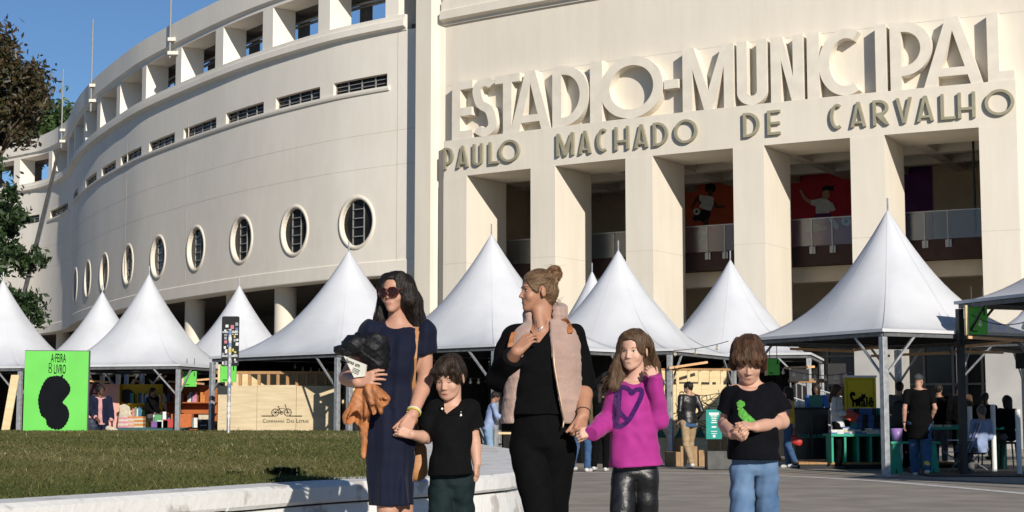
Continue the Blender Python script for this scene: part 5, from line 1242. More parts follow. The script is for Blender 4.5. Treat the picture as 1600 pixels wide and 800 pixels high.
decal(FB, f, [(842.8+2.2*math.cos(a), 515.2+2.4*math.sin(a)) for a in np.linspace(0, 6.283, 9)[:-1]], 'pendant', mat('silver', (.6, .6, .6), .3, .1, 9, metal=.9), .004)
c = J['wrR']*.88+J['elR']*.12; ax = unit(J['elR']-J['wrR']); u_ = unit(np.cross(ax, [0, 1, 0])); v_ = np.cross(ax, u_)
tubes('bracelet', mat('dark_cord', (.02, .015, .012), .6, .1, 9), f.t, [[c+(u_*math.cos(q)+v_*math.sin(q))*.036 for q in np.linspace(0, 6.283, 18)]], .0022)
bp, _ = held('backpack', 'brown leather backpack on the back of the woman in the pink vest, its straps showing', 'backpack', f, [(cone(L(846, 545, .19), L(846, 600, .2), .10, .11, ((0, 1, 0), .5)), .02)], M_tan, .012)
for pts in ([(807, 509), (805, 514), (803, 519), (801, 524), (799.5, 530), (798.5, 536), (797.5, 542)], [(881, 498), (884, 501), (887, 505), (889.5, 510), (891, 515), (892, 520)]):
    q = [onsurf(FV, f, x, y, .019) for x, y in pts]; v = []
    for p in q: v += [p+np.array([-.013, -.002, -.004]), p+np.array([.013, -.002, .004]), p+np.array([.013, .006, .004]), p+np.array([-.013, .006, -.004])]
    b = MB(); b.add(v, [(4*i+k, 4*i+(k+1) % 4, 4*i+4+(k+1) % 4, 4*i+4+k) for i in range(len(q)-1) for k in range(4)]); b.build('strap', M_tan, bp)
W2 = f
# ============ girl in magenta ============
f = Fig('girl with long brown hair in a magenta top and shiny black leggings', 992, 7.9); J = f.J; L = f.L; f.g = .80
HD = Head(L(990.5, 548, .0), head_frame(-27, 7, 1), .182, child=.8, female=1)
J.update(nb=L(994, 592, .03), shL=L(968, 609, .02), shR=L(1016, 607, .03), elL=L(949, 656, .03), wrL=L(928, 673, -.10), elR=L(1029, 654, -.03), wrR=L(1025, 595, -.10), hipL=L(974, 735), hipR=L(1008, 735), knL=L(972, 830, -.07), knR=L(1010, 832, .05), anL=np.array([-.05, -.08, .08]), anR=np.array([.06, .16, .09]))
body = HD.prims(1.)+[(cone(HD.p(0, .025, -.05), J['nb'], .040, .042), .015)]+f.limb('b', (.046, .040, .03))+f.legs((.058, .048, .038))
body += [(torso(f, [(597, 979, 1008, .02, .045), (608, 966, 1018, .015, .062), (640, 966, 1018, .01, .078), (680, 968, 1017, .01, .078), (715, 968, 1014, .01, .078), (745, 978, 1006, .01, .05)]), .015)]
body += hand_prims(J['wrR'], L(1013, 575, -.085)-J['wrR'], (-.1, .9, -.45), -1, (.5, .7, .5), (.6, .3), .68, .05)+hand_prims(J['wrL'], L(912, 676, -.11)-J['wrL'], (.25, .9, -.2), 1, (.7, .9, .6), (1.0, .3), .74)
F = run(body, .0042)
for p, k in HD.cuts(): F.cut(p, k)
sdf_obj('body', F, SK_D, f.t, 2); FB = F
HD.features(F, f.t, F_BL, 'open', .8, True, .0)
M_mag = mat('magenta_jersey', (.33, .024, .20), .75, .08, 10, .12, 150, spec=.2, sheen=.1)
sh = [(torso(f, [(596, 977, 1011, .02, .05), (606, 964, 1021, .012, .07), (630, 960, 1020, .0, .092), (660, 959, 1021, -.004, .098), (690, 955, 1026, -.004, .102), (731, 949, 1037, -.004, .115)], 2.3), .015)]
for d in 'LR':
    a, b, c = J['sh'+d], J['el'+d], J['wr'+d]; sh.append((cone(J['nb']+[0, 0, -.02], a, .034, .043), .02)); sh.append((cone(a, b, .046, .047), .02)); e = c+(c-b)*.18; sh.append((clip(cone(b, e, .046, .031), c+unit(c-b)*.03, c-b), .012))
F = run(sh, .0054); F.wrinkle(ow(waves(71, 8, (20, 20, 30), .008), .004)); F.wrinkle(waves(72, 8, (45, 45, 55), .0035))
F.plane((0, 0, f.z(729)), (.06, 0, -1)); F.cut(ellip(L(991, 588, -.05), (.052, .12, .040)), .006)
sdf_obj('top', F, M_mag, f.t); FT = F
M_seq = mat('purple_sequins', (.085, .018, .17), .3, .7, 260, .8, 300, spec=.7, metal=.3)
hp = [(964, 607), (974, 605), (983, 609), (987, 615), (992, 610), (1000, 608.5), (1003, 613), (1000, 624), (994, 636), (984, 654), (975, 663), (963, 666.5), (960.5, 655), (961, 640), (963, 620), (964, 607)]
ribbon(F, f, hp, 7.5, 'heart_emblem', M_seq, .003); ribbon(F, f, [(969, 609), (967.5, 625), (966, 641), (963, 664)], 6.5, 'heart_emblem', M_seq, .0042); ribbon(F, f, [(966, 640), (972, 648), (980, 656)], 6.5, 'heart_emblem', M_seq, .0052)
trousers(f, mat('black_leatherette', (.006, .006, .007), .42, .1, 18, .2, 50, spec=.6), (.080, .070, .062), f.z(722), seed=74, amp=.005, name='leggings')
f.shoes(mat('black_shoe', (.012, .012, .012), .4, .2, 20))
M_ghair = hair_mat('brown_hair', (.040, .022, .012), (.125, .075, .040))
hair = hair_base(HD, .012)+[(cone(HD.p(0, .06, .02), L(1006, 600, .09), .072*HD.k, .05), .03)]
for pts, r in [([HD.p(.048, -.015, .088), HD.p(.076, .03, .03), L(1020, 570, .05), L(1028, 600, .05), L(1031, 622, .06)], (.022, .026, .030, .024, .012)), ([HD.p(.03, .05, .03), L(1012, 575, .09), L(1022, 612, .09)], (.05, .045, .03)),
               ([HD.p(-.04, -.045, .088), HD.p(-.070, -.015, .03), L(968, 560, .0), L(960, 583, -.03), L(956, 604, -.06)], (.022, .022, .022, .022, .016)), ([HD.p(-.06, .03, .02), L(965, 572, .04), L(952, 594, .03), L(943, 610, .02)], (.035, .03, .022, .010)), ([HD.p(-.05, .03, .0), L(972, 580, .02), L(965, 606, -.05)], (.03, .026, .014))]:
    for i in range(len(pts)-1): hair.append((cone(pts[i], pts[i+1], r[i], r[i+1]), .016))
F = run(hair, .0054)
F.cut(ellip(HD.p(0, -.10, -.05), np.array([.070, .078, .108])*HD.k, HD.R), .008); F.cut(ellip(HD.p(.0, -.105, .042), np.array([.056, .055, .034])*HD.k, HD.R), .01); F.cut(ellip(HD.p(.082, .0, -.012), np.array([.022, .024, .036])*HD.k, HD.R), .005)
F.wrinkle(tex(HD, 81, (80, 80, 7), .0036)); sdf_obj('hair', F, M_ghair, f.t); fuzz(F, M_ghair, M_hlC, f.t, crown_flow(HD, 1.4), 560, .14, 5, face=HD)
rs = random.Random(9); strands('loose_hair', [[HD.p(-.06, .02*rs.random(), -.02), L(962+rs.uniform(-5, 5), 575, rs.uniform(-.05, .05)), L(948+rs.uniform(-9, 12), 598+rs.uniform(-6, 8), rs.uniform(-.08, .06)), L(940+rs.uniform(-6, 18), 612+rs.uniform(-10, 9), rs.uniform(-.09, .06))] for _ in range(30)], M_ghair, f.t, .0010)
GIRL = f
# ============ older boy with the green print ============
f = Fig('boy in a black tee with a green print and blue jeans, hands clasped, looking down', 1177, 7.7); J = f.J; L = f.L; f.g = .86
HD = Head(L(1169, 562, .0), head_frame(-7, 31, 0), .200, child=.8)
J.update(nb=L(1172, 602, .05), shL=L(1147, 617, .03), shR=L(1203, 615, .03), elL=L(1133, 662, .05), wrL=L(1144, 678, -.13), elR=L(1222, 659, .03), wrR=L(1181, 667, -.16), hipL=L(1161, 728), hipR=L(1195, 728), knL=L(1157, 826, -.06), knR=L(1199, 826, .06), anL=np.array([-.055, -.07, .09]), anR=np.array([.055, .16, .10]))
body = HD.prims(.95)+[(cone(HD.p(0, .03, -.045), J['nb'], .046, .047), .018)]+f.limb('b', (.046, .042, .031))+f.legs((.036, .044, .040))
body += [(torso(f, [(606, 1156, 1190, .03, .052), (616, 1144, 1206, .02, .07), (645, 1146, 1205, .01, .088), (690, 1148, 1205, .01, .088), (705, 1152, 1202, .01, .08), (722, 1164, 1190, .01, .045)]), .015)]
body += hand_prims(J['wrR'], L(1160, 664, -.20)-J['wrR'], (-.1, .5, -.75), -1, (.7, .85, .5), (.5, .3), .74, .03)+hand_prims(J['wrL'], L(1158, 684, -.19)-J['wrL'], (.3, .6, .75), 1, (.75, .8, .5), (.5, .4), .74, .03)
F = run(body, .0042)
for p, k in HD.cuts(): F.cut(p, k)
sdf_obj('body', F, SK_C, f.t, 2); FB = F
HD.features(F, f.t, F_BL, 'down', 1., True)
M_tee = mat('black_cotton', (.0032, .0034, .0054), .9, .15, 40, .12, 220, spec=.12)
te = [(torso(f, [(603, 1150, 1196, .03, .058), (612, 1142, 1208, .018, .078), (640, 1140, 1211, .0, .104), (670, 1141, 1211, -.004, .106), (700, 1141, 1214, -.004, .106), (719, 1139, 1216, -.004, .110)], 2.3), .015)]
for d, e in (('L', L(1134, 645, .04)), ('R', L(1219, 641, .03))):
    a, b = J['sh'+d], J['el'+d]; te.append((clip(cone(a, a+(b-a)*.98, .050, .062), e, b-a), .02)); te.append((cone(J['nb']+[0, 0, -.02], a, .036, .046), .02))
F = run(te, .0054); F.wrinkle(ow(waves(91, 8, (20, 20, 26), .0085), .008)); F.wrinkle(waves(92, 8, (40, 40, 45), .0016))
F.plane((0, 0, f.z(718)), (.0, 0, -1)); F.cut(ellip(L(1171, 596, -.03), (.056, .10, .047)), .006)
sdf_obj('tee', F, M_tee, f.t); FT = F
M_grn = mat('green_print', (.10, .36, .05), .8, .35, 90, .2, 120)
rs = random.Random(5)
decal(F, f, [(1157.5+(6.6+.9*math.sin(k*2.3))*math.cos(k*.3927), 631.5+(6.2+.9*math.sin(k*1.7+1))*math.sin(k*.3927)) for k in range(16)], 'shirt_print', M_grn, .003)
bp_ = catmull(np.array([(1152, 638), (1158, 636.5), (1163, 640), (1168, 646), (1175, 652), (1181, 659), (1174, 661), (1166, 659), (1159, 654.5), (1154, 648), (1154.5, 643), (1152, 638)], float), 4)[:-1]; bc_ = bp_.mean(0)
decal(F, f, [tuple(bc_+(q-bc_)*(1+.07*(i % 2))) for i, q in enumerate(bp_)], 'shirt_print', M_grn, .0042)
M_jean = mat('blue_denim', (.055, .115, .225), .85, .0, 7, .3, 220, col2=(.15, .235, .36), spec=.2, contrast=(.3, .72), detail=7)
trousers(f, M_jean, (.070, .063, .066), f.z(708), seed=94, amp=.008, name='jeans')
f.shoes(mat('grey_sneaker', (.12, .12, .12), .6, .2, 20))
M_b2hair = hair_mat('chestnut_hair', (.028, .013, .007), (.11, .055, .028), (60, 60, 10))
k = HD.k; hair = hair_base(HD, .010)+[ (ellip(HD.p(0, .055, -.01), np.array([.085, .07, .088])*k, HD.R), .03), (cone(HD.p(-.055, -.072, .05), HD.p(.055, -.072, .05), .030*k), .03), (cone(HD.p(-.05, -.088, .035), HD.p(.045, -.088, .03), .016*k), .02), (cone(HD.p(-.072, -.03, .03), HD.p(-.078, -.0, -.035), .022), .015), (cone(HD.p(.072, -.03, .03), HD.p(.078, .0, -.045), .022), .015)]
F = run(hair, .0042); F.cut(ellip(HD.p(0, -.115, -.052), np.array([.072, .078, .076])*k, HD.R), .006)
F.wrinkle(tex(HD, 101, (75, 30, 16), .0050)); F.wrinkle(lambda p: .008*np.maximum(0, np.sin(((p-HD.c)@HD.R)[:, 0]*210+1))*(((p-HD.c)@HD.R)[:, 1] < -.05)*(((p-HD.c)@HD.R)[:, 2] < .05*k))
sdf_obj('hair', F, M_b2hair, f.t); fuzz(F, M_b2hair, M_hlD, f.t, crown_flow(HD, .8), 520, .07, 6, face=HD)
BOY2 = f
# ------------------------------------------------------------------ people farther back
def hue(name, c, rough=.9): return mat('cloth_'+name, c, rough, .12, 12, .12, 90, spec=.06)
PH = .0145
def bystander(label, px, py, Y, hgt, yaw, top, bottom, skin, hair, style='short', arms=('down', 'down'), walk=0., sit=False, sleeve=.95, long_top=.0, hem=.84, girth=1., shoes=None, head=(0, 0), lean=0., group=None, base=0., skirt=False):
    'px,py: measured ground contact column (py unused when base height known); yaw 0 faces the camera, 180 walks away'
    x = atY(px, 655, Y)[0]; k = hgt/1.72; dz = -.44 if sit else 0
    t = thing('person', label, 'person', (x, Y, base), math.radians(yaw), group)
    A = lambda *v: np.array(v, float)*k
    ln = lambda v: v+np.array([0, -lean*max(0, v[2]/k-.9-dz), 0])*k
    sd = {'L': -1, 'R': 1}; J = {'nb': ln(A(0, .02, 1.455+dz))}
    for i, d in enumerate('LR'):
        s = sd[d]; sw = walk*(1 if d == 'L' else -1)
        J['sh'+d] = ln(A(.178*s*girth**.5, .01, 1.405+dz))
        m = arms[i]
        if m == 'down': J['el'+d] = ln(A(.225*s*girth**.5, .03+.12*sw, 1.13+dz)); J['wr'+d] = ln(A(.235*s*girth**.5, -.05+.25*sw, .89+dz))
        elif m == 'bent': J['el'+d] = ln(A(.215*s, .02, 1.14+dz)); J['wr'+d] = ln(A(.10*s, -.24, 1.13+dz))
        elif m == 'low': J['el'+d] = ln(A(.22*s, .02, 1.13+dz)); J['wr'+d] = ln(A(.12*s, -.22, .98+dz))
        elif m == 'reach': J['el'+d] = ln(A(.24*s, -.12, 1.17+dz)); J['wr'+d] = ln(A(.22*s, -.36, 1.12+dz))
        elif m == 'pocket': J['el'+d] = ln(A(.25*s, .08, 1.14+dz)); J['wr'+d] = ln(A(.18*s, -.04, .95+dz))
        J['hip'+d] = A(.088*s, 0, .90+dz)
        if sit: J['kn'+d] = A(.12*s, -.43, .48); J['an'+d] = A(.12*s, -.38, .09)
        else:
            J['kn'+d] = A(.095*s, -.03-.20*sw, .49); J['an'+d] = A(.09*s, .02-.33*sw+(.08 if sw < 0 else 0), .085+(.11*abs(sw) if sw < 0 else 0))
    HD = Head(ln(A(0, -.005, 1.600+dz)), head_frame(*head), .205*k, female=.5)
    g = k*girth; br = HD.prims(1.)+[(cone(HD.p(0, .03, -.05), J['nb'], .052*k, .056*k), .02)]
    F_ = type('o', (), {})(); F_.J = J; F_.g = k
    br += Fig.limb(F_, 'b')+Fig.legs(F_, (.065, .05, .04))
    zz = lambda z: z*k
    Rt = np.array([[1, 0, 0], [0, 1, -lean], [0, lean, 1]]); Rt = np.stack([unit(Rt[:, 0]), unit(Rt[:, 1]), unit(Rt[:, 2])], 1)
    org = A(0, 0, .9+dz)
    tt = lambda f_, lo: [(lo*k, 0, 0, .150*g*f_, .115*g*f_), (.08*k, 0, 0, .150*g*f_, .112*g*f_), (.2*k, 0, 0, .145*g*f_, .105*g*f_), (.36*k, 0, 0, .160*g*f_, .115*g*f_), (.47*k, 0, .01*k, .170*k*f_, .10*g*f_), (.535*k, 0, .02*k, .10*k*f_, .06*k*f_)]
    br.append((loft(org, Rt, tt(.86, -.02)), .02))
    for i, d in enumerate('LR'):
        dv = J['wr'+d]-J['el'+d]; br += hand_prims(J['wr'+d], dv, (-sd[d], .2, .1) if arms[i] == 'down' else (0, .3, -1), sd[d], (.4, .5, .4), sc=.98*k)
    F = run(br, PH)
    for p, kk in HD.cuts(): F.cut(p, kk)
    sdf_obj('body', F, skin, t)
    # top
    lo = (hem-.9)
    tw = tt(1.04, lo)
    tw[0] = (lo*k, 0, 0, .178*g, .131*g) if hem < .92 else tw[0]; tw[1] = (.08*k, 0, 0, .172*g, .127*g)
    tp = [(loft(org, Rt, tw), .02)]
    for d in 'LR':
        a, b, c = J['sh'+d], J['el'+d], J['wr'+d]; tp.append((cone(J['nb']+[0, .0, -.035*k], a, .048*k, .058*k), .03))
        if sleeve < .6: e = a+(b-a)*sleeve/.55; tp.append((clip(cone(a, b, .062*k, .064*k), e, b-a), .02))
        else: tp.append((cone(a, b, .062*k, .057*k), .02)); e = b+(c-b)*(sleeve-.55)/.45; tp.append((clip(cone(b, c, .056*k, .047*k), e, c-b), .015))
    F = run(tp, PH); F.wrinkle(waves(int(px), 7, (14, 14, 22), .006))
    if not sit: F.plane((0, 0, hem*k), (0, 0, -1))
    F.cut(ellip(J['nb']+[0, -.04*k, .035*k], np.array([.065, .07, .055])*k), .01)
    sdf_obj('top', F, top, t)
    if skirt: pass
    F_ = type('o', (), {})(); F_.J = J; F_.g = k; F_.t = t
    pr = []
    for d in 'LR': pr.append((cone(J['hip'+d], J['kn'+d], .098*g, .074*g), .02)); pr.append((cone(J['kn'+d], J['an'+d]+[0, 0, .02*k], .074*g, .064*g), .02))
    pr.append((loft(A(0, 0, .9+dz), np.eye(3), [(-.06*k, 0, 0, .14*g, .1*g), (0, 0, 0, .162*g, .117*g), (.07*k, 0, 0, .15*g, .108*g)]), .03))
    F = run(pr, PH); F.wrinkle(waves(int(px)+5, 7, (14, 14, 26), .006)); sdf_obj('trousers', F, bottom, t)
    for d in 'LR':
        a = J['an'+d]; f = a+A(0, -.14, -.05); p2 = [(cone(a+A(0, .03, -.04), f, .045*k, .040*k), .01)]
        sdf_obj('shoe', run(p2, PH), shoes or M_shoeb, t)
    # hair
    R = HD.R
    if style == 'cap':
        F = run(hair_base(HD, .012), .010); F.cut(ellip(HD.p(0, -.12, -.02), np.array([.1, .12, .07])*HD.k, R), .006); F.plane(HD.p(0, 0, .02), -R[:, 2]); sdf_obj('cap', F, hair, t)
        b = MB(); v = [HD.p(.07*math.cos(a), -.06-.075*math.sin(a)*1, .035+.0*a) for a in np.linspace(0, math.pi, 10)]; v2 = [q-R[:, 2]*.008 for q in v]; n = 10
        b.add(v+v2, [tuple(range(n)), tuple(range(n, 2*n))[::-1]]+[(i, i+n, (i+1) % n+n, (i+1) % n) for i in range(n)]); b.build('cap_brim', hair, t)
    else:
        infl = {'short': .010, 'long': .013, 'bob': .016, 'afro': .022, 'pony': .009}[style]
        hp_ = hair_base(HD, infl)+[(ellip(HD.p(0, .05, .0), np.array([.07, .058, .085])*HD.k, R), .02)]
        if style == 'long': hp_ += [(cone(HD.p(0, .06, .0), HD.p(0, .10, -.26), .075*k, .05*k), .03), (cone(HD.p(-.06, .0, .0), HD.p(-.075, .01, -.2), .035*k, .02*k), .02), (cone(HD.p(.06, .0, .0), HD.p(.075, .01, -.2), .035*k, .02*k), .02)]
        if style == 'bob': hp_ += [(cone(HD.p(0, .05, .0), HD.p(0, .07, -.12), .08*k, .07*k), .03), (cone(HD.p(-.07, .0, .0), HD.p(-.07, .01, -.11), .03*k, .025*k), .02), (cone(HD.p(.07, .0, .0), HD.p(.07, .01, -.11), .03*k, .025*k), .02)]
        if style == 'pony': hp_ += [(cone(HD.p(0, .10, .03), HD.p(0, .15, -.16), .032*k, .022*k), .01)]
        F = run(hp_, .010); F.cut(ellip(HD.p(0, -.118, -.05), np.array([.075, .085, .108])*HD.k, R), .008)
        F.wrinkle(waves(int(px)+9, 8, (60, 60, 30 if style == 'afro' else 9), .004)); sdf_obj('hair', F, hair, t)
    return t, J, HD, k
M_shoeb = mat('black_shoe', (.012, .012, .012), .4, .2, 20)
M_shoew = mat('white_trainer', (.55, .54, .52), .6, .1, 20)
H_blk = hair_mat('black_hair_far', (.008, .006, .005), (.022, .015, .011)); H_brn = hair_mat('brown_hair_far', (.03, .018, .011), (.07, .04, .025)); H_gry = hair_mat('grey_hair_far', (.07, .065, .06), (.16, .15, .14))
S_dk = skin_mat('skin_deep', (.10, .05, .03)); S_md = skin_mat('skin_medium', (.30, .155, .095)); S_lt = skin_mat('skin_light', (.40, .225, .155))
C_navy = hue('navy', (.012, .016, .035)); C_pink = hue('pink', (.50, .27, .27)); C_blk2 = hue('black', (.004, .004, .0045)); C_jean = hue('denim', (.045, .09, .18)); C_jean2 = hue('pale_denim', (.20, .30, .42)); C_kh = hue('khaki', (.33, .24, .145))
C_blu = hue('blue', (.06, .16, .36)); C_yel = hue('yellow', (.55, .40, .06)); C_wht = hue('white', (.55, .55, .56)); C_lea = mat('black_leather', (.010, .010, .011), .38, .15, 14, .3, 40, spec=.5); C_olv = hue('olive', (.10, .085, .05)); C_lil = hue('soft_blue', (.24, .30, .46)); C_gry = hue('grey', (.10, .10, .105)); C_cream = hue('cream', (.5, .44, .34))
# --- left side
t, J, HD, k = bystander('smiling person with short afro in a long navy cardigan, beside the green sign', 156, 0, 36.5, 1.78, 28, C_pink, C_navy, S_dk, H_blk, 'afro', ('low', 'down'), .35, head=(18, 0))
F = run([(loft((0, 0, 0), np.eye(3), [(.45*k, 0, .03, .22*k, .15*k), (.8*k, 0, .02, .21*k, .155*k), (1.1*k, 0, .01, .195*k, .145*k), (1.38*k, 0, .01, .20*k, .135*k), (1.44*k, 0, .02, .12*k, .085*k)]), .02)]+[(cone(J['sh'+d], J['el'+d], .080*k, .074*k), .02) for d in 'LR']+[(cone(J['el'+d], J['el'+d]*.35+J['wr'+d]*.65, .074*k, .060*k), .02) for d in 'LR'], PH)
F.cut(P_(lambda X, Y, Z: np.maximum(np.maximum(np.abs(X+.02)-.032-.02*(1.4*k-Z), Y+.02), 0*Z-1), (-.2, -.4, .3), (.2, .0, 1.6)), .01); F.cut(ellip((0, -.05, 1.47*k), (.08, .09, .07)), .01); F.wrinkle(waves(3, 7, (14, 14, 6), .008)); sdf_obj('cardigan', F, C_navy, t)
b = MB(); kk = HD.k
for sx in (-1, 1): b.tube([HD.p(sx*.032+.021*math.cos(a), -.103, .0+.018*math.sin(a)) for a in np.linspace(0, 6.283, 13)], .003, 5)
b.tube([HD.p(.055, -.098, .006), HD.p(.078, .0, .008)], .003, 5); b.tube([HD.p(-.055, -.098, .006), HD.p(-.078, .0, .008)], .003, 5); b.build('glasses', mat('black_metal', (.015, .015, .016), .45, .1, 5), t)
M_bag = mat('dark_blue_bag', (.02, .028, .05), .6, .3, 12, .3, 30)
def blobthing(name, label, cat, loc, prims, m, h=.012, wr=.006, seed=1):
    F = run(prims, h); F.wrinkle(waves(seed, 7, (16, 16, 16), wr)); o = link(name, F.mesh(name, 1), m, None, smooth=True); o.location = loc; tag(o, label, cat); return o
p = atY(141, 661, 36.2); blobthing('tote_bag', 'dark blue slouchy bag hanging from the arm of the person in the navy cardigan', 'bag', p, [(cone((0, 0, .02), (0, 0, -.05), .10, .17, ((0, 1, 0), .5)), .02), (cone((.0, 0, .05), (.10, 0, .30), .02, .015), .02)], M_bag)
p = atY(175, 672, 36.2); blobthing('paper_bag', 'small cream paper bag in the other hand of the person in the navy cardigan', 'bag', p, [(cone((-.08, 0, .03), (.08, 0, -.02), .07, .06, ((0, 1, 0), .5)), .02)], C_cream, .01, .004, 5)
bystander('dark clad vendor sitting inside the yellow bookstall', 238, 0, 44.5, 1.68, 60, C_blk2, C_gry, S_md, H_blk, 'pony', ('low', 'low'), 0, sit=True, base=.62)
# --- middle, under the tent between the women
bystander('vendor in a blue shirt and pale jeans bending over boxes, behind the small boy', 762, 0, 32.2, 1.56, 95, C_lil, C_jean2, S_md, H_blk, 'short', ('reach', 'reach'), .1, lean=.25, sleeve=.8, head=(0, 18))
# --- behind the girl
bystander('passer-by in blue jeans and an olive jacket, half hidden behind the girl and her companion', 908, 0, 30.6, 1.70, 150, C_olv, C_jean, S_md, H_brn, 'short', ('down', 'low'), .3, shoes=M_shoew)
bystander('passer-by in black with a denim jacket round the waist, hidden behind the girl', 938, 0, 31.0, 1.68, 165, C_blk2, C_blk2, S_md, H_blk, 'long', ('low', 'down'), .25, shoes=M_shoew, sleeve=.5)
t, J, HD, k = bystander('man in a black leather jacket and khaki trousers walking away, beside the teal banner', 1076, 0, 32.5, 1.76, 205, C_lea, C_kh, S_lt, H_blk, 'short', ('pocket', 'pocket'), .42, hem=.88, shoes=M_shoew, head=(40, 0))
F = run([(loft((0, 0, 0), np.eye(3), [(.82*k, 0, 0, .183*k, .136*k), (.95*k, 0, 0, .170*k, .126*k)]), .01)], PH); sdf_obj('shirt_tail', F, C_jean, t)
# --- right: counter and tables
t, J, HD, k = bystander('woman with a yellow vest over pink, in blue jeans, standing at the black counter', 1232, 0, 33.0, 1.66, 250, C_pink, C_jean, S_lt, H_blk, 'bob', ('low', 'low'), .15, shoes=M_shoew)
F = run([(loft((0, 0, 0), np.eye(3), [(.93*k, 0, .0, .175*k, .135*k), (1.2*k, 0, .0, .168*k, .125*k), (1.38*k, 0, .01, .155*k, .108*k), (1.43*k, 0, .02, .10*k, .065*k)]), .02)], PH); F.wrinkle(waves(6, 7, (14, 14, 18), .005)); sdf_obj('vest', F, C_yel, t)
p = atY(1243, 688, 32.9); blobthing('red_handbag', 'small red handbag beside the woman in the yellow vest', 'bag', p, [(cone((-.06, 0, .03), (.06, 0, -.03), .085, .085, ((0, 1, 0), .5)), .02), (cone((0, 0, .08), (-.04, 0, .26), .012, .012), .01)], mat('red_leather', (.40, .03, .025), .5, .1, 9), .01, .003, 3)
bystander('bartender in a blue top with dark hair, leaning over the black counter', 1277, 0, 36.0, 1.80, -20, C_blu, C_blk2, S_dk, H_blk, 'bob', ('reach', 'reach'), 0, lean=.12, sleeve=.9)
t, J, HD, k = bystander('woman in a white long sleeved top and black trousers reading by the yellow banner', 1309, 0, 32.4, 1.70, 62, C_wht, C_blk2, S_md, H_brn, 'long', ('bent', 'bent'), .12, head=(0, 14))
p = atY(1330, 650, 32.2); b = MB(); b.box((0, -.005, 0), (.26, .012, .19), R=Matrix.Rotation(.5, 3, 'Y')); ob = b.build('red_book', mat('red_cover', (.42, .03, .02), .5, .1, 9)); ob.location = p; tag(ob, 'open red book held by the reading woman in white', 'book')
t, J, HD, k = bystander('man in a dark cap, long black tee and jeans walking away with yellow socks', 1437, 0, 28.4, 1.80, 168, C_blk2, C_jean, S_lt, mat('cap_grey', (.035, .04, .045), .8, .1, 20), 'cap', ('pocket', 'down'), -.42, sleeve=.40, hem=.62, girth=1.2, shoes=M_shoew, head=(-30, 0))
for d in 'LR':
    a = J['an'+d]; sdf_obj('sock', run([(cone(a+[0, .02, .02], a+[0, .015, .09], .050, .054), .01)], .01), mat('yellow_sock', (.55, .42, .05), .8, .1, 20), t)
a = J['wrR']; b = MB(); b.tube([a+np.array([.038*math.cos(q), .038*math.sin(q), .02]) for q in np.linspace(0, 6.283, 12)], .009, 5); b.build('wristwatch', M_shoeb, t)
t2 = bystander('person with short dark hair and a grey jacket behind the man in the cap', 1407, 0, 31.8, 1.74, 150, C_gry, C_blk2, S_md, H_blk, 'short', ('down', 'bent'), .1)
p = atY(1405, 645, 31.45); blobthing('black_backpack', 'black backpack on the person behind the man in the cap', 'backpack', p, [(cone((0, 0, .12), (0, .02, -.14), .13, .17, ((0, 1, 0), .6)), .02)], mat('black_nylon_far', (.014, .014, .016), .6, .2, 14), .012, .006, 8)
# dark seated and standing figures in the shade of the right tent
bystander('tall visitor standing deep in the shade, left of the black tent post', 1468, 0, 35.0, 1.76, 150, C_blk2, C_gry, S_md, H_blk, 'short', ('bent', 'bent'))
bystander('visitor in a brown top standing in the shade behind the beach chair', 1501, 0, 34.5, 1.80, 170, hue('brown', (.08, .05, .035)), C_blk2, S_md, H_blk, 'short', ('bent', 'down'))
bystander('visitor with a ponytail sitting in the shade to the right of the black tent post', 1540, 0, 32.5, 1.70, 160, C_blk2, C_blk2, S_md, H_blk, 'pony', ('low', 'low'), 0, sit=True, base=.28)
bystander('visitor with bobbed hair sitting in the shade nearest the right edge', 1574, 0, 31.5, 1.70, 200, C_blk2, C_gry, S_md, H_blk, 'bob', ('low', 'low'), 0, sit=True, base=.2)
bystander('grey haired visitor in a soft blue shirt sitting in the striped beach chair', 1529, 0, 30.1, 1.72, 205, C_lil, C_gry, S_lt, H_gry, 'short', ('low', 'low'), 0, sit=True, base=-.02, lean=-.12, sleeve=.85)
# ------------------------------------------------------------------ the book fair's boards, stalls, counters and goods
def px_face(Y, x0, y0, x1, y1):
    'measured rectangle standing upright at depth Y -> (xc, zc, w, h)'
    a = atY(x0, y0, Y); b = atY(x1, y1, Y); return (a[0]+b[0])/2, (a[2]+b[2])/2, abs(b[0]-a[0]), abs(a[2]-b[2])
def plane_M(o, ux=(1, 0, 0), uz=(0, 0, 1)):
    ux = unit(ux); uz = unit(uz); n = np.cross(ux, uz); return Matrix([[ux[i], uz[i], n[i], o[i]] for i in range(3)]+[[0, 0, 0, 1]])
M_grnb = mat('bright_green_board', (.115, .52, .07), .55, .05, 2)
M_print = mat('black_print', (.006, .007, .009), .9, .1, 5, spec=.08)
M_ply = mat('plywood', (.50, .40, .25), .75, .0, 1.6, .05, 30, col2=(.60, .49, .32), stretch=(1.2, 1, 9), detail=8)
M_ply2 = mat('pale_plywood', (.60, .46, .25), .75, .0, 1.6, .05, 30, col2=(.70, .56, .33), stretch=(1.2, 1, 9), detail=8)
M_stud = mat('pine_stud', (.36, .20, .085), .75, .2, 6, .1, 30, stretch=(8, 8, 1))
M_drk = mat('stall_black', (.012, .012, .013), .7, .2, 6)
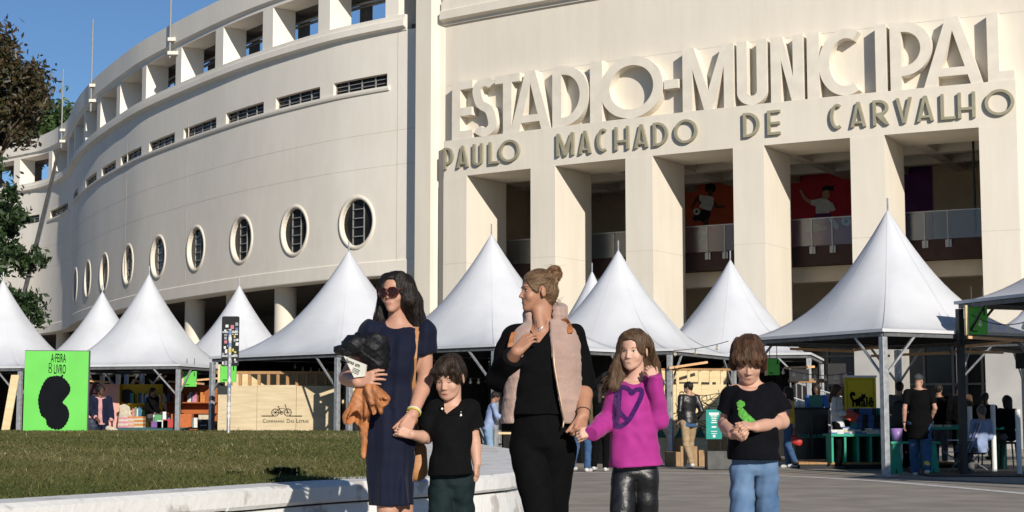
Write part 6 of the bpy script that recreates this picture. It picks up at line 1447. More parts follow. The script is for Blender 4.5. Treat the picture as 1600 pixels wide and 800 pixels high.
# ---- big green poster board
Y = 33.2; xc, zc, w_, h_ = px_face(Y, 41, 547.5, 136, 676); zt = zc+h_/2
bd = thing('poster_board', 'tall bright green poster board with a black fruit silhouette, standing behind the lawn', 'poster board', (xc, Y, 0), math.radians(9))
b = MB(); b.box((0, .05, zt/2+.0), (w_, .10, zt)); b.build('frame', mat('dark_edge', (.05, .055, .06), .6, .1, 6), bd)
b = MB(); b.box((-.01, -.006, zt/2), (w_-.03, .012, zt-.03)); b.build('panel', M_grnb, bd)
sx = lambda px: (px-88.5)*w_/95*1.0; sz = lambda py: zt-(py-547.5)*h_/128.5
for txt, x, y, hh, ww in (('A·FEIRA', 90, 566, 13.5, 22), ('LIVRO', 92.5, 584, 14.5, 17.5)):
    co, f_ = text_mesh(txt, 1, 'CENTER', .002, 1, .012); k0 = hh*h_/128.5/.70; wd = np.ptp(co[:, 0]); co = co*[ww*w_/95/wd, k0, 1]
    b = MB(); b.add([(c[0]+sx(x), -.0135-c[2], c[1]+sz(y)) for c in co], f_); b.build('lettering', M_print, bd)
for txt, y in (('D', 575), ('O', 583)):
    co, f_ = text_mesh(txt, 1, 'CENTER', .002, 1, .012); b = MB(); b.add([(c[0]*.10+sx(78.5), -.0135-c[2], c[1]*.15+sz(y)) for c in co], f_); b.build('lettering', M_print, bd)
ol = [(300, 322), (325, 320), (345, 326), (370, 345), (392, 380), (390, 415), (368, 448), (356, 470), (378, 492), (391, 530), (386, 568), (366, 603), (340, 619), (302, 613), (277, 592), (270, 562), (246, 540), (233, 495), (228, 450), (238, 400), (256, 355), (276, 330)]
P2 = catmull(np.array(ol+[ol[0]], float), 8)[:-1]/3.635+[0, 500]
cen = P2.mean(0); P2 = cen+(P2-cen)*(1+.035*np.abs(np.sin(np.arange(len(P2))*.8)))[:, None]
co, f_ = outline_mesh([[(sx(x), sz(y)) for x, y in P2]], .002); b = MB(); b.add([(c[0], -.0145+c[2], c[1]) for c in co], f_)
b.tube([(sx(94.5), -.015, sz(591)), (sx(97), -.015, sz(586))], .02, 5); b.build('fruit_emblem', M_print, bd)
# ---- sticker covered signpost on the island
Y = 30.; p = atY(357, 660, Y); zb_ = float(zbed(p[0], Y)); xc, zc, w_, h_ = px_face(Y, 344, 494, 370, 572)
sp_ = thing('signpost', 'back of a black road sign plastered with stickers on a galvanised pole', 'signpost', (p[0], Y, zb_))
b = MB(); b.tube([(0, 0, -.1), (0, 0, zc+h_*.24-zb_)], .034, 10); b.build('pole', M_galv, sp_, smooth=False)
bm_pts = [(w_/2-.03+.03*math.cos(a), h_/2-.03+.03*math.sin(a)) for a in np.linspace(0, 1.57, 4)]+[(-w_/2+.03-.03*math.sin(a), h_/2-.03+.03*math.cos(a)) for a in np.linspace(0, 1.57, 4)]+[(-w_/2+.03-.03*math.cos(a), -h_/2+.03-.03*math.sin(a)) for a in np.linspace(0, 1.57, 4)]+[(w_/2-.03+.03*math.sin(a), -h_/2+.03-.03*math.cos(a)) for a in np.linspace(0, 1.57, 4)]
b = MB(); b.prism([(x, z+zc-zb_) for x, z in bm_pts], .036, .05); b.build('sign_plate', mat('black_sign', (.008, .008, .009), .45, .2, 9), sp_)
b = MB()
for z in (zc+h_*.18, zc-h_*.3): b.box((0, .018, z-zb_), (w_*.9, .03, .035))
b.build('sign_bracket', M_galv, sp_)
rs = random.Random(12); stc = [mat('sticker_white', (.62, .62, .62), .5, .2, 90), mat('sticker_grey', (.28, .29, .31), .5, .4, 90), mat('sticker_blue', (.10, .16, .32), .5, .4, 90), mat('sticker_pink', (.5, .16, .22), .5, .3, 90), mat('sticker_yellow', (.5, .42, .12), .5, .3, 90)]
occ = []
for i in range(120):
    x, z = rs.uniform(-w_*.42, w_*.42), zc-h_*.44+rs.random()**1.2*h_*.8; ww, hh = rs.uniform(.025, .06), rs.uniform(.03, .085)
    if any(abs(x-a) < (ww+c)/2+.004 and abs(z-b_) < (hh+d)/2+.004 for a, b_, c, d in occ): continue
    occ.append((x, z, ww, hh)); b = MB(); b.box((x, .0335, z-zb_), (ww, .003, hh), R=Matrix.Rotation(rs.uniform(-.1, .1), 3, 'Y')); b.build('sticker', rs.choice(stc[:2]*3+stc), sp_)
for i in range(15):
    z = .3+i*.11; b = MB(); a = rs.uniform(-.5, .5); b.lathe([(.0352, 0), (.0352, rs.uniform(.05, .09))], 10, (0, 0, z)); b.build('pole_sticker', rs.choice(stc[:2]*4+stc), sp_)
# ---- plywood stall with the bicycle emblem
Y = 37.5; x0 = atY(340, 650, Y)[0]; x1 = atY(524, 650, Y)[0]; zp_ = atY(430, 605, Y)[2]; zr = atY(430, 582, Y)[2]
st = thing('plywood_stall', 'plywood book stall with a bicycle emblem over its name and open timber framing above', 'stall', (x0, Y, 0))
W_ = x1-x0; ang = math.radians(-3)
for i in range(3):
    a, c = W_*i/3, W_*(i+1)/3; b = MB(); b.bb(a+.004, c-.004, -.012-.003*(i % 2), .012, .0, zp_+(.035, .05, .03)[i]); b.build('panel', M_ply, st)
for i in range(12):
    x = .28+(W_-.3)*i/11; b = MB(); b.bb(x-.035, x+.035, .02, .11, .0, zr-.04); b.build('stud', M_stud, st)
b = MB(); b.bb(-.05, W_+.6, .0, .12, zr-.035, zr+.03); b.build('top_rail', M_stud, st)
b = MB(); b.bb(0.0, W_+.6, .9, .93, .3, zr+.02); b.build('back_panel', M_ply2, st)
b = MB(); b.bb(W_+.03, W_+.06, -.01, 1.3, 0, zp_+.1); b.build('side_panel', M_drk, st)
for i in range(3):
    b = MB(); b.bb(W_+.35, W_+.7, .3, .36, .55+.42*i, .62+.42*i); b.build('side_rail', M_stud, st)
b = MB(); b.bb(W_+.3, W_+.9, .38, .40, 0, zp_+.2); b.build('side_back', M_ply2, st)
# emblem: bicycle on a rule, name beneath
cx_ = W_*(440-340)/184; zz = lambda py: atY(440, py, Y)[2]
b = MB(); yy = -.022
zw = zz(644.5); rw = .085
for s in (-1, 1):
    c = (cx_+s*.145, yy, zw); b.tube([(c[0]+rw*math.cos(a), yy, c[2]+rw*math.sin(a)) for a in np.linspace(0, 6.283, 20)], .0075, 4)
    for q in range(4): a = q*math.pi/4; b.tube([(c[0]-rw*math.cos(a), yy, c[2]-rw*math.sin(a)), (c[0]+rw*math.cos(a), yy, c[2]+rw*math.sin(a))], .003, 4)
for pts in ([(-.145, 0), (-.06, .09), (.09, .10), (.0, -.01), (-.145, 0)], [(.0, -.01), (-.075, .13), (-.10, .135), (-.05, .135)], [(.145, 0), (.085, .17), (.06, .18)], [(.085, .17), (.105, .185)], [(-.06, .09), (.0, -.01)]): b.tube([(cx_+x, yy, zw+z) for x, z in pts], .007, 4)
b.tube([(cx_+.035*math.cos(a), yy, zw-.01+.035*math.sin(a)) for a in np.linspace(0, 6.283, 12)], .006, 4)
for a_, c_ in ((-.46, -.17), (.06+.0, .06+.0), (.18, .48)):
    if a_ != c_: b.bb(cx_+a_, cx_+c_, yy-.002, yy+.004, zz(650)-.010, zz(650)+.010)
b.build('bicycle_emblem', M_print, st)
nx = cx_-.44
for word in ('COMPANHIA', 'DAS', 'LETRAS'):
    co, f_ = text_mesh(word[0], .128, 'LEFT', .002, .9); b = MB(); b.add([(c[0]+nx, -.018-c[2], c[1]+zz(660.5)) for c in co], f_); nx += np.ptp(co[:, 0])+.014
    co, f_ = text_mesh(word[1:], .088, 'LEFT', .002, .93); b.add([(c[0]+nx, -.018-c[2], c[1]+zz(660.5)) for c in co], f_); nx += np.ptp(co[:, 0])+.05; b.build('lettering', M_print, st)
# ---- left bookstall: pink, yellow and orange walls with shelves
Y = 44.9; X = lambda px, Yq=44.9: atY(px, 650, Yq)[0]; Z = lambda py, Yq=44.9: atY(400, py, Yq)[2]
bs = thing('bookstall', 'bookstall with pink and yellow walls and shelves under the left tents', 'stall', (X(140), Y, 0))
o_ = X(140)
M_pk = mat('pink_wall', (.62, .33, .29), .7, .05, 3); M_yw = mat('yellow_wall', (.60, .40, .03), .7, .06, 3); M_og = mat('orange_wall', (.34, .09, .02), .7, .1, 3)
for nm, a, c, m, dy in (('pink_wall', 128, 185, M_pk, 0), ('yellow_wall', 185.3, 249, M_yw, .3), ('orange_wall', 249.3, 338, M_og, .9)):
    b = MB(); b.bb(X(a)-o_, X(c)-o_, dy, dy+.08, 0, Z(600)); b.build(nm, m, bs)
b = MB(); b.bb(X(185)-o_, X(186)-o_, 0, .34, 0, Z(600)); b.build('yellow_wall_end', M_yw, bs)
for py_ in (630, 652): b = MB(); b.bb(X(200)-o_, X(248)-o_, -.05, .296, Z(py_)-.03, Z(py_)); b.build('shelf', M_yw, bs)
for py_ in (628, 645): b = MB(); b.bb(X(251)-o_, X(330)-o_, .5, .896, Z(py_)-.03, Z(py_)); b.build('shelf', M_og, bs)
co, f_ = text_mesh('A', 1.15, 'CENTER', .004); b = MB(); b.add([(c[0]*.8+X(147)-o_, -.006-c[2], c[1]+Z(641)) for c in co], f_); b.build('lettering', mat('plum_print', (.09, .02, .045), .7, .1, 5), bs); b = MB(); b.bb(X(140)-o_, X(154)-o_, -.008, -.002, Z(615)-.02, Z(615)+.02); b.build('painted_bar', mat('plum_print', (.09, .02, .045), .7, .1, 5), bs)
b = MB(); b.lathe([(.0, -.02), (.20, -.02), (.20, .02), (0, .02)], 20); 
dsk = MB(); dsk.add([(v[0]+X(194)-o_, .28+v[2], v[1]+Z(619)) for v in b.v], b.f); dsk.build('round_sign', M_drk, bs)
BOOKC = [mat('book_'+n_, c, .5, .1, 20) for n_, c in (('white', (.6, .6, .58)), ('red', (.4, .05, .04)), ('blue', (.05, .13, .34)), ('teal', (.04, .24, .24)), ('orange', (.5, .19, .04)), ('violet', (.17, .08, .28)), ('cream', (.52, .46, .34)), ('black', (.02, .02, .022)), ('pink', (.52, .2, .26)), ('green', (.08, .28, .1)))]
BOOKM = {}
ORD = ['first', 'second', 'third', 'fourth', 'fifth', 'sixth', 'seventh', 'eighth', 'ninth', 'tenth', 'eleventh', 'twelfth', 'thirteenth', 'fourteenth', 'fifteenth', 'sixteenth', 'seventeenth', 'eighteenth', 'nineteenth', 'twentieth', 'last but two', 'last but one', 'final']
BKN = {}
def book(x, y, z, sx_, sy_, sz_, m, label, group, rz=0., tilt=0.):
    BKN[label] = BKN.get(label, 0)+1
    label = label.replace('#', ORD[min(BKN[label], 23)-1]).replace('@', m.name.replace('book_', ''))
    key = (round(sx_, 2), round(sy_, 2), round(sz_, 2), m.name)
    if key not in BOOKM:
        b = MB(); b.box((0, 0, sz_/2), (sx_, sy_, sz_)); me = b.build('book', m).data; ob = [q for q in COL.objects if q.data is me][0]; BOOKM[key] = me
    else: ob = bpy.data.objects.new('book', BOOKM[key]); COL.objects.link(ob)
    ob.location = (x, y, z); ob.rotation_euler = (tilt, 0, rz); tag(ob, label, 'book', group); return ob
rs = random.Random(3)
def shelf_row(x0_, x1_, y, z, label, group, dark=False):
    x = x0_
    while x < x1_:
        w2 = rs.uniform(.03, .07); book(x+w2/2, y, z+.001, w2, .17, rs.choice([.2, .24, .28]), rs.choice(BOOKC), label, group, 0, 0); x += w2+.004+(.1 if rs.random() < .12 else 0)
shelf_row(X(202), X(246), Y+.12, Z(630), '@ book, # from the left on the upper yellow shelf', 'books on the upper yellow shelf')
shelf_row(X(206), X(228), Y+.12, Z(652), '@ book, # from the left on the lower yellow shelf', 'books on the lower yellow shelf')
shelf_row(X(254), X(312), Y+.7, Z(628), '@ book, # from the left on the shaded orange shelf', 'books on the orange shelves')
# white shirt hanging on the yellow wall
p = atY(193, 655, 44.5); blobthing('white_shirt', 'white shirt hanging against the yellow wall of the bookstall', 'shirt', p, [(cone((-.09, 0, .32), (.09, 0, .32), .06, .06, ((0, 1, 0), .5)), .03), (cone((0, 0, .3), (0, 0, -.18), .12, .16, ((0, 1, 0), .35)), .03), (cone((.12, 0, .3), (.20, 0, .0), .05, .06, ((0, 1, 0), .5)), .03)], C_cream, .014, .008, 4)
# low book table in front
Yt = 43.2; tb = thing('book_table', 'low table loaded with colourful books in front of the pink and yellow stall', 'table', (X(196, Yt), Yt, 0)); ot = X(196, Yt)
zt_ = Z(668, Yt)
b = MB(); b.bb(-.2, X(338, Yt)-ot, -.35, .45, zt_-.04, zt_); b.build('table_top', mat('teal_cloth', (.03, .09, .10), .8, .2, 6), tb)
b = MB(); b.bb(-.2, X(300, Yt)-ot, -.36, -.352, .05, zt_-.002); b.build('table_cloth', mat('teal_cloth', (.03, .09, .10), .8, .2, 6), tb)
for x in (-.1, X(335, Yt)-ot-.1): b = MB(); b.bb(x-.03, x+.03, -.3, -.24, 0, zt_-.041); b.build('leg', M_galv, tb)
for i in range(5): book(X(201, Yt), Yt-.1, zt_+.001+i*.055, .42, .3, .05, BOOKC[6] if i % 2 else BOOKC[8], '@ bundle, # up in the pale stack on the low table', 'pale stacks on the low table')
for i in range(6): book(X(215, Yt), Yt-.1, zt_+.001+i*.05, .42, .3, .045, BOOKC[4] if i % 2 else BOOKC[6], '@ book, # up in the orange and cream stack', 'flat stack on the low table')
x = X(240, Yt)
while x < X(320, Yt):
    w2 = rs.uniform(.05, .2); hh = rs.choice([.18, .26, .34, .42]); book(x+w2/2, Yt-.1+rs.uniform(-.1, .2), zt_+.001, w2, .05, hh, rs.choice(BOOKC), '@ book propped up on the low table, # from the left', 'books propped on the low table', rs.uniform(-.3, .3)); x += w2*.8
for i in range(3): book(X(250+i*9, Yt), Yt-.3, zt_+.001, .28, .2, .16+.03*i, BOOKC[(5, 0, 1)[i]], '@ book box, # from the left at the front edge of the low table', 'book boxes at the table front')
b = MB(); b.box((0, 0, .18), (.55, .3, .36)); ob = b.build('orange_crate', mat('orange_crate', (.45, .12, .03), .6, .1, 9)); ob.location = (X(287, Yt), Yt-.15, zt_+.002); tag(ob, 'orange crate of books right of the near tent post', 'crate')
# black A-board and yellow flowers
Ya = 40.; p = atY(320, 674, Ya); ab = thing('a_board', 'small black chalkboard sign leaning by the plywood stall', 'sign', (p[0], Ya, .0)); zz2 = atY(320, 655, Ya)[2]
for s in (-1, 1): b = MB(); b.box((0, s*.12, zz2/2), (.30, .02, zz2), R=Matrix.Rotation(-s*.16, 3, 'X')); b.build('board', M_drk, ab)
b = MB()
for i in range(4): b.box((0, -.19+.023*i, zz2*.85-.11*i), (.16-.02*i, .004, .02))
b.build('chalk_writing', mat('chalk', (.4, .4, .4), .9, .1, 9), ab)
p = atY(334, 668, 40.); blobthing('flower_pot', 'pot of small yellow and red flowers beside the chalkboard', 'flowers', p, [(ellip((0, 0, 0), (.09, .09, .10)), .01), (ellip((.06, 0, .1), (.06, .05, .05)), .01)], mat('flower_mix', (.5, .33, .02), .6, .0, 25, col2=(.30, .03, .02), contrast=(.45, .55)), .012, .02, 4)
# leaning plank and curtains at the far left
b = MB(); A_p, B_p = atY(8, 676, 42), atY(24, 586, 42.5); b.bar(A_p, B_p, .22, .03); ob = b.build('plank', M_ply2); tag(ob, 'long pale plank leaning on the tent post at far left', 'plank')
# ---- green hanging signs
for i, (a, y0, c, y1, Yq, lab) in enumerate([(288, 580, 307, 604, 43.5, 'small green sign hanging by the galvanised post of the pink and yellow stall'), (345, 570, 369, 597, 36.9, 'small green sign hanging behind the sticker covered pole'), (1199, 561, 1218, 586, 33.5, 'small green sign hanging beside the head of the older boy'), (1512, 478, 1543, 523, 28.7, 'shaded green sign hanging under the black tent frame')]):
    xc, zc, w_, h_ = px_face(Yq, a, y0, c, y1); hs = thing('hanging_sign', lab, 'sign', (xc, Yq, zc), 0, 'green hanging signs')
    b = MB(); b.box((0, 0, 0), (w_, .05, h_)); b.build('panel', M_grnb, hs)
    b = MB(); b.box((-w_/2-.03, .0, 0), (.05, .10, h_+.02)); b.build('edge', M_ply2, hs)
    b = MB(); b.box((w_*.33, -.028, h_*.3), (.02, .006, h_*.26)); b.build('lettering', M_print, hs); b = MB(); b.box((-w_*.2, -.028, -h_*.38), (w_*.3, .006, .02)); b.build('lettering', M_print, hs)
    b = MB()
    for s in (-.3, .3): b.tube([(w_*s, 0, h_/2), (w_*s, 0, h_/2+.35)], .008, 5)
    b.build('hanger', M_blk, hs)
# ---- slim wooden light bars under the tents
M_bar = mat('warm_wood_bar', (.62, .36, .18), .5, .1, 9)
for i, (a, y0, c, y1, Yq) in enumerate([(140, 595, 169, 597, 43.8), (208, 594, 220, 597, 45), (246, 593, 260, 587, 44), (263, 596, 287, 598, 44.5), (307, 594, 342, 591, 42), (307, 599, 318, 600, 43), (1235, 545, 1333, 549, 31), (1334, 547, 1375, 542, 30.5), (1226, 575, 1272, 573, 35), (1362, 556, 1389, 556, 32), (1403, 554.5, 1482, 551, 31.5), (1497, 542, 1580, 534, 29.5), (1512, 527, 1625, 534, 28.5), (1492, 549, 1567, 551, 31), (1045, 575, 1105, 566, 35.4)]):
    P0 = Vector(atY(a, y0, Yq)); P1 = Vector(atY(c, y1, Yq+.4)); b = MB(); b.bar(P0-P0, P1-P0, .05, .05); ob = b.build('light_bar', M_bar); ob.location = P0
    tag(ob, 'slim wooden '+['light bar just right of the green poster board', 'short light bar over the yellow wall', 'short slanting light bar left of the small green sign at the near post', 'light bar passing behind the small green sign at the near post', 'light bar between the two galvanised posts left of the plywood stall', 'shorter light bar beneath another, left of the plywood stall', 'long light bar above the black counter', 'slanting light bar above the yellow banner', 'light bar in front of the grey pillar above the counter', 'short light bar right of the yellow banner top', 'pale light bar crossing left of the black tent post', 'upper light bar rising right of the black tent post', 'light bar under the shaded green sign', 'lowest light bar right of the black tent post', 'light bar above the studs of the drawing covered booth'][i], 'light bar', 'wooden light bars under the tents')
# ---- cables of bulbs
M_cab = mat('cable', (.02, .02, .02), .6, .1, 9); M_bulb = mat('bulb_glass', (.75, .68, .52), .15, .05, 9)
def bulbs(a, c, Y0, Y1, sag, n, label):
    P0 = np.array(atY(*a, Y0)); P1 = np.array(atY(*c, Y1)); t = thing('string_lights', label, 'string lights', P0)
    f_ = lambda u: (P1-P0)*u-np.array([0, 0, sag*4*u*(1-u)])
    b = MB(); b.tube([f_(u) for u in np.linspace(0, 1, 14)], .008, 4); b.build('cable', M_cab, t)
    for i in range(n):
        p_ = f_((i+.5)/n); b = MB(); b.tube([p_, p_-[0, 0, .05]], .014, 5); b.lathe([(0.001, -.13), (.03, -.11), (.036, -.085), (.016, -.05)], 8, p_); b.build('bulb', M_bulb, t, smooth=True)
bulbs((455, 566), (545, 572), 39.5, 37.6, .10, 7, 'string of bulbs dipping over the plywood stall')
bulbs((675, 560), (778, 582), 33, 36, .25, 8, 'string of bulbs under the tent between the women')
bulbs((1198, 566), (1330, 582), 34, 35, .15, 8, 'string of bulbs in front of the grey pillars behind the counter')
bulbs((1500, 480), (1610, 500), 29, 27, .18, 5, 'string of bulbs by the shaded green sign at right')
bulbs((1010, 545), (1138, 533), 37, 33, .10, 4, 'string of bulbs along the tent edge above the girl')
# ---- black rear curtains added as backdrops, for shaded interiors and black cloth
M_cur = mat('backdrop_black', (.012, .011, .011), .9, .3, 2.5, .1, 12, stretch=(6, 6, .5))
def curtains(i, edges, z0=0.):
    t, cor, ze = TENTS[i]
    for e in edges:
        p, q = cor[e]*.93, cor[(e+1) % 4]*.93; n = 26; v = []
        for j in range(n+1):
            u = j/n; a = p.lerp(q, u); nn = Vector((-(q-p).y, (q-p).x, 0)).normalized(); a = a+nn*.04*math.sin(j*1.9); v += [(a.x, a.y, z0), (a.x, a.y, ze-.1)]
        b = MB(); b.add(v, [(2*j, 2*j+2, 2*j+3, 2*j+1) for j in range(n)]); b.build('backdrop_curtain', M_cur, t)
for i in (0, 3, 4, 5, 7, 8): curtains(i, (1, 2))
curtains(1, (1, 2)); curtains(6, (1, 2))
# ---- middle: table with boxes under the tent between the women
Yq = 32.6; xq = atY(762, 660, Yq)[0]
tb = thing('trestle_table', 'trestle table with boxes under the tent between the two women', 'table', (xq+.75, Yq, 0))
b = MB(); b.bb(-.7, .9, -.3, .3, .70, .74); b.build('table_top', M_ply2, tb)
for x in (-.62, .82):
    for y in (-.25, .25): b = MB(); b.bb(x-.02, x+.02, y-.02, y+.02, 0, .699); b.build('leg', M_galv, tb)
for i, (x, y, s) in enumerate(((.0, 0, .36), (.42, .05, .30), (.1, .0, .26))):
    b = MB(); b.box((0, 0, s*.4), (s*1.3, s, s*.8)); ob = b.build('cardboard_box', mat('cardboard', (.33, .21, .11), .85, .12, 9)); ob.location = (xq+.75+x, Yq+y, .741 if i < 2 else .741+.29); tag(ob, ('open cardboard box the vendor in blue is bending over', 'cardboard box at the right end of the trestle table', 'small cardboard box stacked on top of another on the trestle table')[i], 'box')
CHN = ['nearest the small boy', 'second from the small boy', 'in the middle of its row', 'second from the woman in black', 'nearest the woman in black']
for i in range(5):
    p = atY(690+i*19, 640, 36.0+.3*(i % 2)); ch = thing('folding_chair', 'dark folding chair in the gloom, '+CHN[i], 'chair', (p[0], 36.0+.3*(i % 2), 0), .3*i, 'dark folding chairs')
    b = MB(); b.bb(-.2, .2, -.2, .2, .43, .46); b.build('seat', M_blk, ch)
    b = MB(); b.bb(-.2, .2, .19, .22, .6, .88); b.build('backrest', M_blk, ch)
    for s in (-.19, .19):
        b = MB(); b.bar((s, -.22, 0), (s, .2, .88), .025); b.build('leg', M_galv, ch); b = MB(); b.bar((s*.9, .24, 0), (s*.9, -.18, .43), .025); b.build('leg', M_galv, ch)
# ---- plywood booth with line drawings behind the girl
Y = 35.6; x0 = atY(1018, 650, Y)[0]; x1 = atY(1136, 650, Y)[0]; W_ = x1-x0; zA = atY(1080, 601, Y)[2]; zB = atY(1080, 577, Y)[2]; zC = atY(1080, 683, Y)[2]
bo = thing('plywood_booth', 'plywood booth covered in line drawings with timber studs above, behind the man in black leather', 'stall', (x0, Y, 0))
for i in range(3): a, c = W_*i/3, W_*(i+1)/3; b = MB(); b.bb(a+.004, c-.004, -.003*(i % 2), .02, zC+.002, zA+.02*(i % 2)); b.build('panel', M_ply2, bo)
for i in range(7): x = .1+(W_-.2)*i/6; b = MB(); b.bb(x-.03, x+.03, .03, .10, zA-.4, zB-.03); b.build('stud', M_ply2, bo)
b = MB(); b.bb(-.1, W_+.1, .0, .12, zB-.028, zB+.02); b.build('top_rail', M_stud, bo)
b = MB(); b.bb(-.1, W_+.1, .75, .78, .4, zB); b.build('back_panel', M_ply2, bo)
for i in range(4):
    a, c = W_*i/4, W_*(i+1)/4; b = MB(); b.bb(a+.006, c-.006, .03-.012*(i % 2), .06, .02, zC); b.build('base_panel', M_stud if i % 2 else M_ply, bo)
b = MB(); rs2 = random.Random(8)
for k in range(26):
    x, z = rs2.uniform(.1, W_-.3), rs2.uniform(zC+.1, zA-.12); pts = [(x, -.008, z)]
    for j in range(rs2.randint(3, 7)):
        x = min(W_-.05, max(.03, x+rs2.choice((-.14, .14, .2, 0, .05)))); z = min(zA-.05, max(zC+.05, z+rs2.choice((.1, -.1, 0, .04)))); pts.append((x, -.008, z))
    b.tube(pts, .006, 4)
for k in range(8):
    x, z, r = rs2.uniform(.2, W_-.2), rs2.uniform(zC+.15, zA-.15), rs2.uniform(.03, .08); b.tube([(x+r*math.cos(a), -.008, z+r*math.sin(a)) for a in np.linspace(0, 6.283, 10)], .006, 4)
o = b.build('line_drawings', M_print, bo); o['kind'] = 'stuff'
for i in range(3):
    x = W_*(.12+.26*i); b = MB(); b.add([(x-.12, -.02, zC-.01), (x+.12, -.02, zC-.01), (x, -.02, zC+.24)], [(0, 1, 2)]); b.add([(x-.12, -.004, zC-.01), (x+.12, -.004, zC-.01), (x, -.004, zC+.24)], [(2, 1, 0)]); b.build('bunting', mat('dark_green_paper', (.02, .08, .06), .8, .2, 9), bo)
# teal banner
Yq = 32.2; xc, zc, w_, h_ = px_face(Yq, 1103, 640, 1128, 686); bn = thing('banner', 'small teal banner with white writing beside the older boy', 'banner', (xc, Yq, 0))
b = MB(); b.box((0, 0, zc), (w_, .015, h_)); b.build('cloth', mat('teal_banner', (.012, .26, .22), .7, .1, 6), bn)
b = MB()
for i, (ww, hh) in enumerate(((.62, .045), (.45, .02), (.34, .02), (.3, .02), (.36, .02), (0, 0), (.3, .03), (0, 0), (.4, .012), (.36, .012))):
    if ww: b.box((0, -.0095, zc+h_*.36-i*h_*.075), (w_*ww, .004, hh))
b.box((0, -.0095, zc-h_*.40), (.05, .004, .05)); b.build('lettering', mat('white_print', (.7, .72, .7), .7, .05, 9), bn)
b = MB(); 
for s in (-.4, .4): b.tube([(w_*s, .012, zc-h_/2), (w_*s, .012, 0)], .012, 6)
b.build('stand', M_blk, bn)
Yq = 32.; p = atY(1122, 722, Yq); b = MB(); b.bb(-.24, .24, -.25, .25, 0, .36); ob = b.build('grey_crate', mat('grey_crate', (.09, .09, .085), .8, .2, 6), bevel=.01); ob.location = (p[0], Yq, .01); tag(ob, 'low grey crate on the ground under the teal banner', 'crate')
for i, (a, c, hh) in enumerate(((1040, 1062, .30), (1062, 1088, .42), (1090, 1106, .34))):
    Yq = 34.3; xc, zc, w_, h_ = px_face(Yq, a, 690, c, 722); b = MB(); b.bb(-w_/2, w_/2, -.2, .2, 0, hh); ob = b.build('cardboard_box', mat('cardboard', (.33, .21, .11), .85, .12, 9)); ob.location = (xc, Yq, .01); tag(ob, ('brown box at the foot of the plywood booth, nearest the girl', 'tallest brown box at the foot of the plywood booth', 'brown box at the foot of the plywood booth, nearest the teal banner')[i], 'box')
# ---- right: low wooden stage, black counter
Ys = 33.2; xa, xb = atY(1236, 700, Ys)[0], atY(1480, 700, Ys)[0]
sg_ = thing('wooden_deck', 'low wooden deck under the black counter and green tables', 'deck', (xa, Ys, 0))
for i in range(9): b = MB(); b.bb(0, xb-xa, -.9+.36*i+.006, -.9+.36*(i+1), .10, .14); b.build('plank', M_stud, sg_)
b = MB(); b.bb(.02, xb-xa-.02, -.88, -.86, .01, .099); b.build('fascia', M_drk, sg_)
Yc = 33.8; xc, zc, w_, h_ = px_face(Yc, 1241, 637, 1295, 707)
cn = thing('black_counter', 'black bar counter with small teal lettering on its two panels', 'counter', (xc, Yc, .14))
zt_ = zc+h_/2-.14
for s, nm in ((-1, 'FOLHA'), (1, 'CA FOLHA')):
    b = MB(); b.bb(min(0, s*w_/2)+.004, max(0, s*w_/2)-.004, -.02-.004*(s > 0), .02, .02, zt_-.04); b.build('panel', mat('gloss_black', (.010, .010, .012), .25, .2, 5, spec=.5), cn)
    put_text('lettering', nm, mat('teal_print', (.03, .26, .20), .6, .1, 5), cn, .12 if s < 0 else .10, plane_M((s*w_*.25, -.026, zt_*.43)), .002, .7, 'CENTER', .002)
b = MB(); b.bb(-w_/2-.03, w_/2+.03, -.06, .45, zt_-.038, zt_); b.build('counter_top', M_drk, cn)
for i, (dx, m, lab) in enumerate(((-.28, C_wht, 'white mug on the black counter, left of the pair'), (-.16, C_wht, 'white mug on the black counter, right of the pair'))):
    q = MB(); q.lathe([(0, 0), (.05, 0), (.055, .13), (.045, .13), (.042, .02), (0, .02)], 14); ob = q.build('mug', M_whp, None, smooth=True); ob.location = (xc+dx, Yc+.1, zt_+.141); tag(ob, lab, 'mug')
b = MB(); b.box((0, 0, .13), (.26, .02, .26), R=Matrix.Rotation(-.3, 3, 'X')); ob = b.build('menu_card', mat('green_card', (.07, .22, .16), .6, .1, 6)); ob.location = (xc+.12, Yc+.1, zt_+.145); tag(ob, 'green menu card propped on the black counter', 'card')
# machine and shelf behind the counter
Yd = 36.8
for a, y0, c, y1, nm, lab, m in ((1233, 577, 1264, 596, 'menu_board', 'black menu board hung above the counter', M_drk), (1293, 568, 1322, 600, 'menu_board', 'larger black menu board left of the yellow banner', M_drk), (1587, 552, 1622, 576, 'screen', 'black screen hanging under the right tent', M_drk)):
    xq, zq, w2, h2 = px_face(Yd if a < 1500 else 29.5, a, y0, c, y1); b = MB(); b.box((0, 0, 0), (w2, .06, h2)); ob = b.build(nm, m); ob.location = (xq, Yd if a < 1500 else 29.5, zq); tag(ob, lab, 'screen' if nm == 'screen' else 'board')
xq, zq, w2, h2 = px_face(Yd+.6, 1233, 592, 1318, 598); b = MB(); b.box((0, 0, 0), (w2, .3, h2)); ob = b.build('timber_beam', M_stud); ob.location = (xq, Yd+.6, zq); tag(ob, 'horizontal timber beam above the counter', 'beam')
rl = thing('white_railing', 'white metal stair railing behind the counter', 'railing', atY(1236, 655, 40.))
o0 = Vector(atY(1236, 655, 40.))
for i in range(9): P0 = Vector(atY(1236+i*9, 655, 40))-o0; b = MB(); b.tube([P0+Vector((0, 0, -.3)), P0+Vector((0, 0, 1.0-.05*i))], .018, 6); b.build('bar', M_galv, rl)
for k in range(3): b = MB(); b.tube([(0, 0, .95-.4*k), Vector(atY(1316, 655, 40))-o0+Vector((0, 0, .55-.4*k))], .022, 6); b.build('rail', M_galv, rl)
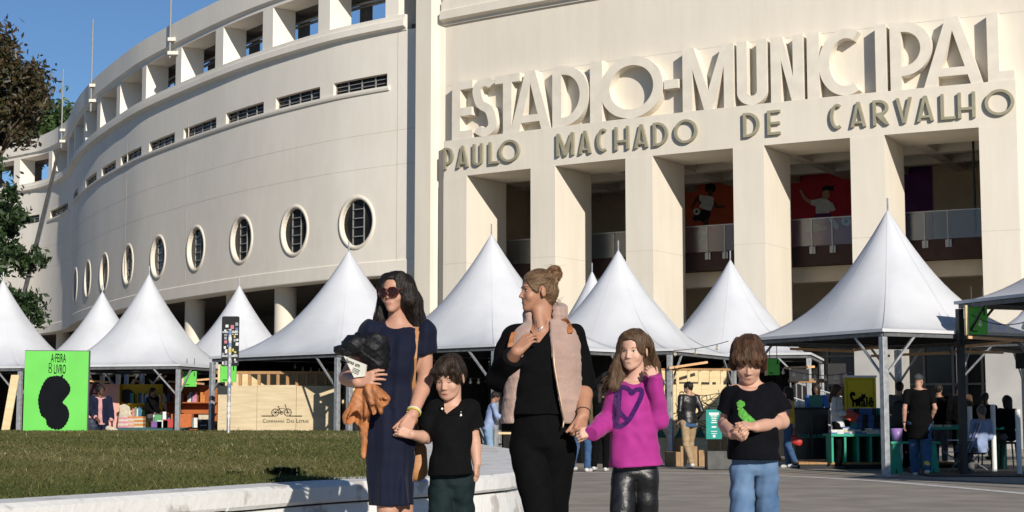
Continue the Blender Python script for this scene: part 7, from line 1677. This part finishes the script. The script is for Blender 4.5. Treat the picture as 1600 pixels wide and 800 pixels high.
# ---- yellow banner with a cat
Yq = 34.6; xc, zc, w_, h_ = px_face(Yq, 1319, 589, 1370, 666); yb_ = thing('yellow_banner', 'yellow banner with a black cat and lettering, behind the green table', 'banner', (xc, Yq, 0))
b = MB(); b.box((0, 0, zc), (w_, .02, h_)); b.build('cloth', mat('yellow_cloth', (.62, .47, .015), .7, .05, 3), yb_)
b = MB(); b.box((0, .0, zc+h_/2+.012), (w_+.04, .04, .04)); b.build('top_bar', M_whp, yb_)
b = MB(); mg = .05
for x0_, x1_, z0_, z1_ in ((-w_/2+mg, w_/2-mg, zc+h_/2-mg-.012, zc+h_/2-mg), (-w_/2+mg, -w_/2+mg+.012, zc-h_/2+.1, zc+h_/2-mg-.014), (w_/2-mg-.012, w_/2-mg, zc-h_/2+.1, zc+h_/2-mg-.014)): b.bb(x0_, x1_, -.016, -.0105, z0_, z1_)
b.build('border', mat('ochre', (.30, .20, .01), .7, .05, 3), yb_)
px2 = lambda x, y: ((x-1344.5)*w_/51, zc-(y-627.5)*h_/77)
cat = [(1328, 622), (1327, 616), (1330, 612), (1335, 613), (1337, 617), (1334, 619), (1332, 617), (1331, 620), (1334, 625), (1341, 622), (1346, 619), (1347, 614), (1349, 617), (1352, 615), (1353, 620), (1350, 624), (1346, 627), (1342, 629), (1341, 634), (1338, 634), (1338, 629), (1332, 629)]
co, f_ = outline_mesh([[px2(x, y) for x, y in cat]], .003); b = MB(); b.add([(c[0], -.0145+c[2], c[1]) for c in co], f_); b.build('cat_emblem', M_print, yb_)
put_text('lettering', 'malê', M_print, yb_, .29, plane_M((px2(1348, 0)[0], -.0145, px2(0, 635)[1])), .003, .85, 'CENTER', .008)
b = MB()
for s in (-.45, .45): b.tube([(w_*s, .03, 0), (w_*s, .03, zc+h_/2)], .015, 6)
b.build('stand', M_galv, yb_)
# ---- green tables with books
M_gt = mat('green_table', (.02, .30, .19), .6, .08, 4)
Yg = 32.1; xa = atY(1299, 690, Yg)[0]; xb = atY(1404, 690, Yg)[0]; gt = thing('green_table', 'long green table with upright dividers covered in books, right of the counter', 'table', (xa, Yg, .14)); zt_ = atY(1350, 678, Yg)[2]-.14
b = MB(); b.bb(0, xb-xa, 0, .9, zt_-.05, zt_); b.build('table_top', M_gt, gt)
for i in range(6): x = .03+(xb-xa-.06)*i/5; b = MB(); b.bb(x-.02, x+.02, .04, .6, 0, zt_-.052); b.build('divider', M_gt, gt)
b = MB(); b.bb(.0, xb-xa, .62, .64, 0, zt_-.053); b.build('back_board', M_drk, gt)
rs = random.Random(21)
for i in range(11):
    x = xa+.08+(xb-xa-.16)*i/10
    for j in range(rs.randint(2, 5)): book(x+rs.uniform(-.01, .01), Yg+.16, .14+zt_+.001+j*.028, .13, .19, .026, rs.choice([BOOKC[0], BOOKC[0], BOOKC[6], BOOKC[2]]), f'@ book, # up in the {ORD[i]} stack on the green table', 'book stacks at the front of the green table', rs.uniform(-.08, .08))
for r in range(3):
    for i in range(7):
        x = xa+.55+(xb-xa-.65)*i/6; book(x, Yg+.42+.13*r, .14+zt_+.001+.14*r, .16, .04, .24, rs.choice([BOOKC[7], BOOKC[2], BOOKC[5], BOOKC[7], BOOKC[3]]), f'@ book, # from the left in the {ORD[r]} tier of the green table display', 'tiered display on the green table', rs.uniform(-.1, .1), .2)
b = MB(); 
for r in range(3): b.bb(.4, xb-xa, .36+.13*r, .50+.13*r, zt_+.0005, zt_+.139*r if r else zt_+.0006)
b.build('display_steps', M_drk, gt)
Yb2 = 29.6; p0 = atY(1393, 727, Yb2); p1 = atY(1428, 727, Yb2); bn_ = thing('green_bench', 'low green bench in front of the man in the cap, under the purple bucket', 'bench', (p0[0], Yb2, 0)); wz = atY(1400, 690, Yb2)[2]; W_ = p1[0]-p0[0]+.5
b = MB(); b.bb(0, W_, 0, .34, wz-.04, wz); b.build('seat', M_gt, bn_)
for x in (.10, W_-.14):
    b = MB(); b.prism([(x-.10, 0), (x-.02, 0), (x, .12), (x+.02, 0), (x+.12, 0), (x+.06, wz-.041), (x-.06, wz-.041)], .03, .31); b.build('leg', M_gt, bn_)
q = MB(); q.lathe([(0, 0), (.085, 0), (.11, .24), (.098, .24), (.078, .02), (0, .02)], 18); ob = q.build('purple_bucket', mat('lilac_plastic', (.27, .17, .42), .4, .05, 9), None, smooth=True); ob.location = (atY(1405, 690, Yb2)[0], Yb2+.17, wz+.001); tag(ob, 'lilac bucket standing on the green bench', 'bucket')
Yg2 = 31.4; xa = atY(1448, 690, Yg2)[0]; g2 = thing('green_table', 'shaded green table of books behind the man in the cap', 'table', (xa, Yg2, .0)); 
b = MB(); b.bb(0, 1.6, 0, .8, .80, .85); b.build('table_top', M_gt, g2)
for x in (.05, .8, 1.55): b = MB(); b.bb(x-.02, x+.02, .04, .7, 0, .799); b.build('divider', M_gt, g2)
for i in range(9): book(xa+.1+.17*i, Yg2+.2, .851, .13, .19, rs.choice([.04, .08, .12]), rs.choice(BOOKC), '@ book, # from the left on the shaded green table', 'books on the shaded green table', rs.uniform(-.2, .2))
# ---- striped beach chair
Yk = 30.2; p = atY(1506, 720, Yk); bc = thing('beach_chair', 'folding beach chair with blue and white stripes under the visitor in soft blue', 'chair', (p[0]+.12, Yk+.05, 0), math.radians(48))
M_st1 = mat('stripe_blue', (.04, .06, .30), .7, .1, 9); M_st2 = mat('stripe_white', (.6, .6, .62), .7, .1, 9)
for i in range(9):
    x = -.28+.0622*i; b = MB(); b.bar((x+.031, -.10, .40), (x+.031, -.34, .92), .060, .012); b.build('back_stripe', M_st1 if i % 2 == 0 else M_st2, bc)
    b = MB(); b.bb(x+.001, x+.061, -.10, .38, .38, .392); b.build('seat_stripe', M_st1 if i % 2 == 0 else M_st2, bc)
for s in (-.30, .30):
    b = MB(); b.tube([(s, -.36, .96), (s, -.08, .36), (s, .30, .0)], .014, 7); b.build('frame_tube', M_rail, bc); b = MB(); b.tube([(s, -.30, .0), (s, .38, .40)], .014, 7); b.build('frame_tube', M_rail, bc)
    b = MB(); b.bb(s-.025, s+.025, -.22, .26, .60, .62); b.build('armrest', M_st2, bc)
# stools for the others seated in the shade
for px_, Yk, bz in ((1540, 32.5, .28), (1574, 31.5, .2), (238, 44.5, .62)):
    x = atY(px_, 655, Yk)[0]; sto = thing('stool', {1540: 'dark stool under the seated visitor with a ponytail', 1574: 'dark stool under the seated visitor at the right edge', 238: 'tall dark stool under the vendor in the yellow bookstall'}[px_], 'stool', (x, Yk, 0)); zt_ = bz+.36
    b = MB(); b.lathe([(0, zt_-.04), (.19, zt_-.04), (.19, zt_), (0, zt_)], 16); b.build('seat', M_drk, sto)
    for k in range(4): a = k*1.571+.78; b = MB(); b.tube([(.15*math.cos(a), .15*math.sin(a), zt_-.04), (.2*math.cos(a), .2*math.sin(a), 0)], .016, 6); b.build('leg', M_blk, sto)
# white marker posts
for px_, y0, y1, Yk, lab in ((1551, 632, 682, 30.2, 'white post standing between the seated visitors'), (1590, 640, 702, 28.8, 'white post nearest the right edge'), (1515, 635, 660, 31.2, 'short white post behind the beach chair')):
    a = atY(px_, y0, Yk); b = MB(); b.tube([(0, 0, 0), (0, 0, a[2])], .045, 10); ob = b.build('white_post', M_whp, None); ob.location = (a[0], Yk, 0); tag(ob, lab, 'post')
# dark rubber mat under the right tent
mt_ = [atz(1300, 752, .02), atz(1500, 741, .02), atz(1660, 756, .02), atz(1660, 722, .02), atz(1420, 715, .02)]
x, z0 = atY(1486, 700, 28.6)[0], 0
b = MB(); b.bb(0, 9, 0, 5, .012, .03); ob = b.build('rubber_mat', mat('rubber', (.03, .03, .032), .8, .2, 4)); ob.location = (x-.6, 27.9, 0); ob.rotation_euler = (0, 0, math.radians(-6)); tag(ob, 'dark rubber mat on the ground under the black framed tent', 'mat')
# ------------------------------------------------------------------ trees at the left edge
def leaves(name, pts, n, size, m, parent, seed, off, droop=0., kind=True):
    r = np.random.default_rng(seed); C = pts[r.integers(0, len(pts), n)]
    sp = np.abs(r.normal(0, 1, n))**.8; dv = r.normal(0, 1, (n, 3)); dv /= np.linalg.norm(dv, axis=1)[:, None]; P = C[:, :3]+dv*(C[:, 3]*sp*.75)[:, None]-off
    a = r.normal(0, 1, (n, 3)); a[:, 2] -= droop; a /= np.linalg.norm(a, axis=1)[:, None]; b_ = np.cross(a, r.normal(0, 1, (n, 3))); b_ /= np.linalg.norm(b_, axis=1)[:, None]
    L = size*(.6+.8*r.random(n))[:, None]; a, b_ = a*L, b_*L*.42; c = np.cross(a, b_); c /= np.linalg.norm(c, axis=1)[:, None]
    V = np.stack([P-a, P+b_+c*L*.12, P+a, P-b_+c*L*.12], 1).reshape(-1, 3); i = np.arange(n)[:, None]*4
    T = np.concatenate([i+[0, 1, 2], i+[0, 2, 3]], 1).reshape(-1, 3); o = link(name, tri_mesh(name, V, T, {'tint': np.repeat(r.random(n), 4)}), m, parent); o['kind'] = 'stuff'; return o
def leaf_mat(name, cs):
    m = bpy.data.materials.new(name); m.use_nodes = True; N = m.node_tree.nodes; L = m.node_tree.links; b = N['Principled BSDF']; b.inputs['Roughness'].default_value = .5; b.inputs['Specular IOR Level'].default_value = .35
    at = N.new('ShaderNodeAttribute'); at.attribute_name = 'tint'; rp = N.new('ShaderNodeValToRGB'); rp.color_ramp.interpolation = 'LINEAR'
    rp.color_ramp.elements[0].color = (*cs[0], 1); rp.color_ramp.elements[1].color = (*cs[-1], 1)
    for i, c in enumerate(cs[1:-1]): e = rp.color_ramp.elements.new((i+1)/(len(cs)-1)); e.color = (*c, 1)
    L.new(at.outputs['Fac'], rp.inputs[0]); L.new(rp.outputs[0], b.inputs['Base Color']); return m
M_bark = mat('bark', (.09, .065, .045), .9, .3, 4, .5, 14, stretch=(4, 4, 1))
def tree(label, poly, Y, dY, root_px, n_cl, rad, n_leaf, size, m, seed, trunk_r, droop=0., extra=None, fork=.5):
    r = np.random.default_rng(seed); P = np.array(poly, float); lo, hi = P.min(0), P.max(0); cl = []
    while len(cl) < n_cl:
        q = lo+(hi-lo)*r.random(2)
        if in_poly(np.array([q[0]]), np.array([q[1]]), poly)[0]: cl.append(q)
    W_ = np.array([atY(q[0], q[1], Y+r.uniform(-dY, dY)) for q in cl])
    base = np.array([atY(root_px, 655, Y)[0], Y, 0.]); t = thing('tree', label, 'tree', base)
    C = np.column_stack([W_, rad*(.55+.7*r.random(n_cl))])
    leaves('crown', C, n_leaf, size, m, t, seed+1, base, droop)
    top = W_.mean(0); top[0] = top[0]*.5+base[0]*.5; tz = np.sort(W_[:, 2])
    fk = base*.0+np.array([base[0]*.75+top[0]*.25, Y, tz[0]*fork+.5*(1-fork)*tz[0]]); b = MB()
    b.tube([base-base, (fk-base)*.5+[.15, 0, 0], fk-base], [trunk_r*1.25, trunk_r, trunk_r*.8], 10); b.build('trunk', M_bark, t, smooth=True)
    mids = W_[r.choice(n_cl, min(8, n_cl), False)]
    for q in mids:
        m1 = fk+(q-fk)*.5+r.normal(0, .4, 3); b = MB(); b.tube([fk-base, m1-base, q-base], [trunk_r*.55, trunk_r*.32, trunk_r*.12], 7)
        for q2 in W_[np.argsort(np.linalg.norm(W_-q, axis=1))[1:6]]: b.tube([m1+(q-m1)*.5-base, (m1*.3+q2*.7)-base+r.normal(0, .15, 3), q2-base], [trunk_r*.16, trunk_r*.1, trunk_r*.04], 5)
        b.build('branch', M_bark, t, smooth=True)
    return t
M_lf1 = leaf_mat('bronze_leaf', [(.018, .015, .007), (.042, .029, .013), (.028, .034, .011), (.085, .052, .024), (.036, .046, .014)])
M_lf2 = leaf_mat('deep_green_leaf', [(.008, .018, .006), (.017, .038, .010), (.027, .052, .015), (.04, .07, .025)])
M_lf3 = leaf_mat('dark_tree_leaf', [(.014, .03, .008), (.03, .06, .014), (.05, .085, .022), (.075, .11, .03)])
tree('tree with bronze brown leaves at the upper left edge, in front of the stadium', [(-150, 20), (-60, 30), (0, 55), (22, 75), (45, 95), (60, 118), (76, 136), (70, 158), (50, 180), (60, 195), (40, 205), (30, 222), (0, 228), (-150, 260)], 62, 3.5, -110, 130, .62, 26000, .13, M_lf1, 3, .38)
tree('dark green tree with drooping branches at the left edge below the bronze one', [(-150, 235), (-40, 238), (0, 246), (30, 285), (14, 310), (38, 345), (20, 368), (48, 385), (76, 411), (40, 424), (22, 438), (0, 445), (-150, 430)], 58, 2.5, -125, 110, .42, 22000, .12, M_lf2, 13, .30, .8)
tree('sparse low green branches of a young tree above the first tent at left', [(-60, 440), (20, 456), (52, 458), (62, 470), (50, 482), (78, 499), (66, 512), (40, 495), (20, 475), (-60, 470)], 56, 1.0, -90, 26, .36, 2300, .12, M_lf2, 23, .10, .5)
tree('far dark green tree showing over the stadium parapet at left', [(20, 190), (62, 172), (84, 160), (98, 164), (112, 176), (112, 200), (80, 225), (20, 240), (-60, 245), (-60, 190)], 150, 4, 40, 60, 2.0, 9000, .36, M_lf3, 33, .6)


for nm, x_, y_, h_, sd_ in (('unseen tall dense tree added outside the left edge, beside the far end of the curved wall', -47, 92, 22, 61), ('unseen tall dense tree added outside the left edge, nearer than the far end of the wall', -40, 74, 19, 62), ('unseen big spreading tree added outside the left edge, in line with the first tents', -33, 55, 16, 63)):  # unseen trees, added to block skylight from the wall's far end
    a = 800+FPX*(x_-5)/y_; c = 800+FPX*(x_+5)/y_; zp = lambda z: 655-(z-1)*FPX/y_
    tree(nm, [(a, zp(h_*.85)), ((a+c)/2, zp(h_*1.05)), (c, zp(h_*.8)), (c+20, zp(h_*.45)), ((a+c)/2, zp(h_*.22)), (a, zp(h_*.3))], y_, 5.5, (a+c)/2, 70, 1.7, 9000, .38, M_lf3, sd_, .4)
